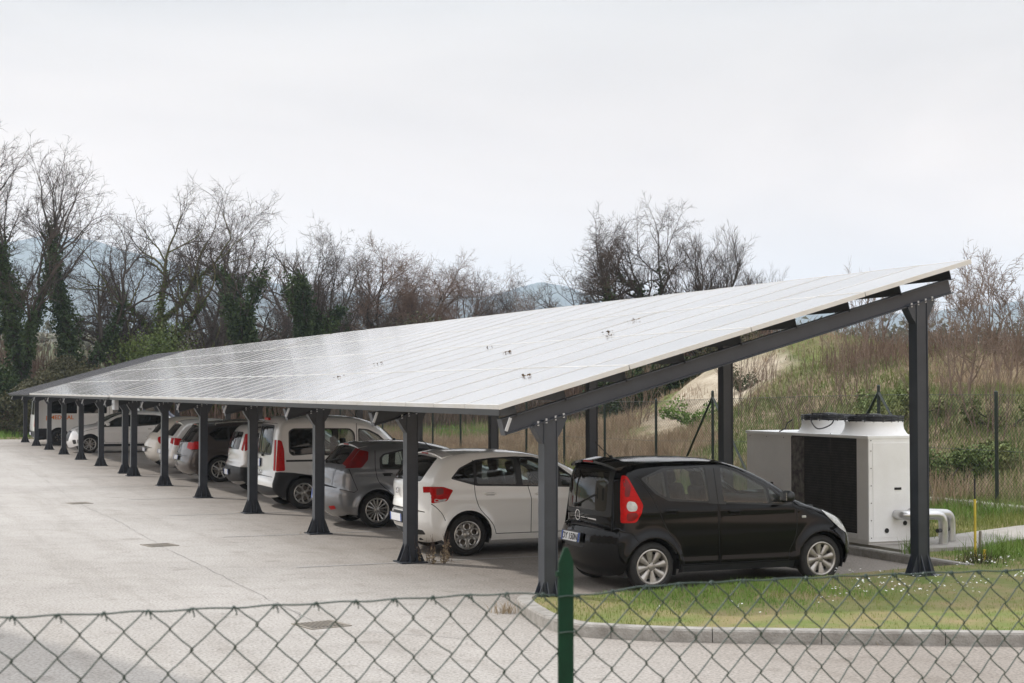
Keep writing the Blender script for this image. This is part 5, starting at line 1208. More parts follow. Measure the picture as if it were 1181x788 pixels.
kangoo = dict(L=4.03, hw=.84, R=.315, arch=.375, ra=.64, fa=3.24, sill=.25, res=.042, crown_rear=.09, crown_front=.25, crown_top=.05, tum=.11, seatx=1.95, rearx=1.15, seatz=.62, dashx=2.55, a_top=.07, r_top=.12, a_end=.05, r_end=.10,
    prof=[(.14,.26),(.03,.36),(-.0,.50),(.03,.62),(.06,.75),(.08,1.1),(.11,1.45),(.17,1.68),(.25,1.775),(.42,1.80),(1.1,1.82),(1.7,1.79),(2.0,1.72),(2.25,1.58),(2.6,1.27),(2.75,1.17),(3.1,1.05),(3.4,.93),(3.6,.76),(3.68,.58),(3.68,.40),(3.62,.26)],
    belt=[(0,1.10),(3,1.05),(4,1.0)], flare=.015, crease=[(.66,.012,.06)],
    side=[dict(n='tail_light', poly=[(.115,1.39),(.19,1.36),(.235,1.18),(.245,.77),(.07,.76)], id='tl', round=.03), 
          win([(.36,1.52),(.42,1.585),(.82,1.59),(.94,1.56),(.95,1.12),(.42,1.09),(.36,1.16)], id='q', mat='dark_glass'), win([(1.06,1.585),(1.60,1.575),(1.68,1.48),(1.69,1.08),(1.08,1.085)], id='r', mat='auto_glass', round=.06), win([(1.80,1.575),(1.98,1.55),(2.18,1.45),(2.42,1.24),(2.42,1.13),(1.80,1.10)], id='f', round=.05),
          mt([(.33,1.55),(.42,1.61),(.95,1.61),(.975,1.10),(.40,1.065),(.33,1.13)], 1, round=.04), mt([(1.035,1.61),(1.62,1.60),(1.71,1.50),(1.71,1.055),(1.045,1.06)], 1, round=.06), mt([(1.775,1.60),(2.0,1.575),(2.2,1.475),(2.48,1.22),(2.46,1.08),(1.775,1.075)], 1, round=.04),
          mt([(-.1,.20),(-.1,.72),(.13,.75),(.42,.73),(.62,.70),(.9,.66),(1.03,.40),(1.03,.20)], 3, round=.02), mt([(.27,.985),(1.0,.985),(1.0,.945),(.27,.945)], 1, round=.01), mt([(1.06,.50),(2.75,.50),(2.75,.40),(1.06,.40)], 3, round=.02), mt([(2.85,.20),(2.85,.55),(2.98,.70),(3.5,.70),(3.72,.62),(3.75,.2)], 3, round=.02)],
    lines=[([(1.02,1.70),(1.02,.75)], 0), ([(1.745,1.70),(1.745,.30)], 0), ([(1.06,.30),(2.6,.30)], 0), ([(2.62,1.12),(2.70,.8),(2.66,.30)], 1)],
    doors=[[(1.03,1.66),(1.03,.76),(1.06,.52),(1.06,.305),(1.735,.305),(1.735,1.66)], [(1.755,1.66),(1.755,.305),(2.65,.305),(2.69,.8),(2.61,1.12),(2.28,1.46),(2.0,1.63)]],
    top=[dict(n='windshield', poly=[((1.85,1.77),-.84),((1.85,1.77),.84),((2.66,1.23),.92),((2.66,1.23),-.92)], round=.08), dict(n='rear_window', poly=[((.075,1.10),-.74),((.075,1.10),.74),((.145,1.62),.74),((.145,1.62),-.74)], round=.09),
         mt([((.075,1.07),-.78),((.075,1.07),.78),((.15,1.66),.78),((.15,1.66),-.78)], 1, round=.1), dict(n='tail_light', poly=[((.06,.77),.90),((.06,.77),1.01),((.10,1.38),1.01),((.10,1.38),.90)], mirror=True, id='tls', round=.01),
         mt([((.08,.26),-1.02),((.08,.26),1.02),((0,.44),1.02),((0,.44),-1.02)], 3, round=.01), mt([((.07,.99),.06),((.07,.99),.42),((.065,.83),.42),((.065,.83),.06)], 1),
         dict(n='headlight', poly=[((3.35,.96),.72),((3.35,.96),1.01),((3.62,.72),1.01),((3.6,.76),.70)], mirror=True, id='hls', round=.03), mt([((3.58,.76),-.6),((3.58,.76),.6),((3.68,.45),.7),((3.68,.45),-.7)], 3)],
    toplines=[[((.03,.64),-.9),((.03,.64),.9)], [((.07,.8),.86),((.15,1.70),.84)], [((.07,.8),-.86),((.15,1.70),-.84)], [((.16,1.70),-.84),((.16,1.70),.84)], [((2.75,1.17),-.95),((2.75,1.17),.95)]],
    cabin=(0,2.9), mirror=(2.45,1.15), mirror_mat='trim', handles=[(1.62,.98),(1.88,.98)], handle_mat='trim', antenna=((1.95,1.74),0), badge=(.07,.70), badge_r=.04, wiper=((.075,1.06),-.15,(.10,1.3),-.55))
def agila_extra(s, root):
    for sg in (-1, 1):
        par = s.objs[('tail_light', 'R' if sg < 0 else 'L', 'tl', None)]
        def lens(name, poly, m, off):
            P = roundpoly(poly, .03, 5); P = np.array(P); c = P.mean(0); P2 = np.vstack([P, c]); n = len(P)
            y = s.side(P2[:,0], P2[:,1]) + off; V = np.column_stack([P2[:,0]-s.xo, sg*y, P2[:,1]]); V[-1,1] += sg*.010
            mesh_np(name, V, [[(i, (i+1) % n, n) for i in range(n)]], m, par, smooth=True)
        lens('reverse_lamp', [(.315,1.075),(.40,1.06),(.425,1.0),(.40,.955),(.315,.95),(.29,1.01)], 'clear_lens', .010)
        lens('brake_lamp', [(.285,1.33),(.325,1.33),(.36,1.24),(.33,1.12),(.285,1.12)], 'dark_red_lens', .008)
        lens('turn_lamp', [(.29,.93),(.40,.94),(.43,.90),(.37,.84),(.29,.84)], 'dark_red_lens', .008)
agila['extra'] = [agila_extra]
def c3_extra(s, root):
    for sg in (-1, 1):
        par = s.objs[('tail_light', 'R' if sg < 0 else 'L', 'tl', None)]
        for poly, m in (([(.215,.83),(.39,.83),(.34,.79),(.21,.785)], 'clear_lens'), ([(.24,.98),(.34,.98),(.34,.90),(.24,.88)], 'dark_red_lens')):
            P = np.array(roundpoly(poly, .02, 4)); c = P.mean(0); P2 = np.vstack([P, c]); n = len(P); y = s.side(P2[:,0], P2[:,1]) + .009
            mesh_np('lamp_lens', np.column_stack([P2[:,0]-s.xo, sg*y, P2[:,1]]), [[(i, (i+1) % n, n) for i in range(n)]], m, par, smooth=True)
c3['extra'] = [c3_extra]
def kang_extra(s, root):
    mb = MB(); mb.box((.10-s.xo, 0, 1.79), (.05, .30, .05), bevel=.01); mb.build('brake_light', 'red_lens', root)
kangoo['extra'] = [kang_extra]
touran = dict(L=4.38, hw=.90, R=.325, arch=.385, ra=.86, fa=3.60, sill=.22, res=.05, crown_rear=.14, crown_front=.3, tum=.22, seatx=2.3, rearx=1.4, seatz=.55, dashx=3.0,
    prof=[(.24,.24),(.08,.34),(.03,.48),(.06,.66),(.12,.80),(.16,.98),(.26,1.14),(.40,1.34),(.52,1.42),(.8,1.48),(1.5,1.53),(2.2,1.51),(2.6,1.43),(3.0,1.25),(3.3,1.08),(3.5,1.01),(3.8,.94),(4.0,.80),(4.12,.60),(4.12,.40),(4.05,.24)],
    belt=[(0,1.05),(3,1.0),(4.4,.95)], flare=.03, crease=[(.86,.012,.04)],
    side=[dict(n='tail_light', poly=[(.10,.98),(.14,1.05),(.42,1.05),(.40,.86),(.10,.84)], id='tl', round=.03), win([(.56,1.24),(.78,1.38),(1.05,1.41),(1.05,1.08),(.75,1.08)], id='q', mat='dark_glass'), win([(1.10,1.41),(1.9,1.43),(1.9,1.06),(1.10,1.08)], id='r', mat='dark_glass'), win([(2.0,1.43),(2.35,1.39),(2.8,1.20),(2.9,1.04),(2.0,1.06)], id='f', mat='dark_glass'),
          mt([(.52,1.24),(.78,1.41),(1.1,1.435),(2.0,1.455),(2.4,1.41),(2.85,1.22),(3.05,1.02),(2.0,1.03),(.74,1.05)], 1, round=.03)],
    lines=[([(1.05,1.4),(1.06,1.0),(1.15,.7),(1.3,.4),(1.32,.31)], 1), ([(1.95,1.4),(1.95,.31)], 0), ([(1.32,.31),(2.95,.31)], 0), ([(3.05,1.0),(3.05,.7),(2.95,.31)], 1)],
    doors=[[(1.06,1.45),(1.07,1.0),(1.16,.7),(1.31,.4),(1.33,.315),(1.94,.315),(1.94,1.45)], [(1.96,1.46),(1.96,.315),(2.94,.315),(3.04,.7),(3.04,1.0),(2.86,1.2),(2.4,1.42)]],
    top=[dict(n='windshield', poly=[((2.2,1.51),-.82),((2.2,1.51),.82),((3.25,1.12),.9),((3.25,1.12),-.9)], round=.08), dict(n='rear_window', poly=[((.17,1.0),-.80),((.17,1.0),.80),((.43,1.36),.78),((.43,1.36),-.78)], round=.05),
         dict(n='tail_light', poly=[((.13,.86),.70),((.14,1.02),.70),((.14,1.04),1.01),((.12,.84),1.01)], mirror=True, id='tls', round=.01), dict(n='headlight', poly=[((3.75,.95),.72),((3.75,.95),1.01),((4.05,.74),1.01),((4.03,.78),.70)], mirror=True, id='hls', round=.03), mt([((4.08,.7),-.5),((4.08,.7),.5),((4.12,.45),.5),((4.12,.45),-.5)], 1)],
    toplines=[[((.06,.67),-.9),((.06,.67),.9)]],
    cabin=(0,3.3), mirror=(2.95,1.04), handles=[(1.25,.95),(2.15,.93)], badge=(.15,.93), badge_r=.04, spoiler=((.50,1.42),.08), rails=[(.75,1.46),(1.2,1.50),(1.8,1.51),(2.3,1.47)], rail_mat='alloy')
panda = dict(L=3.65, hw=.81, R=.295, arch=.355, ra=.60, fa=2.90, sill=.24, res=.05, crown_rear=.11, crown_front=.25, tum=.17, seatx=1.85, rearx=1.05, seatz=.58, dashx=2.4, a_end=.06, r_end=.12,
    prof=[(.16,.26),(.04,.36),(.01,.50),(.03,.64),(.08,.72),(.10,.95),(.14,1.15),(.22,1.38),(.30,1.48),(.5,1.51),(1.2,1.53),(1.7,1.50),(2.0,1.40),(2.4,1.14),(2.55,1.05),(2.9,.98),(3.15,.88),(3.32,.70),(3.36,.5),(3.32,.26)],
    belt=[(0,1.05),(3,.98),(4,.9)], flare=.02,
    side=[dict(n='tail_light', poly=[(.20,1.38),(.30,1.38),(.30,1.20),(.22,1.02),(.13,.98),(.14,1.15)], id='tl', round=.02), win([(.42,1.38),(.72,1.42),(.72,1.08),(.50,1.10)], id='q', mat='dark_glass'), win([(.78,1.42),(1.36,1.43),(1.36,1.05),(.78,1.07)], id='r', mat='auto_glass'), win([(1.45,1.43),(1.75,1.38),(2.15,1.12),(2.15,1.02),(1.45,1.05)], id='f'),
          mt([(.38,1.38),(.72,1.445),(1.4,1.455),(1.8,1.40),(2.3,1.03),(2.2,.995),(.48,1.05)], 1, round=.03), mt([(-.1,.2),(-.1,.62),(.26,.62),(.30,.2)], 3)],
    lines=[([(.74,1.45),(.76,1.0),(.9,.7),(1.0,.31)], 1), ([(1.41,1.45),(1.41,.31)], 0), ([(1.0,.31),(2.35,.31)], 0), ([(2.3,1.0),(2.4,.7),(2.35,.31)], 1)],
    doors=[[(.75,1.48),(.77,1.0),(.91,.7),(1.01,.315),(1.40,.315),(1.40,1.48)], [(1.42,1.48),(1.42,.315),(2.34,.315),(2.39,.7),(2.29,1.0),(1.8,1.42)]],
    top=[dict(n='windshield', poly=[((1.62,1.51),-.84),((1.62,1.51),.84),((2.48,1.09),.92),((2.48,1.09),-.92)], round=.08), dict(n='rear_window', poly=[((.11,1.0),-.74),((.11,1.0),.74),((.22,1.38),.74),((.22,1.38),-.74)], round=.07),
         dict(n='tail_light', poly=[((.12,1.0),.88),((.20,1.36),.88),((.20,1.38),1.01),((.12,.98),1.01)], mirror=True, id='tls', round=.01), mt([((.08,.28),-1.02),((.08,.28),1.02),((.03,.62),1.02),((.03,.62),-1.02)], 3, round=.01),
         dict(n='headlight', poly=[((3.0,.95),.72),((3.0,.95),1.01),((3.28,.76),1.01),((3.26,.78),.70)], mirror=True, id='hls', round=.03)],
    toplines=[], cabin=(0,2.6), mirror=(2.28,1.04), handles=[(1.0,.93),(1.6,.93)], handle_mat='trim', badge=(.10,.88), badge_r=.035, rails=[(.45,1.47),(.9,1.50),(1.6,1.49)], rail_mat='trim')
f500 = dict(L=3.55, hw=.80, R=.295, arch=.35, ra=.56, fa=2.86, sill=.22, res=.05, crown_rear=.17, crown_front=.3, tum=.26, seatx=1.75, rearx=1.0, seatz=.52, dashx=2.3, a_top=.12, r_top=.25, a_end=.16, r_end=.3,
    prof=[(.22,.24),(.10,.34),(.05,.48),(.05,.66),(.10,.80),(.16,.92),(.28,1.05),(.42,1.24),(.58,1.38),(.80,1.45),(1.2,1.475),(1.55,1.44),(1.85,1.33),(2.2,1.12),(2.4,.98),(2.7,.92),(2.95,.83),(3.12,.68),(3.18,.50),(3.12,.26)],
    belt=[(0,1.0),(3,.95),(4,.9)], flare=.045, crease=[(.80,.02,.05)],
    side=[dict(n='tail_light', poly=[(.17,.93),(.26,.95),(.36,.86),(.34,.74),(.22,.72),(.15,.80)], id='tl', round=.05), win([(.66,1.04),(.78,1.24),(1.0,1.33),(1.05,1.33),(1.05,1.02)], id='q', mat='dark_glass'), win([(1.12,1.34),(1.35,1.335),(1.75,1.20),(2.0,1.0),(1.12,1.01)], id='f', mat='auto_glass'), mt([(.63,1.03),(.76,1.26),(1.0,1.355),(1.36,1.355),(1.78,1.215),(2.1,.985),(1.1,.985)], 1, round=.03)],
    lines=[([(1.09,1.36),(1.06,1.0),(1.08,.5),(1.12,.31)], 1), ([(1.12,.31),(2.3,.31)], 0), ([(2.15,.98),(2.35,.7),(2.3,.31)], 1)],
    doors=[[(1.10,1.4),(1.07,1.0),(1.09,.5),(1.13,.315),(2.29,.315),(2.34,.7),(2.14,.98),(1.8,1.24),(1.4,1.38)]],
    top=[dict(n='windshield', poly=[((1.45,1.45),-.82),((1.45,1.45),.82),((2.3,1.06),.92),((2.3,1.06),-.92)], round=.08), dict(n='rear_window', poly=[((.24,1.0),-.72),((.24,1.0),.72),((.48,1.30),.72),((.48,1.30),-.72)], round=.07),
         dict(n='headlight', poly=[((2.8,.90),.62),((2.8,.90),.9),((3.05,.76),.9),((3.05,.76),.62)], mirror=True, id='hl', round=.06)],
    toplines=[[((.05,.60),-.9),((.05,.60),.9)]], cabin=(0,2.5), mirror=(2.08,1.0), handles=[(1.3,.90)], badge=(.10,.83), badge_r=.035)
hatch = dict(L=3.95, hw=.84, R=.30, arch=.36, ra=.70, fa=3.15, sill=.23, res=.055, crown_rear=.14, crown_front=.3, tum=.22, seatx=1.95, rearx=1.1, seatz=.55, dashx=2.6,
    prof=[(.22,.24),(.08,.34),(.03,.50),(.06,.68),(.12,.82),(.15,.98),(.24,1.10),(.42,1.33),(.55,1.42),(.8,1.46),(1.4,1.48),(1.8,1.44),(2.15,1.34),(2.6,1.08),(2.8,1.0),(3.15,.93),(3.4,.82),(3.55,.66),(3.6,.5),(3.55,.26)],
    belt=[(0,1.05),(3,.98),(4,.9)], flare=.03,
    side=[dict(n='tail_light', poly=[(.17,1.02),(.34,1.0),(.40,.88),(.30,.80),(.14,.82)], id='tl', round=.03), win([(.60,1.13),(.85,1.36),(1.40,1.39),(1.42,1.03),(.68,1.05)], id='r', mat='dark_glass'), win([(1.50,1.39),(1.8,1.36),(2.2,1.18),(2.36,1.0),(1.50,1.02)], id='f', mat='dark_glass'), mt([(.56,1.13),(.84,1.385),(1.45,1.415),(1.83,1.38),(2.3,1.17),(2.5,.98),(.65,1.02)], 1, round=.03)],
    lines=[([(1.46,1.4),(1.46,.31)], 0), ([(1.12,.31),(2.6,.31)], 0)], doors=[[(.85,1.42),(.82,1.0),(.95,.66),(1.12,.315),(1.45,.315),(1.45,1.42)], [(1.47,1.42),(1.47,.315),(2.58,.315),(2.6,.8),(2.5,1.0),(1.85,1.40)]],
    top=[dict(n='windshield', poly=[((1.62,1.47),-.82),((1.62,1.47),.82),((2.66,1.06),.9),((2.66,1.06),-.9)], round=.08), dict(n='rear_window', poly=[((.19,1.04),-.80),((.19,1.04),.80),((.44,1.35),.78),((.44,1.35),-.78)], round=.05), dict(n='tail_light', poly=[((.12,.86),.80),((.15,1.0),.80),((.15,1.02),1.01),((.12,.84),1.01)], mirror=True, id='tls', round=.01),
         dict(n='headlight', poly=[((3.2,.92),.72),((3.2,.92),1.01),((3.5,.72),1.01),((3.48,.76),.70)], mirror=True, id='hls', round=.03)],
    toplines=[[((.05,.66),-.9),((.05,.66),.9)]], cabin=(0,2.8), mirror=(2.45,1.0), handles=[(1.05,.92),(1.75,.90)], badge=(.13,.90), spoiler=((.50,1.38),.07))
suv = dict(L=4.25, hw=.87, R=.33, arch=.395, ra=.80, fa=3.42, sill=.25, res=.045, crown_rear=.14, crown_front=.28, tum=.24, seatx=2.1, rearx=1.25, seatz=.58, dashx=2.8,
    prof=[(.22,.28),(.08,.38),(.03,.52),(.06,.72),(.12,.90),(.16,1.02),(.24,1.12),(.42,1.32),(.60,1.42),(.95,1.475),(1.5,1.50),(2.0,1.47),(2.4,1.38),(2.75,1.20),(3.0,1.04),(3.25,.985),(3.6,.92),(3.78,.80),(3.88,.64),(3.90,.46),(3.84,.28)],
    belt=[(0,1.06),(3,.98),(4.3,.9)], flare=.04, crease=[(.78,.015,.05)],
    side=[dict(n='headlight', poly=[(3.62,.90),(3.84,.80),(3.86,.70),(3.66,.80)], id='hl', round=.02), dict(n='tail_light', poly=[(.13,.98),(.36,.98),(.42,.90),(.14,.82)], id='tl', round=.03),
          win([(.60,1.19),(.80,1.35),(1.0,1.385),(1.60,1.41),(1.62,1.02),(.98,1.06),(.72,1.12)], id='r', mat='dark_glass'), win([(1.70,1.41),(2.0,1.39),(2.4,1.29),(2.72,1.10),(2.80,.98),(1.70,1.015)], id='f', mat='dark_glass'), mt([(.55,1.18),(.78,1.375),(1.0,1.41),(1.65,1.435),(2.02,1.415),(2.43,1.31),(2.80,1.10),(2.98,.965),(1.7,.985),(.98,1.03),(.70,1.09)], 1, round=.03),
          mt([(1.15,.2),(1.15,.34),(3.05,.34),(3.05,.2)], 1), mt([(3.74,.54),(3.87,.50),(3.86,.36),(3.78,.36)], 1, round=.02)],
    lines=[([(.98,1.4),(.98,1.03),(1.05,.75),(1.2,.5),(1.22,.38)], 1), ([(1.66,1.42),(1.68,.38)], 0), ([(1.22,.38),(2.85,.38)], 0), ([(2.90,.98),(2.96,.7),(2.85,.38)], 1), ([(2.95,.97),(3.3,.89),(3.62,.82),(3.80,.74)], 1)],
    doors=[[(.99,1.45),(.99,1.03),(1.06,.75),(1.21,.5),(1.23,.385),(1.67,.385),(1.65,1.46)], [(1.67,1.46),(1.69,.385),(2.84,.385),(2.95,.7),(2.89,.98),(2.75,1.13),(2.43,1.33),(2.05,1.43)]],
    top=[dict(n='windshield', poly=[((1.9,1.48),-.82),((1.9,1.48),.82),((2.92,1.09),.9),((2.92,1.09),-.9)], round=.08), dict(n='rear_window', poly=[((.20,1.07),-.80),((.20,1.07),.80),((.46,1.34),.78),((.46,1.34),-.78)], round=.05),
         dict(n='tail_light', poly=[((.12,.84),.70),((.15,.98),.70),((.15,1.0),1.01),((.12,.84),1.01)], mirror=True, id='tls', round=.01), dict(n='headlight', poly=[((3.62,.91),.66),((3.64,.90),1.01),((3.84,.72),1.01),((3.80,.78),.60)], mirror=True, id='hls', round=.02), mt([((3.84,.72),-.5),((3.84,.72),.5),((3.90,.46),.44),((3.90,.46),-.44)], 1), mt([((3.89,.50),.78),((3.89,.50),.98),((3.87,.36),.98),((3.87,.36),.78)], 1)],
    toplines=[[((3.0,1.04),-.95),((3.0,1.04),.95)]], cabin=(0,3.0), mirror=(2.78,1.02), handles=[(1.2,.90),(1.9,.88)], antenna=((.9,1.47),0), spoiler=((.58,1.40),.10))
vanp = dict(L=5.41, hw=1.0, R=.34, arch=.42, ra=1.0, fa=4.45, sill=.30, res=.07, crown_rear=.05, crown_front=.3, crown_top=.04, tum=.06, seatx=3.5, seatz=.75, dashx=4.2, rear_seat=False, a_top=.07, r_top=.14, a_end=.04, r_end=.07, tw=.21,
    prof=[(.10,.32),(.02,.42),(0,.70),(.02,1.2),(.05,1.8),(.09,2.12),(.20,2.22),(.6,2.25),(3.2,2.26),(3.6,2.20),(4.0,1.95),(4.4,1.45),(4.55,1.30),(4.9,1.12),(5.08,.90),(5.15,.6),(5.1,.32)],
    belt=[(0,1.3),(5,1.2)], flare=.0, crease=[(.65,.015,.08)],
    side=[dict(n='tail_light', poly=[(.02,1.33),(.10,1.36),(.17,1.25),(.17,.82),(.02,.78)], id='tl', round=.03), win([(.55,1.92),(1.75,1.92),(1.75,1.35),(.55,1.35)], id='q', mat='dark_glass'), win([(1.9,1.92),(3.0,1.92),(3.0,1.35),(1.9,1.35)], id='r', mat='dark_glass'), win([(3.25,1.92),(3.6,1.88),(4.1,1.5),(4.2,1.25),(3.25,1.25)], id='f', mat='auto_glass'),
          mt([(-.1,.2),(-.1,.72),(.55,.72),(.66,.2)], 3)],
    lines=[([(1.83,2.1),(1.83,.4)], 0), ([(3.12,2.1),(3.12,.4)], 0), ([(4.3,1.25),(4.3,.4)], 0)], doors=[[(3.13,2.1),(3.13,.4),(4.0,.4),(4.29,.9),(4.29,1.25),(4.0,1.8),(3.6,2.08)]],
    top=[dict(n='windshield', poly=[((3.65,2.17),-.86),((3.65,2.17),.86),((4.5,1.35),.92),((4.5,1.35),-.92)], round=.08), dict(n='rear_window', poly=[((.01,1.30),.08),((.01,1.30),.82),((.055,1.95),.82),((.055,1.95),.08)], round=.06, id='a'), dict(n='rear_window', poly=[((.01,1.30),-.82),((.01,1.30),-.08),((.055,1.95),-.08),((.055,1.95),-.82)], round=.06, id='b'),
         dict(n='tail_light', poly=[((.0,.80),.90),((.0,.80),1.01),((.02,1.34),1.01),((.02,1.34),.90)], mirror=True, id='tls', round=.01), mt([((.06,.34),-1.02),((.06,.34),1.02),((.01,.60),1.02),((.01,.60),-1.02)], 3, round=.01),
         dict(n='headlight', poly=[((4.85,1.15),.66),((4.85,1.15),1.01),((5.08,.88),1.01),((5.06,.92),.66)], mirror=True, id='hls', round=.03)],
    toplines=[[((.0,.68),0),((.07,2.1),0)]], cabin=(0,4.5), mirror=(4.15,1.35), mirror_mat='trim', handles=[(3.3,1.15)])
import copy as _cp
minibus = _cp.deepcopy(vanp); minibus.update(L=5.0, hw=.95, fa=4.1, seatx=3.2, dashx=3.8, cabin=(0,4.2))
minibus['prof'] = [(.10,.30),(.02,.42),(.02,.8),(.08,1.2),(.20,1.8),(.28,1.93),(.6,1.97),(2.8,1.98),(3.2,1.92),(3.6,1.70),(4.0,1.30),(4.15,1.18),(4.5,1.05),(4.65,.85),(4.72,.6),(4.68,.30)]
minibus['side'] = [dict(n='tail_light', poly=[(.10,1.28),(.20,1.28),(.20,.85),(.05,.82)], id='tl', round=.03), win([(.42,1.75),(1.55,1.75),(1.55,1.22),(.42,1.22)], id='q', mat='dark_glass'), win([(1.68,1.75),(2.7,1.75),(2.7,1.22),(1.68,1.22)], id='r', mat='dark_glass'), win([(2.85,1.75),(3.15,1.72),(3.65,1.4),(3.8,1.18),(2.85,1.18)], id='f', mat='auto_glass')]
minibus['lines'] = [([(1.61,1.9),(1.61,.4)], 0), ([(2.78,1.9),(2.78,.4)], 0)]
minibus['doors'] = [[(2.79,1.9),(2.79,.4),(3.6,.4),(3.9,.9),(3.9,1.18),(3.6,1.6),(3.2,1.86)]]
minibus['top'] = [dict(n='windshield', poly=[((3.25,1.90),-.86),((3.25,1.90),.86),((4.1,1.22),.92),((4.1,1.22),-.92)], round=.08), dict(n='rear_window', poly=[((.09,1.25),-.82),((.09,1.25),.82),((.20,1.80),.82),((.20,1.80),-.82)], round=.06),
    dict(n='tail_light', poly=[((.03,.84),.90),((.03,.84),1.01),((.09,1.27),1.01),((.09,1.27),.90)], mirror=True, id='tls', round=.01)]
minibus['toplines'] = []; minibus['mirror'] = (3.75,1.25); minibus['handles'] = [(2.95,1.08)]

CARG = 'vehicles parked under the solar carports'
def park(c, u_near, w_ra, name, label, cat, pm, wheels, plate=None, nose=1):
    loc, rz = place(c, u_near, w_ra, nose); return Car(c).build(name, label, cat, CARG, loc, rz, pm, wheels, plate)
r_ = park(agila, .55, 1.605, 'parked_car', 'black five door compact people carrier, nearest car, parked beside the first carport post', 'car', 'paint_black', dict(n=8, kind='spoke', w0=.042, w1=.104, mat='alloy_dirty', rim=.70), ((.085,.585), 'DY 150NJ', (.50,.11), .04))
r_ = park(c3, 5.05, 1.01, 'parked_car', 'cream white rounded hatchback with a black roofline window band, parked behind the black car', 'car', 'paint_white', dict(n=5, kind='ring', mat='alloy'), ((.045,.54), '', (.50,.11)))
r_ = park(punto, 9.92, 1.23, 'parked_car', 'grey hatchback with tall dark red corner lamps beside its rear window', 'car', 'paint_grey', dict(n=15, kind='spoke', w0=.018, w1=.040, mat='alloy', rim=.68), ((.035,.56), '', (.34,.20)))
r_ = park(kangoo, 14.5, 1.18, 'parked_van', 'boxy silver car derived van with black plastic bumper and side cladding', 'van', 'paint_silver', dict(n=5, kind='y', mat='alloy', rim=.64), ((.065,.905), '', (.30,.15), .24))
r_ = park(panda, 19.2, 1.55, 'parked_car', 'small silver white upright hatchback half hidden between the brown car and the silver van', 'car', 'paint_silver_b', dict(n=5, kind='y', mat='alloy', rim=.62), ((.02,.50), '', (.40,.12)))
r_ = park(touran, 24.1, 1.59, 'parked_car', 'dark brown estate car with silver roof rails and five double spoke wheels', 'car', 'paint_brown', dict(n=5, kind='double', mat='alloy', rim=.70), ((.05,.60), '', (.50,.11)))
r_ = park(hatch, 28.3, 1.75, 'parked_car', 'silver hatchback of which only the tail shows, just left of the brown estate', 'car', 'paint_silver_b', dict(n=7, kind='spoke', mat='alloy'), ((.05,.60), '', (.50,.11)))
r_ = park(f500, 32.2, 1.84, 'parked_car', 'small cream round tailed city car parked right of the white crossover', 'car', 'paint_cream', dict(n=7, kind='spoke', mat='alloy'), ((.05,.55), '', (.50,.11)))
r_ = park(suv, 44.2 - 0.0, 1.03 + (3.42-.80), 'parked_car', 'white crossover parked with its nose outwards, facing the open pavement', 'car', 'paint_pearl', dict(n=5, kind='double', mat='alloy', rim=.70), None, nose=-1)
r_ = park(vanp, 53.1, .95, 'ambulance', 'white ambulance van with orange lettering on its flank, last in the row', 'ambulance', 'paint_van', dict(n=6, kind='spoke', mat='rim_dark', rim=.6), ((.0,.50), '', (.50,.11)))
x0 = vanp['L']/2
Mx = Matrix(((1,0,0),(0,0,-1),(0,1,0))).to_4x4()
def flank(y): return Matrix.Translation((0, -y, 0)) @ Matrix(((1,0,0,0),(0,0,-1,0),(0,1,0,0),(0,0,0,1)))
yv = float(Car(vanp).side(np.array([1.2]), np.array([1.18]))[0]) + .006
t = text_mesh('lettering', 'MEDICAL', .235, 'orange_mark', r_, Matrix.Translation((1.12-x0, -yv, 1.18)) @ Matrix(((1,0,0,0),(0,0,-1,0),(0,1,0,0),(0,0,0,1))), extrude=.003)
mb = MB(); mb.box((.52-x0, -yv, 1.15), (.10,.006,.20)); mb.build('side_mark', 'orange_mark', r_)
r_ = park(minibus, 57.6, 3.5, 'minibus', 'dark blue minibus with dark windows standing behind the white crossover', 'minibus', 'paint_blue', dict(n=6, kind='spoke', mat='alloy', rim=.6), None)
# ------------------------------------------------------------------ vegetation
mat('bark', (.040,.034,.030), rough=.95, color2=(.075,.066,.058), vscale=3, bump=.5, bscale=20, spec=.1)
mat('twig', (.085,.067,.058), rough=.95, color2=(.060,.050,.044), vscale=.7, spec=.1)
mat('twig_brown', (.17,.118,.09), rough=.95, color2=(.12,.085,.068), vscale=.8, spec=.1)
mat('pale_twig', (.20,.15,.12), rough=.95, color2=(.14,.105,.085), vscale=.8, spec=.1)
mat('mossy_bark', (.11,.125,.040), rough=.95, color2=(.13,.11,.07), vscale=2, spec=.1)
def leafmat(name, c1, c2, sc=.8):
    m = mat(name, c1, rough=.6, color2=c2, vscale=sc, spec=.25); return m
leafmat('ivy', (.020,.038,.013), (.050,.078,.024)); leafmat('ivy_bright', (.060,.095,.022), (.12,.16,.04)); leafmat('bush_leaf', (.05,.052,.025), (.095,.09,.045)); leafmat('catkin', (.12,.11,.05), (.17,.15,.08))
leafmat('grass_blade', (.12,.165,.03), (.24,.25,.07), 1.6); leafmat('grass_lush', (.09,.18,.028), (.18,.27,.055), 2.0)
leafmat('field_green', (.10,.145,.04), (.19,.20,.075), .5)
mat('dry_stem', (.24,.17,.115), rough=.95, color2=(.36,.28,.20), vscale=.5, spec=.1)
mat('straw', (.30,.235,.155), rough=.9, color2=(.36,.30,.21), vscale=1, spec=.1)
mat('petal', (.78,.78,.75), rough=.7)

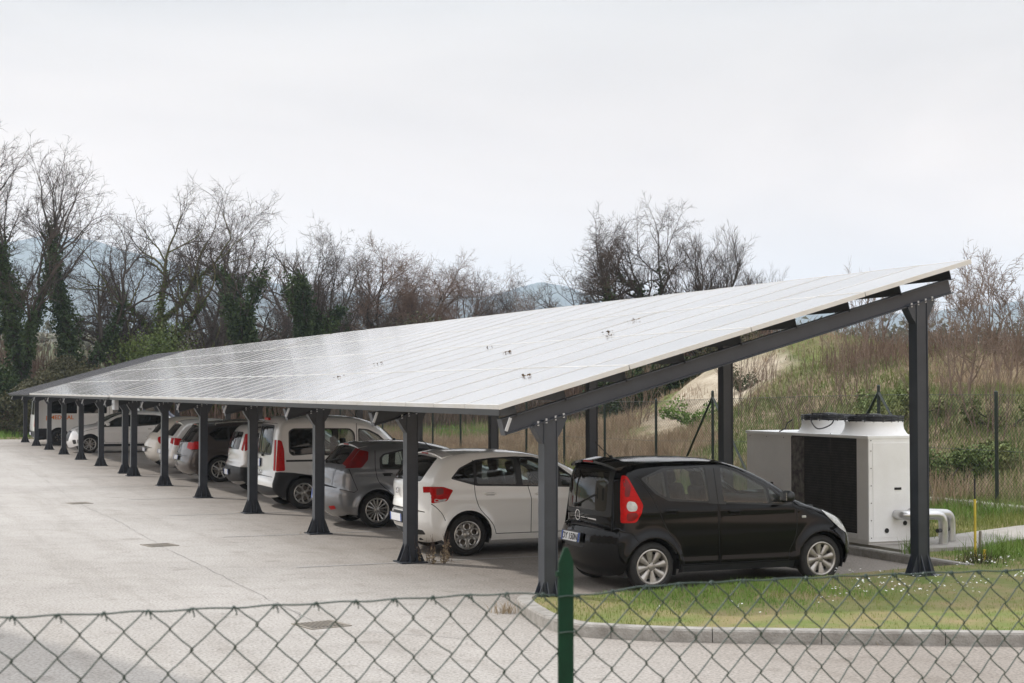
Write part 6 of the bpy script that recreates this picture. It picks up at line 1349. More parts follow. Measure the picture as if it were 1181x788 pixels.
def tubes(name, polys, matn, parent=None, sides=4):
    """polys: list of (points Nx3, radii N), meshed as tapering tubes"""
    Vs, Fs, base = [], [], 0
    by = {}
    for p, r, k in polys: by.setdefault((len(p), k), []).append((p, r))
    for (n, k), L in by.items():
        P = np.array([p for p, r in L]); Rr = np.array([r for p, r in L]); m = len(L)
        d = np.gradient(P, axis=1); d /= np.linalg.norm(d, axis=2)[..., None]+1e-9
        a = np.cross(d, np.array([.31,.95,.07])); a /= np.linalg.norm(a, axis=2)[..., None]+1e-9; b = np.cross(d, a)
        ang = 2*np.pi*np.arange(k)/k
        ring = P[:,:,None,:] + Rr[:,:,None,None]*(a[:,:,None,:]*np.cos(ang)[None,None,:,None] + b[:,:,None,:]*np.sin(ang)[None,None,:,None])
        I = np.arange(m*n*k).reshape(m, n, k)+base; Vs.append(ring.reshape(-1,3)); base += m*n*k
        A_ = I[:,:-1]; B_ = I[:,1:]; Fs.append(np.stack([A_, np.roll(A_, -1, 2), np.roll(B_, -1, 2), B_], -1).reshape(-1,4))
    return mesh_np(name, np.concatenate(Vs), [np.concatenate(Fs)], matn, parent, smooth=True)

def gen_tree(seed, H=13., r0=.30, fork=.28, spread=1.0, levels=5, kids=(4,5,4,4,3), up=.35, stems=1, lean=(0,0), wig=.22, ratio=.62, first=.30, wide=.75, rmin=.0085):
    r = np.random.default_rng(seed); segs = {k: [] for k in range(levels+1)}
    def unit(v): return v/(np.linalg.norm(v)+1e-9)
    def branch(p, d, L, rad, lev):
        n = [9,7,6,5,4,4][min(lev,5)]; P = [p]; dd = d.copy()
        for i in range(n-1):
            dd = unit(dd + r.normal(0, wig*(.6,1,1,1.1,1.3,1.5)[min(lev,5)], 3) + np.array([0,0,up*(.5,.26,.20,.10,.04,.02)[min(lev,5)]])); P.append(P[-1]+dd*L/(n-1))
        P = np.array(P); rr = rad*np.linspace(1, .42 if lev < levels else .35, n)
        segs[lev].append((P, rr, [9,6,5,4,3,3][min(lev,5)]))
        if lev == levels: return
        nk = kids[min(lev, len(kids)-1)]; nk = max(2, int(round(nk*r.uniform(.8,1.25))))
        t0 = fork if lev == 0 else first
        for k in range(nk):
            t = t0 + (1-t0)*(k+r.uniform(.1,.9))/nk; f = t*(n-1); i = min(int(f), n-2); q = P[i]+(P[i+1]-P[i])*(f-i); dl = unit(P[i+1]-P[i])
            a = unit(np.cross(dl, r.normal(size=3))); ang = r.uniform(.5,1.0)*wide*(1.15,1,1,1.1,1.2,1.2)[min(lev,5)]
            nd = unit(dl*math.cos(ang)+a*math.sin(ang)*spread); 
            branch(q, nd, L*ratio*r.uniform(.75,1.2)*(1-.25*t if lev else 1.0), max(np.interp(f, np.arange(n), rr)*r.uniform(.56,.80), rmin), lev+1)
        branch(P[-1], unit(P[-1]-P[-2]), L*ratio*.85, rr[-1]*.9, lev+1)
    for s in range(stems):
        a = 6.28*s/stems + r.uniform(0,1); tilt = 0 if stems == 1 else r.uniform(.15,.5)
        d = unit(np.array([math.cos(a)*tilt+lean[0], math.sin(a)*tilt+lean[1], 1.0])); o = np.array([math.cos(a)*.15, math.sin(a)*.15, -.2]) if stems > 1 else np.array([0,0,-.2])
        branch(o, d, H*.55 if stems == 1 else H*.5*r.uniform(.8,1.1), r0 if stems == 1 else r0*r.uniform(.5,.8), 0)
    allz = max(P[:,2].max() for k in segs for P,_,_ in segs[k]); s_ = H/allz
    for k in segs: segs[k] = [(P*np.array([s_,s_,s_]), rr, q) for P, rr, q in segs[k]]
    return segs
def ivy_points(segs, r, n, hfrac, levels=(0,1), rad=.35, H=13., lump=.5):
    out = []; pool = []
    for k in levels:
        for P, rr, q in segs.get(k, []):
            for i in range(len(P)-1): pool.append((P[i], P[i+1], rr[i], k))
    w = np.array([np.linalg.norm(b-a)*(1.6 if k == 0 else (.9 if k == 1 else .4))*max(0, 1-((a[2])/(H*hfrac))**2) for a, b, q, k in pool]); w /= w.sum()
    idx = r.choice(len(pool), n, p=w); t = r.random(n); lumpy = r.random(len(pool))*.9+.45
    A_ = np.array([pool[i][0] for i in idx]); B_ = np.array([pool[i][1] for i in idx]); kk = np.array([pool[i][3] for i in idx]); P = A_+(B_-A_)*t[:,None]
    g = r.normal(size=(n,3)); g /= np.linalg.norm(g, axis=1)[:,None]; R_ = rad*np.where(kk == 0, 1.25, .7)*lumpy[idx]*(.35+.75*r.random(n))
    return P + g*R_[:,None]*np.array([1,1,1.15])
protos = {}
def tree(kind, x, y, label, cat='tree', s=1.0, rz=0.0, group='bare trees beyond the carport', name='bare_tree', z=None, sx=1.0):
    z = float(terrain_z(x, y)) if z is None else z
    if kind not in protos:
        root = empty(name, (x, y, z)); k = TREES[kind]; segs = gen_tree(**k['g']); r = np.random.default_rng(k['g']['seed']+99)
        lv = sorted(segs); tubes('trunk', segs[0]+segs[1]+(segs[2] if len(lv) > 3 else []), k.get('bark', 'bark'), root)
        tubes('crown', sum((segs[q] for q in lv[3:]), []) if len(lv) > 3 else segs[2], k.get('twig', 'twig'), root)
        for nm, n, hf, lvl, rad, size, mt_ in k.get('ivy', []): leaf_quads(nm, ivy_points(segs, r, n, hf, lvl, rad, k['g'].get('H', 13)), size, mt_, root, seed=int(r.integers(1000)))
        protos[kind] = root
    else:
        root = protos[kind].copy(); col.objects.link(root)
        for ch in protos[kind].children: c = ch.copy(); col.objects.link(c); c.parent = root
    root.location = (x, y, z-.05); root.scale = (s*sx, s*sx, s); root.rotation_euler = (0, 0, rz); tag(root, label, cat, group); return root
TREES = {
 'tall_ivy': dict(g=dict(seed=3, H=16.2, r0=.42, fork=.34, first=.45, levels=5, kids=(4,4,4,4,4), up=.42, wide=.80, ratio=.66, wig=.15), ivy=[('ivy', 14000, .82, (0,1), .60, .17, 'ivy')]),
 'tall_ivy_b': dict(g=dict(seed=14, H=15.4, r0=.38, fork=.34, first=.45, levels=5, kids=(4,4,4,4,4), up=.40, wide=.80, ratio=.66, wig=.15), ivy=[('ivy', 12000, .75, (0,1), .60, .17, 'ivy')]),
 'mossy': dict(g=dict(seed=8, H=13.6, r0=.40, fork=.12, levels=5, kids=(7,6,5,4,4), up=.32, wide=.95, ratio=.68, wig=.16), bark='mossy_bark', ivy=[('ivy', 12000, .66, (0,1), .42, .16, 'ivy_bright')]),
 'open': dict(g=dict(seed=21, H=13.2, r0=.30, fork=.28, first=.42, levels=5, kids=(5,4,4,4,4), up=.36, wide=.85, ratio=.67, wig=.15), ivy=[('ivy', 900, .4, (0,), .3, .16, 'ivy')]),
 'pillar': dict(g=dict(seed=33, H=9.6, r0=.24, fork=.35, levels=3, kids=(4,4,4), up=.5, wide=.5), ivy=[('ivy', 15000, 1.0, (0,1), .62, .17, 'ivy')]),
 'brown': dict(g=dict(seed=41, H=11.0, r0=.28, fork=.16, levels=5, kids=(7,6,5,5,4), up=.26, wide=.98, ratio=.68, wig=.16), twig='twig_brown', ivy=[('ivy', 2500, .5, (0,1), .5, .18, 'ivy')]),
 'round': dict(g=dict(seed=52, H=11.8, r0=.32, fork=.26, levels=5, kids=(6,6,5,5,4), up=.3, wide=.95, ratio=.67, wig=.16), ivy=[('ivy', 6000, .66, (0,1), .45, .18, 'ivy')]),
 'vase': dict(g=dict(seed=63, H=10.8, r0=.20, fork=.15, levels=4, kids=(5,5,5,4), up=.45, stems=5, wide=.65, wig=.12, first=.4), twig='twig', ivy=[('ivy', 2200, .45, (0,), .45, .18, 'bush_leaf')]),
 'shrub': dict(g=dict(seed=71, H=4.1, r0=.06, fork=.2, first=.35, levels=4, kids=(5,4,4,3), up=.36, stems=3, wide=.85, wig=.13, rmin=.007), bark='pale_twig', twig='pale_twig'),
 'shrub_b': dict(g=dict(seed=77, H=3.4, r0=.04, fork=.25, first=.4, levels=3, kids=(5,4,4), up=.45, stems=5, wide=.6, wig=.13, rmin=.005), bark='pale_twig', twig='pale_twig'),
 'sapling': dict(g=dict(seed=80, H=2.6, r0=.020, fork=.2, first=.35, levels=2, kids=(6,5), up=.4, stems=6, wide=.55, wig=.12, rmin=.004), bark='pale_twig', twig='pale_twig'),
}
def at(px, Y): return (px-590.5)/1800*Y, Y
T = [('tall_ivy_b', -30, 84, 1.02, .5, 'leftmost tall bare tree, wrapped in dark ivy, cut by the left edge'),
     ('tall_ivy', 38, 80, 1.0, 0, 'tall bare tree with two ivied limbs near the left edge, its crown among the highest'),
     ('tall_ivy_b', 78, 82, 1.06, 2.2, 'tall bare tree with ivy thick on its trunk, just right of the leftmost pair'),
     ('open', 128, 90, .9, 1.1, 'open bare tree with dark low limbs and little ivy, left of the mossy green tree'),
     ('mossy', 196, 86, 1.04, 0, 'wide bare tree with bright green mossy limbs over the far carport roof'),
     ('open', 248, 92, 1.06, 2.5, 'bare tree with a thin upright crown behind the ivy covered pillars'),
     ('tall_ivy_b', 275, 100, .88, 4.0, 'ivied bare tree between the mossy tree and the first ivy pillar'),
     ('pillar', 306, 83, 1.16, 0, 'tree swallowed by dark ivy like a pillar, left one of two side by side'),
     ('pillar', 354, 83, 1.06, 2.1, 'tree swallowed by dark ivy like a pillar, right one of two side by side'),
     ('open', 378, 98, 1.02, 4.2, 'tall spreading bare tree right of the two ivy pillars'),
     ('round', 408, 92, .92, 1.9, 'bare tree with an ivied slanting trunk above the middle of the roof'),
     ('brown', 452, 96, 1.06, 0, 'dense reddish brown bare tree, highest of the middle stretch'),
     ('brown', 496, 99, 1.0, 2.0, 'reddish brown bare tree next to the highest of the middle stretch'),
     ('open', 540, 104, .82, 5.2, 'pale thin bare tree between two brown ones left of the blue hill'),
     ('round', 572, 104, .72, .6, 'small dark limbed bare tree leaning above the roof line, left of the blue hill'),
     ('brown', 614, 108, .82, 3.3, 'low brown bare tree at the right end of the long tree line'),
     ('round', 640, 112, .60, 1.3, 'smallest bare tree at the foot of the blue hill, right end of the line'),
     ('brown', 330, 104, 1.12, 5.0, 'reddish bare tree rising behind the gap between the two ivy pillars'),
     ('round', 425, 101, 1.0, 4.4, 'bare tree behind the slanting ivied one above the middle of the roof'),
     ('brown', 520, 106, .92, 4.1, 'twiggy brown bare tree filling the line left of the pale thin one'),
     ('open', 590, 112, .78, 1.0, 'thin bare tree behind the small dark limbed leaning one'),
     ('round', 716, 80, .96, 2.6, 'round crowned bare tree with an ivied trunk, left of the group above the roof'),
     ('round', 768, 81, .98, 1.4, 'ivied bare tree with a forked top, amid the group behind the roof'),
     ('vase', 818, 78, .84, 0, 'many stemmed vase shaped bare tree right in the group above the roof'),
     ('vase', 862, 86, .72, 2.0, 'low many stemmed bare tree at the far right of the group above the roof')]
for kind, px, Y, s, rz, lab in T: x, y = at(px, Y); tree(kind, x, y, lab, s=s, rz=rz)
# shrubs on the mound
SH = [('sapling', 1140, 37, 1.2, 3.3, 'low bare sapling below the right hand shrub on the mound'),
      ('sapling', 1075, 38, 1.1, .7, 'low bare sapling just right of the last carport post'),
      ('shrub', 1108, 41, 1.0, 0, 'bare reddish shrub with many upright stems on the mound right of the last carport post'),
      ('shrub', 1162, 43, 1.05, 2.1, 'tall bare shrub at the right edge of the picture on the mound'),
      ('shrub_b', 1010, 52, 1.0, 0, 'bare pale shrub showing above the upper edge of the roof near its high corner'),
      ('shrub_b', 1062, 56, .9, 1.7, 'thin bare shrub behind the high corner of the roof'),
      ('shrub_b', 1205, 47, 1.0, 3.0, 'bare shrub just past the right edge of the picture'),
      ('sapling', 928, 36, 1.25, 0, 'bare fan shaped sapling in front of the dry mound behind the chiller'),
      ('sapling', 856, 50, 1.3, 2, 'bare brown sapling on the sandy heap beside the second back post'),
      ('sapling', 985, 44, 1.3, 5, 'twiggy brown sapling halfway up the mound behind the chiller'),
      ('sapling', 735, 60, 1.3, 1, 'small bare sapling left of the sandy heap')]
for kind, px, Y, s, rz, lab in SH: x, y = at(px, Y); tree(kind, x, y, lab, cat='shrub', s=s, rz=rz, group='bare shrubs on the mound', name='bare_shrub')
# leafy bushes: clumps of leaves on short stems
def bush(x, y, w, h, label, matn='ivy', n=2600, seed=1, size=.16, z=None, group='leafy bushes', name='leafy_bush', cat='bush'):
    z = float(terrain_z(x, y)) if z is None else z; r = np.random.default_rng(seed); root = empty(name, (x, y, z)); tag(root, label, cat, group)
    k = 9; C = np.column_stack([r.uniform(-w*.42, w*.42, k), r.uniform(-w*.3, w*.3, k), r.uniform(.15, .75, k)*h]); S = r.uniform(.16, .34, k)*min(w, h*1.2)
    i = r.integers(0, k, n); g = r.normal(size=(n,3)); g /= np.linalg.norm(g, axis=1)[:,None]; P = C[i]+g*(S[i]*(.55+.55*r.random(n)))[:,None]; P[:,2] = np.abs(P[:,2])
    leaf_quads('foliage', P, size, matn, root, seed=seed+1); polys = []
    for c in C:
        t = np.linspace(0, 1, 5)[:,None]; polys.append((np.array([0,0,-.1])*(1-t)+c*t+r.normal(0, .04*w*.3, (5,3))*t*(1-t)*3, np.linspace(.03, .008, 5), 4))
    tubes('stem', polys, 'bark', root); return root
BU = [(-8, 79, 3.5, 4.0, 'dark ivy thicket at the left edge beyond the pavement', 'ivy', 5000), (34, 78, 3.5, 3.6, 'olive leafy thicket under the tall ivied trees at the left', 'bush_leaf', 4500), (80, 79, 3.6, 4.4, 'olive brown leafy thicket between the tall ivied trees', 'bush_leaf', 7000), (120, 80, 4, 3.4, 'low brownish bush beyond the end of the far carport', 'bush_leaf', 4500),
      (212, 84, 5.5, 6.4, 'bright green leafy mass around the foot of the mossy tree', 'ivy_bright', 7500), (262, 86, 4, 4.2, 'dark green bush right of the mossy tree', 'ivy', 4500), (388, 88, 5.5, 6.0, 'dark green ivy bank right of the two ivy pillars', 'ivy', 7500), (432, 90, 5, 5.6, 'dark green bush below the slanting ivied tree', 'ivy', 6000), (478, 92, 5.5, 6.2, 'broad dark olive bush in the middle of the tree line', 'bush_leaf', 7500), (515, 94, 4.5, 5.4, 'dark bush right of the broad olive one', 'ivy', 5000),
      (575, 100, 4, 3.8, 'small ivied bush near the right end of the tree line', 'bush_leaf', 3500), (718, 77, 3.6, 4.2, 'ivy mass on the left of the group above the roof', 'ivy', 4500), (770, 77, 4.8, 4.3, 'widest ivy mass in the group above the roof', 'ivy', 6500), (838, 76, 3.2, 3.6, 'olive leafy clump under the vase shaped tree', 'bush_leaf', 3000)]
for q, (px, Y, w_, h_, lab, mm_, n_) in enumerate(BU): x, y = at(px, Y); bush(x, y, w_, h_, lab, mm_, int(n_*1.8), seed=200+q, size=.14)
BU2 = [(985, 33.0, 1.5, .8, 'low green bush at the foot of the mound behind the chiller', 'field_green', 1800), (1092, 31.2, 2.2, .95, 'dark green bush behind the fence, right of the last carport post', 'ivy_bright', 3200), (1125, 33.2, 2.0, .8, 'green bush behind the fence near the right edge', 'field_green', 2600), (855, 58, 1.2, .9, 'small dark green bush on the sandy heap', 'ivy', 900), (800, 55, 2.6, 1.0, 'green bush on the grassy side of the sandy heap', 'grass_lush', 1800),
       (1040, 40, 2.4, 1.0, 'yellow green bush low on the mound behind the last post', 'field_green', 2400), (1160, 38, 2.2, .8, 'yellow green bush on the mound at the right edge', 'field_green', 2200)]
for q, (px, Y, w_, h_, lab, mm_, n_) in enumerate(BU2): x, y = at(px, Y); bush(x, y, w_, h_, lab, mm_, n_, seed=300+q, size=.09)

# thin blades and stems, merged
def blades(name, X_, Y_, Z_, h, wd, matn, seed, lean=.35, segs=2, label=None, cat=None):
    r = np.random.default_rng(seed); n = len(X_); az = r.uniform(0, 6.283, n); la = r.uniform(0, 6.283, n); ll = np.abs(r.normal(0, lean, n)); h = h*np.ones(n); wd = wd*np.ones(n)
    B_ = np.column_stack([X_, Y_, Z_-.02]); s = np.column_stack([np.cos(az), np.sin(az), np.zeros(n)])*wd[:,None]/2; L = np.column_stack([np.cos(la)*ll, np.sin(la)*ll, np.ones(n)]); L /= np.linalg.norm(L, axis=1)[:,None]
    M_ = B_ + L*(h*.55)[:,None]; L2 = L + np.column_stack([np.cos(la), np.sin(la), -.25*np.ones(n)])*(ll*.8)[:,None]; L2 /= np.linalg.norm(L2, axis=1)[:,None]; T_ = M_ + L2*(h*.45)[:,None]
    V = np.stack([B_-s, B_+s, M_+s*.8, M_-s*.8, T_], 1).reshape(-1,3); I = np.arange(n)[:,None]*5
    o = mesh_np(name, V, [np.concatenate([I+np.array([[0,1,2,3]])]), np.concatenate([I+np.array([[3,2,4]])])], matn); tag(o, label, cat, kind='stuff'); return o
def uwc(x, y): return -SN*(x-PX)+CS*(y-PY), CS*(x-PX)+SN*(y-PY)
rg = np.random.default_rng(77)
# lawn of the island and the right hand verge
n = 260000; x = rg.uniform(.2, 14.5, n); y = rg.uniform(13.4, 30, n); ok = in_poly(x, y, vpoly); x, y = x[ok], y[ok]; u_, w_ = uwc(x, y)
bare = wave(x, y, 1.1, 31) ; slab = ((u_ > 2.15) & (u_ < 7.0) & (w_ > 6.3) & (w_ < 7.78)) | ((u_ > 2.3) & (u_ < 3.3) & (w_ > 7.7) & (w_ < 9.3))
keep = (rg.random(len(x)) < np.clip(.80 + .9*bare, .10, 1)) & ~slab; x, y, bare, w_ = x[keep], y[keep], bare[keep], w_[keep]
hh = rg.uniform(.020, .060, len(x))*(1+.8*np.clip(bare, 0, 1)); hh[w_ > 6.4] *= 1.6; hh[w_ > 9] *= 1.5
z = verge_z(x, y); lush = wave(x, y, .9, 33) > .12
blades('lawn_grass', x[~lush], y[~lush], z[~lush], hh[~lush], .006, 'grass_blade', 5, .45, label='short green and yellowed grass on the kerbed island', cat='grass')
blades('lush_grass', x[lush], y[lush], z[lush], hh[lush]*1.15, .007, 'grass_lush', 6, .45, label='darker, fresher grass patches on the island and verge', cat='grass')
n = 24000; x = rg.uniform(.2, 14, n); y = rg.uniform(13.6, 29, n); ok = in_poly(x, y, vpoly); x, y = x[ok], y[ok]; k = (wave(x, y, 1.1, 31) < .05) | (rg.random(len(x)) < .2); x, y = x[k], y[k]; u_, w_ = uwc(x, y); k = ~(((u_ > 2.15) & (u_ < 7.0) & (w_ > 6.3) & (w_ < 7.78)) | ((u_ > 2.3) & (u_ < 3.3) & (w_ > 7.7) & (w_ < 9.3))); x, y = x[k], y[k]
blades('dead_grass', x, y, verge_z(x, y), rg.uniform(.02,.06,len(x)), .006, 'straw', 7, .8, label='dead yellow grass between the green tufts', cat='grass')
# daisies
n = 5200; x = rg.uniform(.6, 12, n); y = rg.uniform(14.4, 22, n); ok = in_poly(x, y, vpoly); x, y = x[ok], y[ok]; dens = wave(x, y, .8, 41) + .35*np.sin(x*.9-1.0); u_, w_ = uwc(x, y); k = (dens > .22) & (rg.random(len(x)) < .6) & (w_ > 1.2) & ~(((u_ > 1.6) & (w_ > 6.3))); x, y = x[k], y[k]
V, F_ = [], []; z = verge_z(x, y)
for i in range(len(x)):
    hz = rg.uniform(.05, .10); tl = rg.normal(0, .3, 2); rr = rg.uniform(.009, .015); b = len(V)
    for q in range(6): a = q*math.pi/3; V.append((x[i]+rr*math.cos(a), y[i]+rr*math.sin(a), z[i]+hz+rr*(math.cos(a)*tl[0]+math.sin(a)*tl[1])))
    V.append((x[i], y[i], z[i]+hz+.004)); F_ += [(b+q, b+(q+1)%6, b+6) for q in range(6)]
o = mesh_np('daisies', V, [F_], 'petal'); tag(o, 'white daisies dotted through the island grass', 'daisies', kind='stuff')
# tufts at the kerb, weeds on the slab edge, dead plant by the second post
def tuft(x, y, z, n, h, spread, matn, label, name='weed_tuft', cat='weed', lean=.5, wd=.008, seed=1):
    r = np.random.default_rng(seed); o = blades(name, x+r.normal(0, spread, n), y+r.normal(0, spread, n), np.full(n, z), r.uniform(.4,1,n)*h, wd, matn, seed, lean); del o['kind']; tag(o, label, cat, 'weeds growing at kerbs and posts'); return o
p = (.02, 16.9); tuft(p[0]-.10, p[1]-.15, .0, 70, .20, .06, 'straw', 'dry straw coloured tuft against the tip of the kerb', seed=2)
p = UW(1.9, 6.36); tuft(p.x, p.y, .14, 90, .32, .06, 'grass_lush', 'upright green weed on the slab edge in front of the chiller corner', seed=3, lean=.35)
p = UW(.7, 6.5); tuft(p.x, p.y, .13, 120, .26, .12, 'bush_leaf', 'brownish weed on the kerb left of the last back post', seed=4)
p = UW(1.2, 7.3); tuft(p.x, p.y, .16, 260, .40, .22, 'grass_lush', 'tall green weeds around the foot of the silver pipes', seed=5)
tuft(3.4, 14.72, .0, 40, .08, .05, 'straw', 'small dry tuft in the kerb joint right of the pointed fence post', seed=6)
pw = UW(B-.12, .30); root = empty('dead_weed', (pw.x, pw.y, 0)); tag(root, 'knee high dead brown weed leaning on the foot of the second post', 'weed', 'weeds growing at kerbs and posts')
sg_ = gen_tree(seed=90, H=.46, r0=.007, fork=.1, levels=2, kids=(5,4), up=.8, stems=5, wide=.4, rmin=.002); 
for k in sg_: sg_[k] = [(P*np.array([.55,.55,1]), np.maximum(rr*.4, .0014), q) for P, rr, q in sg_[k]]
tubes('stems', sg_[0]+sg_[1]+sg_[2], 'twig_brown', root); r = np.random.default_rng(4)
leaf_quads('dry_leaves', ivy_points(sg_, r, 700, 1.1, (0,1), .045, .46), .034, 'straw', root, seed=5)
for i_ in (2, 3, 5, 7, 9):
    u0 = B*i_ if i_ < 7 else pb[i_-6]
    p = UW(u0+.12, -.22); tuft(p.x, p.y, 0, 26, .06, .05, 'straw', 'few dry blades at the foot of carport post number %d counted from the nearest' % (i_+1), seed=20+i_)
# dry weeds on the field behind the fence
def field(n, x0, x1, y0, y1, dens, seed):
    r = np.random.default_rng(seed); y = y0*np.power(y1/y0, r.random(n)); a0, a1 = x0, x1; x = (r.uniform(a0, a1, n)-590.5)/1800*y; u_, w_ = uwc(x, y); k = (w_ > 11.0) & (r.random(n) < dens(x, y)); return x[k], y[k], r
greenm = lambda x, y: wave(x, y, .16, 51) + .45*wave(x, y, .7, 52)
sand = lambda x, y: ((x-7.6)/3.2)**2 + ((y-59)/5.0)**2 + .5*wave(x, y, .9, 58)
dn = lambda x, y: np.clip(.62 - 1.6*greenm(x, y), .05, 1)*np.clip((sand(x, y)-.55)*1.5, 0, 1)*(1-.75*sstep((y-72)/15))
x, y, r = field(260000, 380, 1260, 24.5, 92, dn, 61)
h = r.uniform(.22, .78, len(x))*(1-.55*sstep((y-33)/10)*sstep((x-3)/4))*(.7+.5*np.clip(wave(x, y, .5, 8), -1, 1)); h *= np.clip(1.15-.25*sstep((x-12)/4), .5, 1.2)
blades('dry_weeds', x, y, terrain_z(x, y), h, .008+.00022*y, 'dry_stem', 62, .28, label='tall dry brown weeds covering the field and mound behind the fence', cat='weeds')
x, y, r = field(38000, 380, 1260, 24.5, 92, dn, 64)
blades('straw_weeds', x, y, terrain_z(x, y), r.uniform(.2, .6, len(x)), .007+.0002*y, 'straw', 65, .4, label='paler straw coloured stalks among the brown weeds', cat='weeds')
gd = lambda x, y: np.clip(.18 + 1.8*greenm(x, y), .03, 1)*np.clip((sand(x, y)-.7)*1.5, 0, 1)
x, y, r = field(230000, 380, 1260, 24.5, 100, gd, 66)
blades('field_grass', x, y, terrain_z(x, y), r.uniform(.10, .34, len(x)), .010+.0003*y, 'field_green', 67, .5, label='green grass patches on the mound behind the fence', cat='grass')
# ground cover beyond the far end of the pavement
n = 40000; y = rg.uniform(70, 92, n); x = (rg.uniform(-60, 700, n)-590.5)/1800*y; u_, w_ = uwc(x, y); k = (u_ > 62.3) | (w_ > 11); x, y = x[k], y[k]
blades('far_grass', x, y, terrain_z(x, y), rg.uniform(.1,.45,len(x)), .03, 'grass_lush', 70, .5, label='rough green grass beyond the far end of the pavement', cat='grass')
# undergrowth under the tree line: thin leaning stems
n = 34000; y = rg.uniform(80, 118, n); x = (rg.uniform(-120, 900, n)-590.5)/1800*y
hh = rg.uniform(2.0, 6.2, n)*(.80+.35*wave(x, y, .15, 72)); blades('undergrowth', x, y, terrain_z(x, y), hh, .045, 'twig_brown', 73, .28, label='brown thicket of thin bare stems under the long tree line', cat='undergrowth')
n = 9000; y = rg.uniform(98, 150, n); x = (rg.uniform(-200, 1300, n)-590.5)/1800*y; hh = rg.uniform(1.2, 4.0, n)
blades('far_thicket', x, y, terrain_z(x, y), hh, .07, 'twig_brown', 74, .3, label='brown brush farther off behind the tree line', cat='undergrowth')
# dense brush along the crest of the mound
n = 16000; y = rg.uniform(46, 62, n); x = (rg.uniform(870, 1240, n)-590.5)/1800*y; k = rg.random(n) < np.clip(-.05+1.1*wave(x, y, .35, 75), 0, .6); x, y = x[k], y[k]
blades('crest_brush', x, y, terrain_z(x, y), rg.uniform(.5, 1.5, len(x))*(.8+.3*wave(x, y, .3, 76)), .018, 'twig_brown', 77, .3, label='brown brush along the crest of the mound', cat='brush')
# hedgerows and woods across the far fields
pts = []
for k in range(60):
    y0 = rg.uniform(260, 1300); x0 = (rg.uniform(-100, 1300)-590.5)/1800*y0; L_ = rg.uniform(20, 120); a = rg.uniform(-.5, .5); m_ = int(L_*9)
    t = rg.uniform(-1, 1, m_); px_ = x0+t*L_*math.cos(a); py_ = y0+t*L_*math.sin(a)+rg.normal(0, 4, m_); pts.append(np.column_stack([px_, py_, terrain_z(px_, py_)+np.abs(rg.normal(0, 2.6, m_))]))
o = leaf_quads('distant_woodland', np.concatenate(pts), 1.5, 'far_wood' if 'far_wood' in MATS else 'bush_leaf', seed=9); tag(o, 'dark hedgerows and copses across the far fields', 'woodland', kind='stuff')

# dry growth on the strip between the carport and the boundary fence
n = 60000; x_, y_ = [], []; uu_ = rg.uniform(4, 60, n); ww_ = rg.uniform(6.45, 11.4, n); k = ~((uu_ < 7.1) & (ww_ < 7.9)); uu_, ww_ = uu_[k], ww_[k]
x = PX - SN*uu_ + CS*ww_; y = PY + CS*uu_ + SN*ww_
blades('strip_grass', x, y, verge_z(x, y), rg.uniform(.06,.28,len(x))*(1+.8*(ww_ > 10)), .012, 'field_green', 81, .5, label='rough grass between the carport and the boundary fence', cat='grass')
n = 30000; uu_ = rg.uniform(6, 60, n); ww_ = rg.uniform(8.2, 11.5, n); k = wave(uu_, ww_, .5, 82) > -.1; uu_, ww_ = uu_[k], ww_[k]; x = PX - SN*uu_ + CS*ww_; y = PY + CS*uu_ + SN*ww_
blades('strip_weeds', x, y, verge_z(x, y), rg.uniform(.2,.8,len(x)), .014, 'dry_stem', 83, .3, label='dry brown weeds along the inner side of the boundary fence', cat='weeds')
# ------------------------------------------------------------------ light, sky, air, camera
SUN_AZ = math.atan2(.48, -.87); EL = R(40)
sd = Vector((math.cos(SUN_AZ)*math.cos(EL), math.sin(SUN_AZ)*math.cos(EL), math.sin(EL)))
l = bpy.data.lights.new('sun', 'SUN'); l.energy = 2.9; l.angle = R(2.0); l.color = (1.0,.955,.90)
lo = bpy.data.objects.new('sun', l); col.objects.link(lo); lo.rotation_euler = sd.to_track_quat('Z', 'Y').to_euler(); lo.location = (0,0,60)
w = bpy.data.worlds.new('World'); scene.world = w; w.use_nodes = True; nt = w.node_tree; bg = nt.nodes['Background']
sky = nt.nodes.new('ShaderNodeTexSky'); sky.sky_type = 'NISHITA'; sky.sun_disc = False; sky.sun_elevation = EL; sky.sun_rotation = math.pi/2 - SUN_AZ; sky.dust_density = 3.0; sky.air_density = 1.0; sky.ozone_density = 1.0
tc = nt.nodes.new('ShaderNodeTexCoord')
mp = nt.nodes.new('ShaderNodeMapping'); mp.inputs['Scale'].default_value = (1.0,1.0,3.2); nt.links.new(tc.outputs['Generated'], mp.inputs[0])
n = nt.nodes.new('ShaderNodeTexNoise'); n.inputs['Scale'].default_value = 2.3; n.inputs['Detail'].default_value = 5; n.inputs['Roughness'].default_value = .5; n.inputs['Distortion'].default_value = .5; nt.links.new(mp.outputs[0], n.inputs['Vector'])
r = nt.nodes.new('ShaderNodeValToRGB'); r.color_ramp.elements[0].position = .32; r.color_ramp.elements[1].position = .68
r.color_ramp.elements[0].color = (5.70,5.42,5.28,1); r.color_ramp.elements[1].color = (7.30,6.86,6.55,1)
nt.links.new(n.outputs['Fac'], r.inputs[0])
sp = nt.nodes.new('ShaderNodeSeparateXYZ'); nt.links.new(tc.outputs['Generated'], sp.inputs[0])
gr = nt.nodes.new('ShaderNodeValToRGB'); e = gr.color_ramp.elements; e[0].position = 0.0; e[0].color = (2.42,1.90,1.53,1); e[1].position = .24; e[1].color = (1.0,1.0,1.0,1); k2 = e.new(.42); k2.color = (1.8,1.92,2.05,1); k3 = e.new(.95); k3.color = (2.5,2.7,2.9,1); k_ = e.new(.08); k_.color = (1.60,1.385,1.225,1)
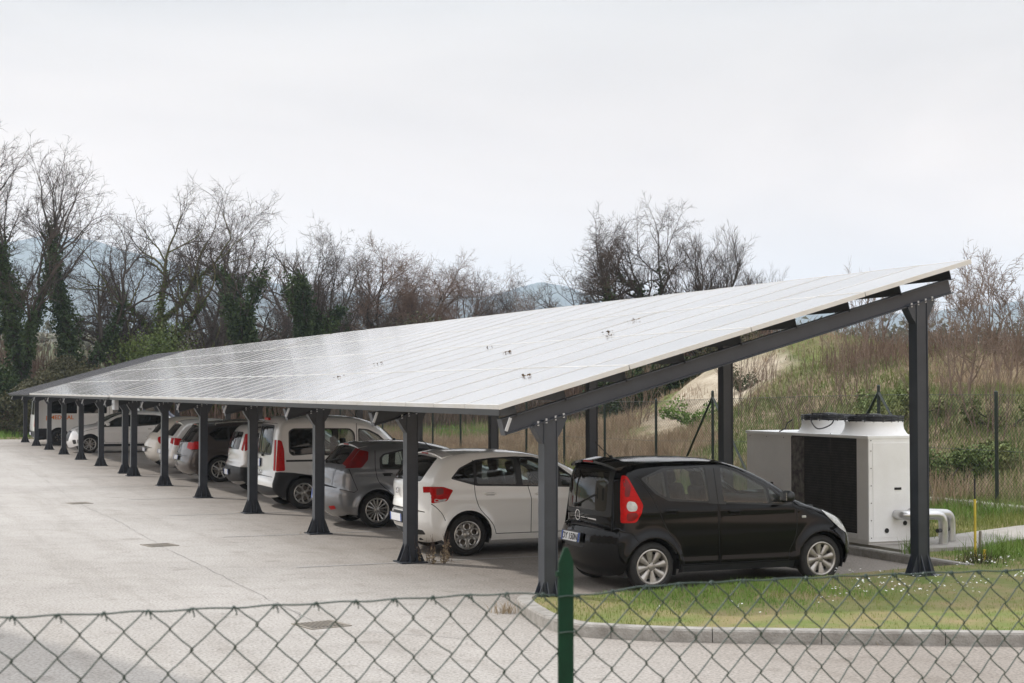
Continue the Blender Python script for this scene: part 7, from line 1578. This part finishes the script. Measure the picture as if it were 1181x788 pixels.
nt.links.new(sp.outputs['Z'], gr.inputs[0])
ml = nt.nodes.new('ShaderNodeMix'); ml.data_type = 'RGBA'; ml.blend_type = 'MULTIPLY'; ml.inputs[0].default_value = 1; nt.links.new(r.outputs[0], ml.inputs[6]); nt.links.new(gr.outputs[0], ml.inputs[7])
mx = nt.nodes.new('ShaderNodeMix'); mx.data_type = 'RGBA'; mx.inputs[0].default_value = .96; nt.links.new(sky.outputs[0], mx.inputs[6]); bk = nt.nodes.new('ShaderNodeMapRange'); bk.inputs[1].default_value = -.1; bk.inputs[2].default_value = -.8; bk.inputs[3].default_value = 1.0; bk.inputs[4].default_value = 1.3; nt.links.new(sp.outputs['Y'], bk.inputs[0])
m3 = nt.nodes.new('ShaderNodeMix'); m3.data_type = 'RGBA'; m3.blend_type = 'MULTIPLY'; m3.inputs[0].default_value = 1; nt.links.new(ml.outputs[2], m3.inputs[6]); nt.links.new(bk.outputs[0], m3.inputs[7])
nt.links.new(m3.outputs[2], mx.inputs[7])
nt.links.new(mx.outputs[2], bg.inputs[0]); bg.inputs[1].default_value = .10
HAZE = True
if HAZE:
    mb = MB(); x0_, x1_, y0_, y1_, z0_, z1_ = -16500, 16500, -60, 7700, -12, 470
    mb.box(((x0_+x1_)/2, (y0_+y1_)/2, (z0_+z1_)/2), (x1_-x0_, y1_-y0_, z1_-z0_))
    m = bpy.data.materials.new('haze'); m.use_nodes = True; nt = m.node_tree
    for q in list(nt.nodes): nt.nodes.remove(q)
    o_ = nt.nodes.new('ShaderNodeOutputMaterial'); v = nt.nodes.new('ShaderNodeVolumePrincipled'); v.inputs['Color'].default_value = (.70,.84,1.0,1); v.inputs['Density'].default_value = .00020; v.inputs['Anisotropy'].default_value = .2
    nt.links.new(v.outputs[0], o_.inputs['Volume']); MATS['haze'] = m
    o = mb.build('haze', 'haze'); tag(o, kind='stuff')
cam = bpy.data.cameras.new('camera'); co = bpy.data.objects.new('camera', cam); col.objects.link(co); scene.camera = co
cam.sensor_width = 36; cam.lens = 36*1800/1181; cam.clip_end = 30000; cam.clip_start = .05
co.location = (0, 0, 2.39); co.rotation_euler = (math.pi/2 + math.atan2(55, 1800), 0, 0)
cam.dof.use_dof = True; cam.dof.focus_distance = 19.0; cam.dof.aperture_fstop = 11.0
scene.view_settings.view_transform = 'Standard'; scene.view_settings.look = 'None'; scene.view_settings.exposure = 0.22; scene.view_settings.gamma = 1
scene.cycles.max_bounces = 8; scene.cycles.transparent_max_bounces = 24; scene.cycles.volume_bounces = 1; scene.cycles.use_denoising = True
scene.cycles.caustics_reflective = False; scene.cycles.caustics_refractive = False
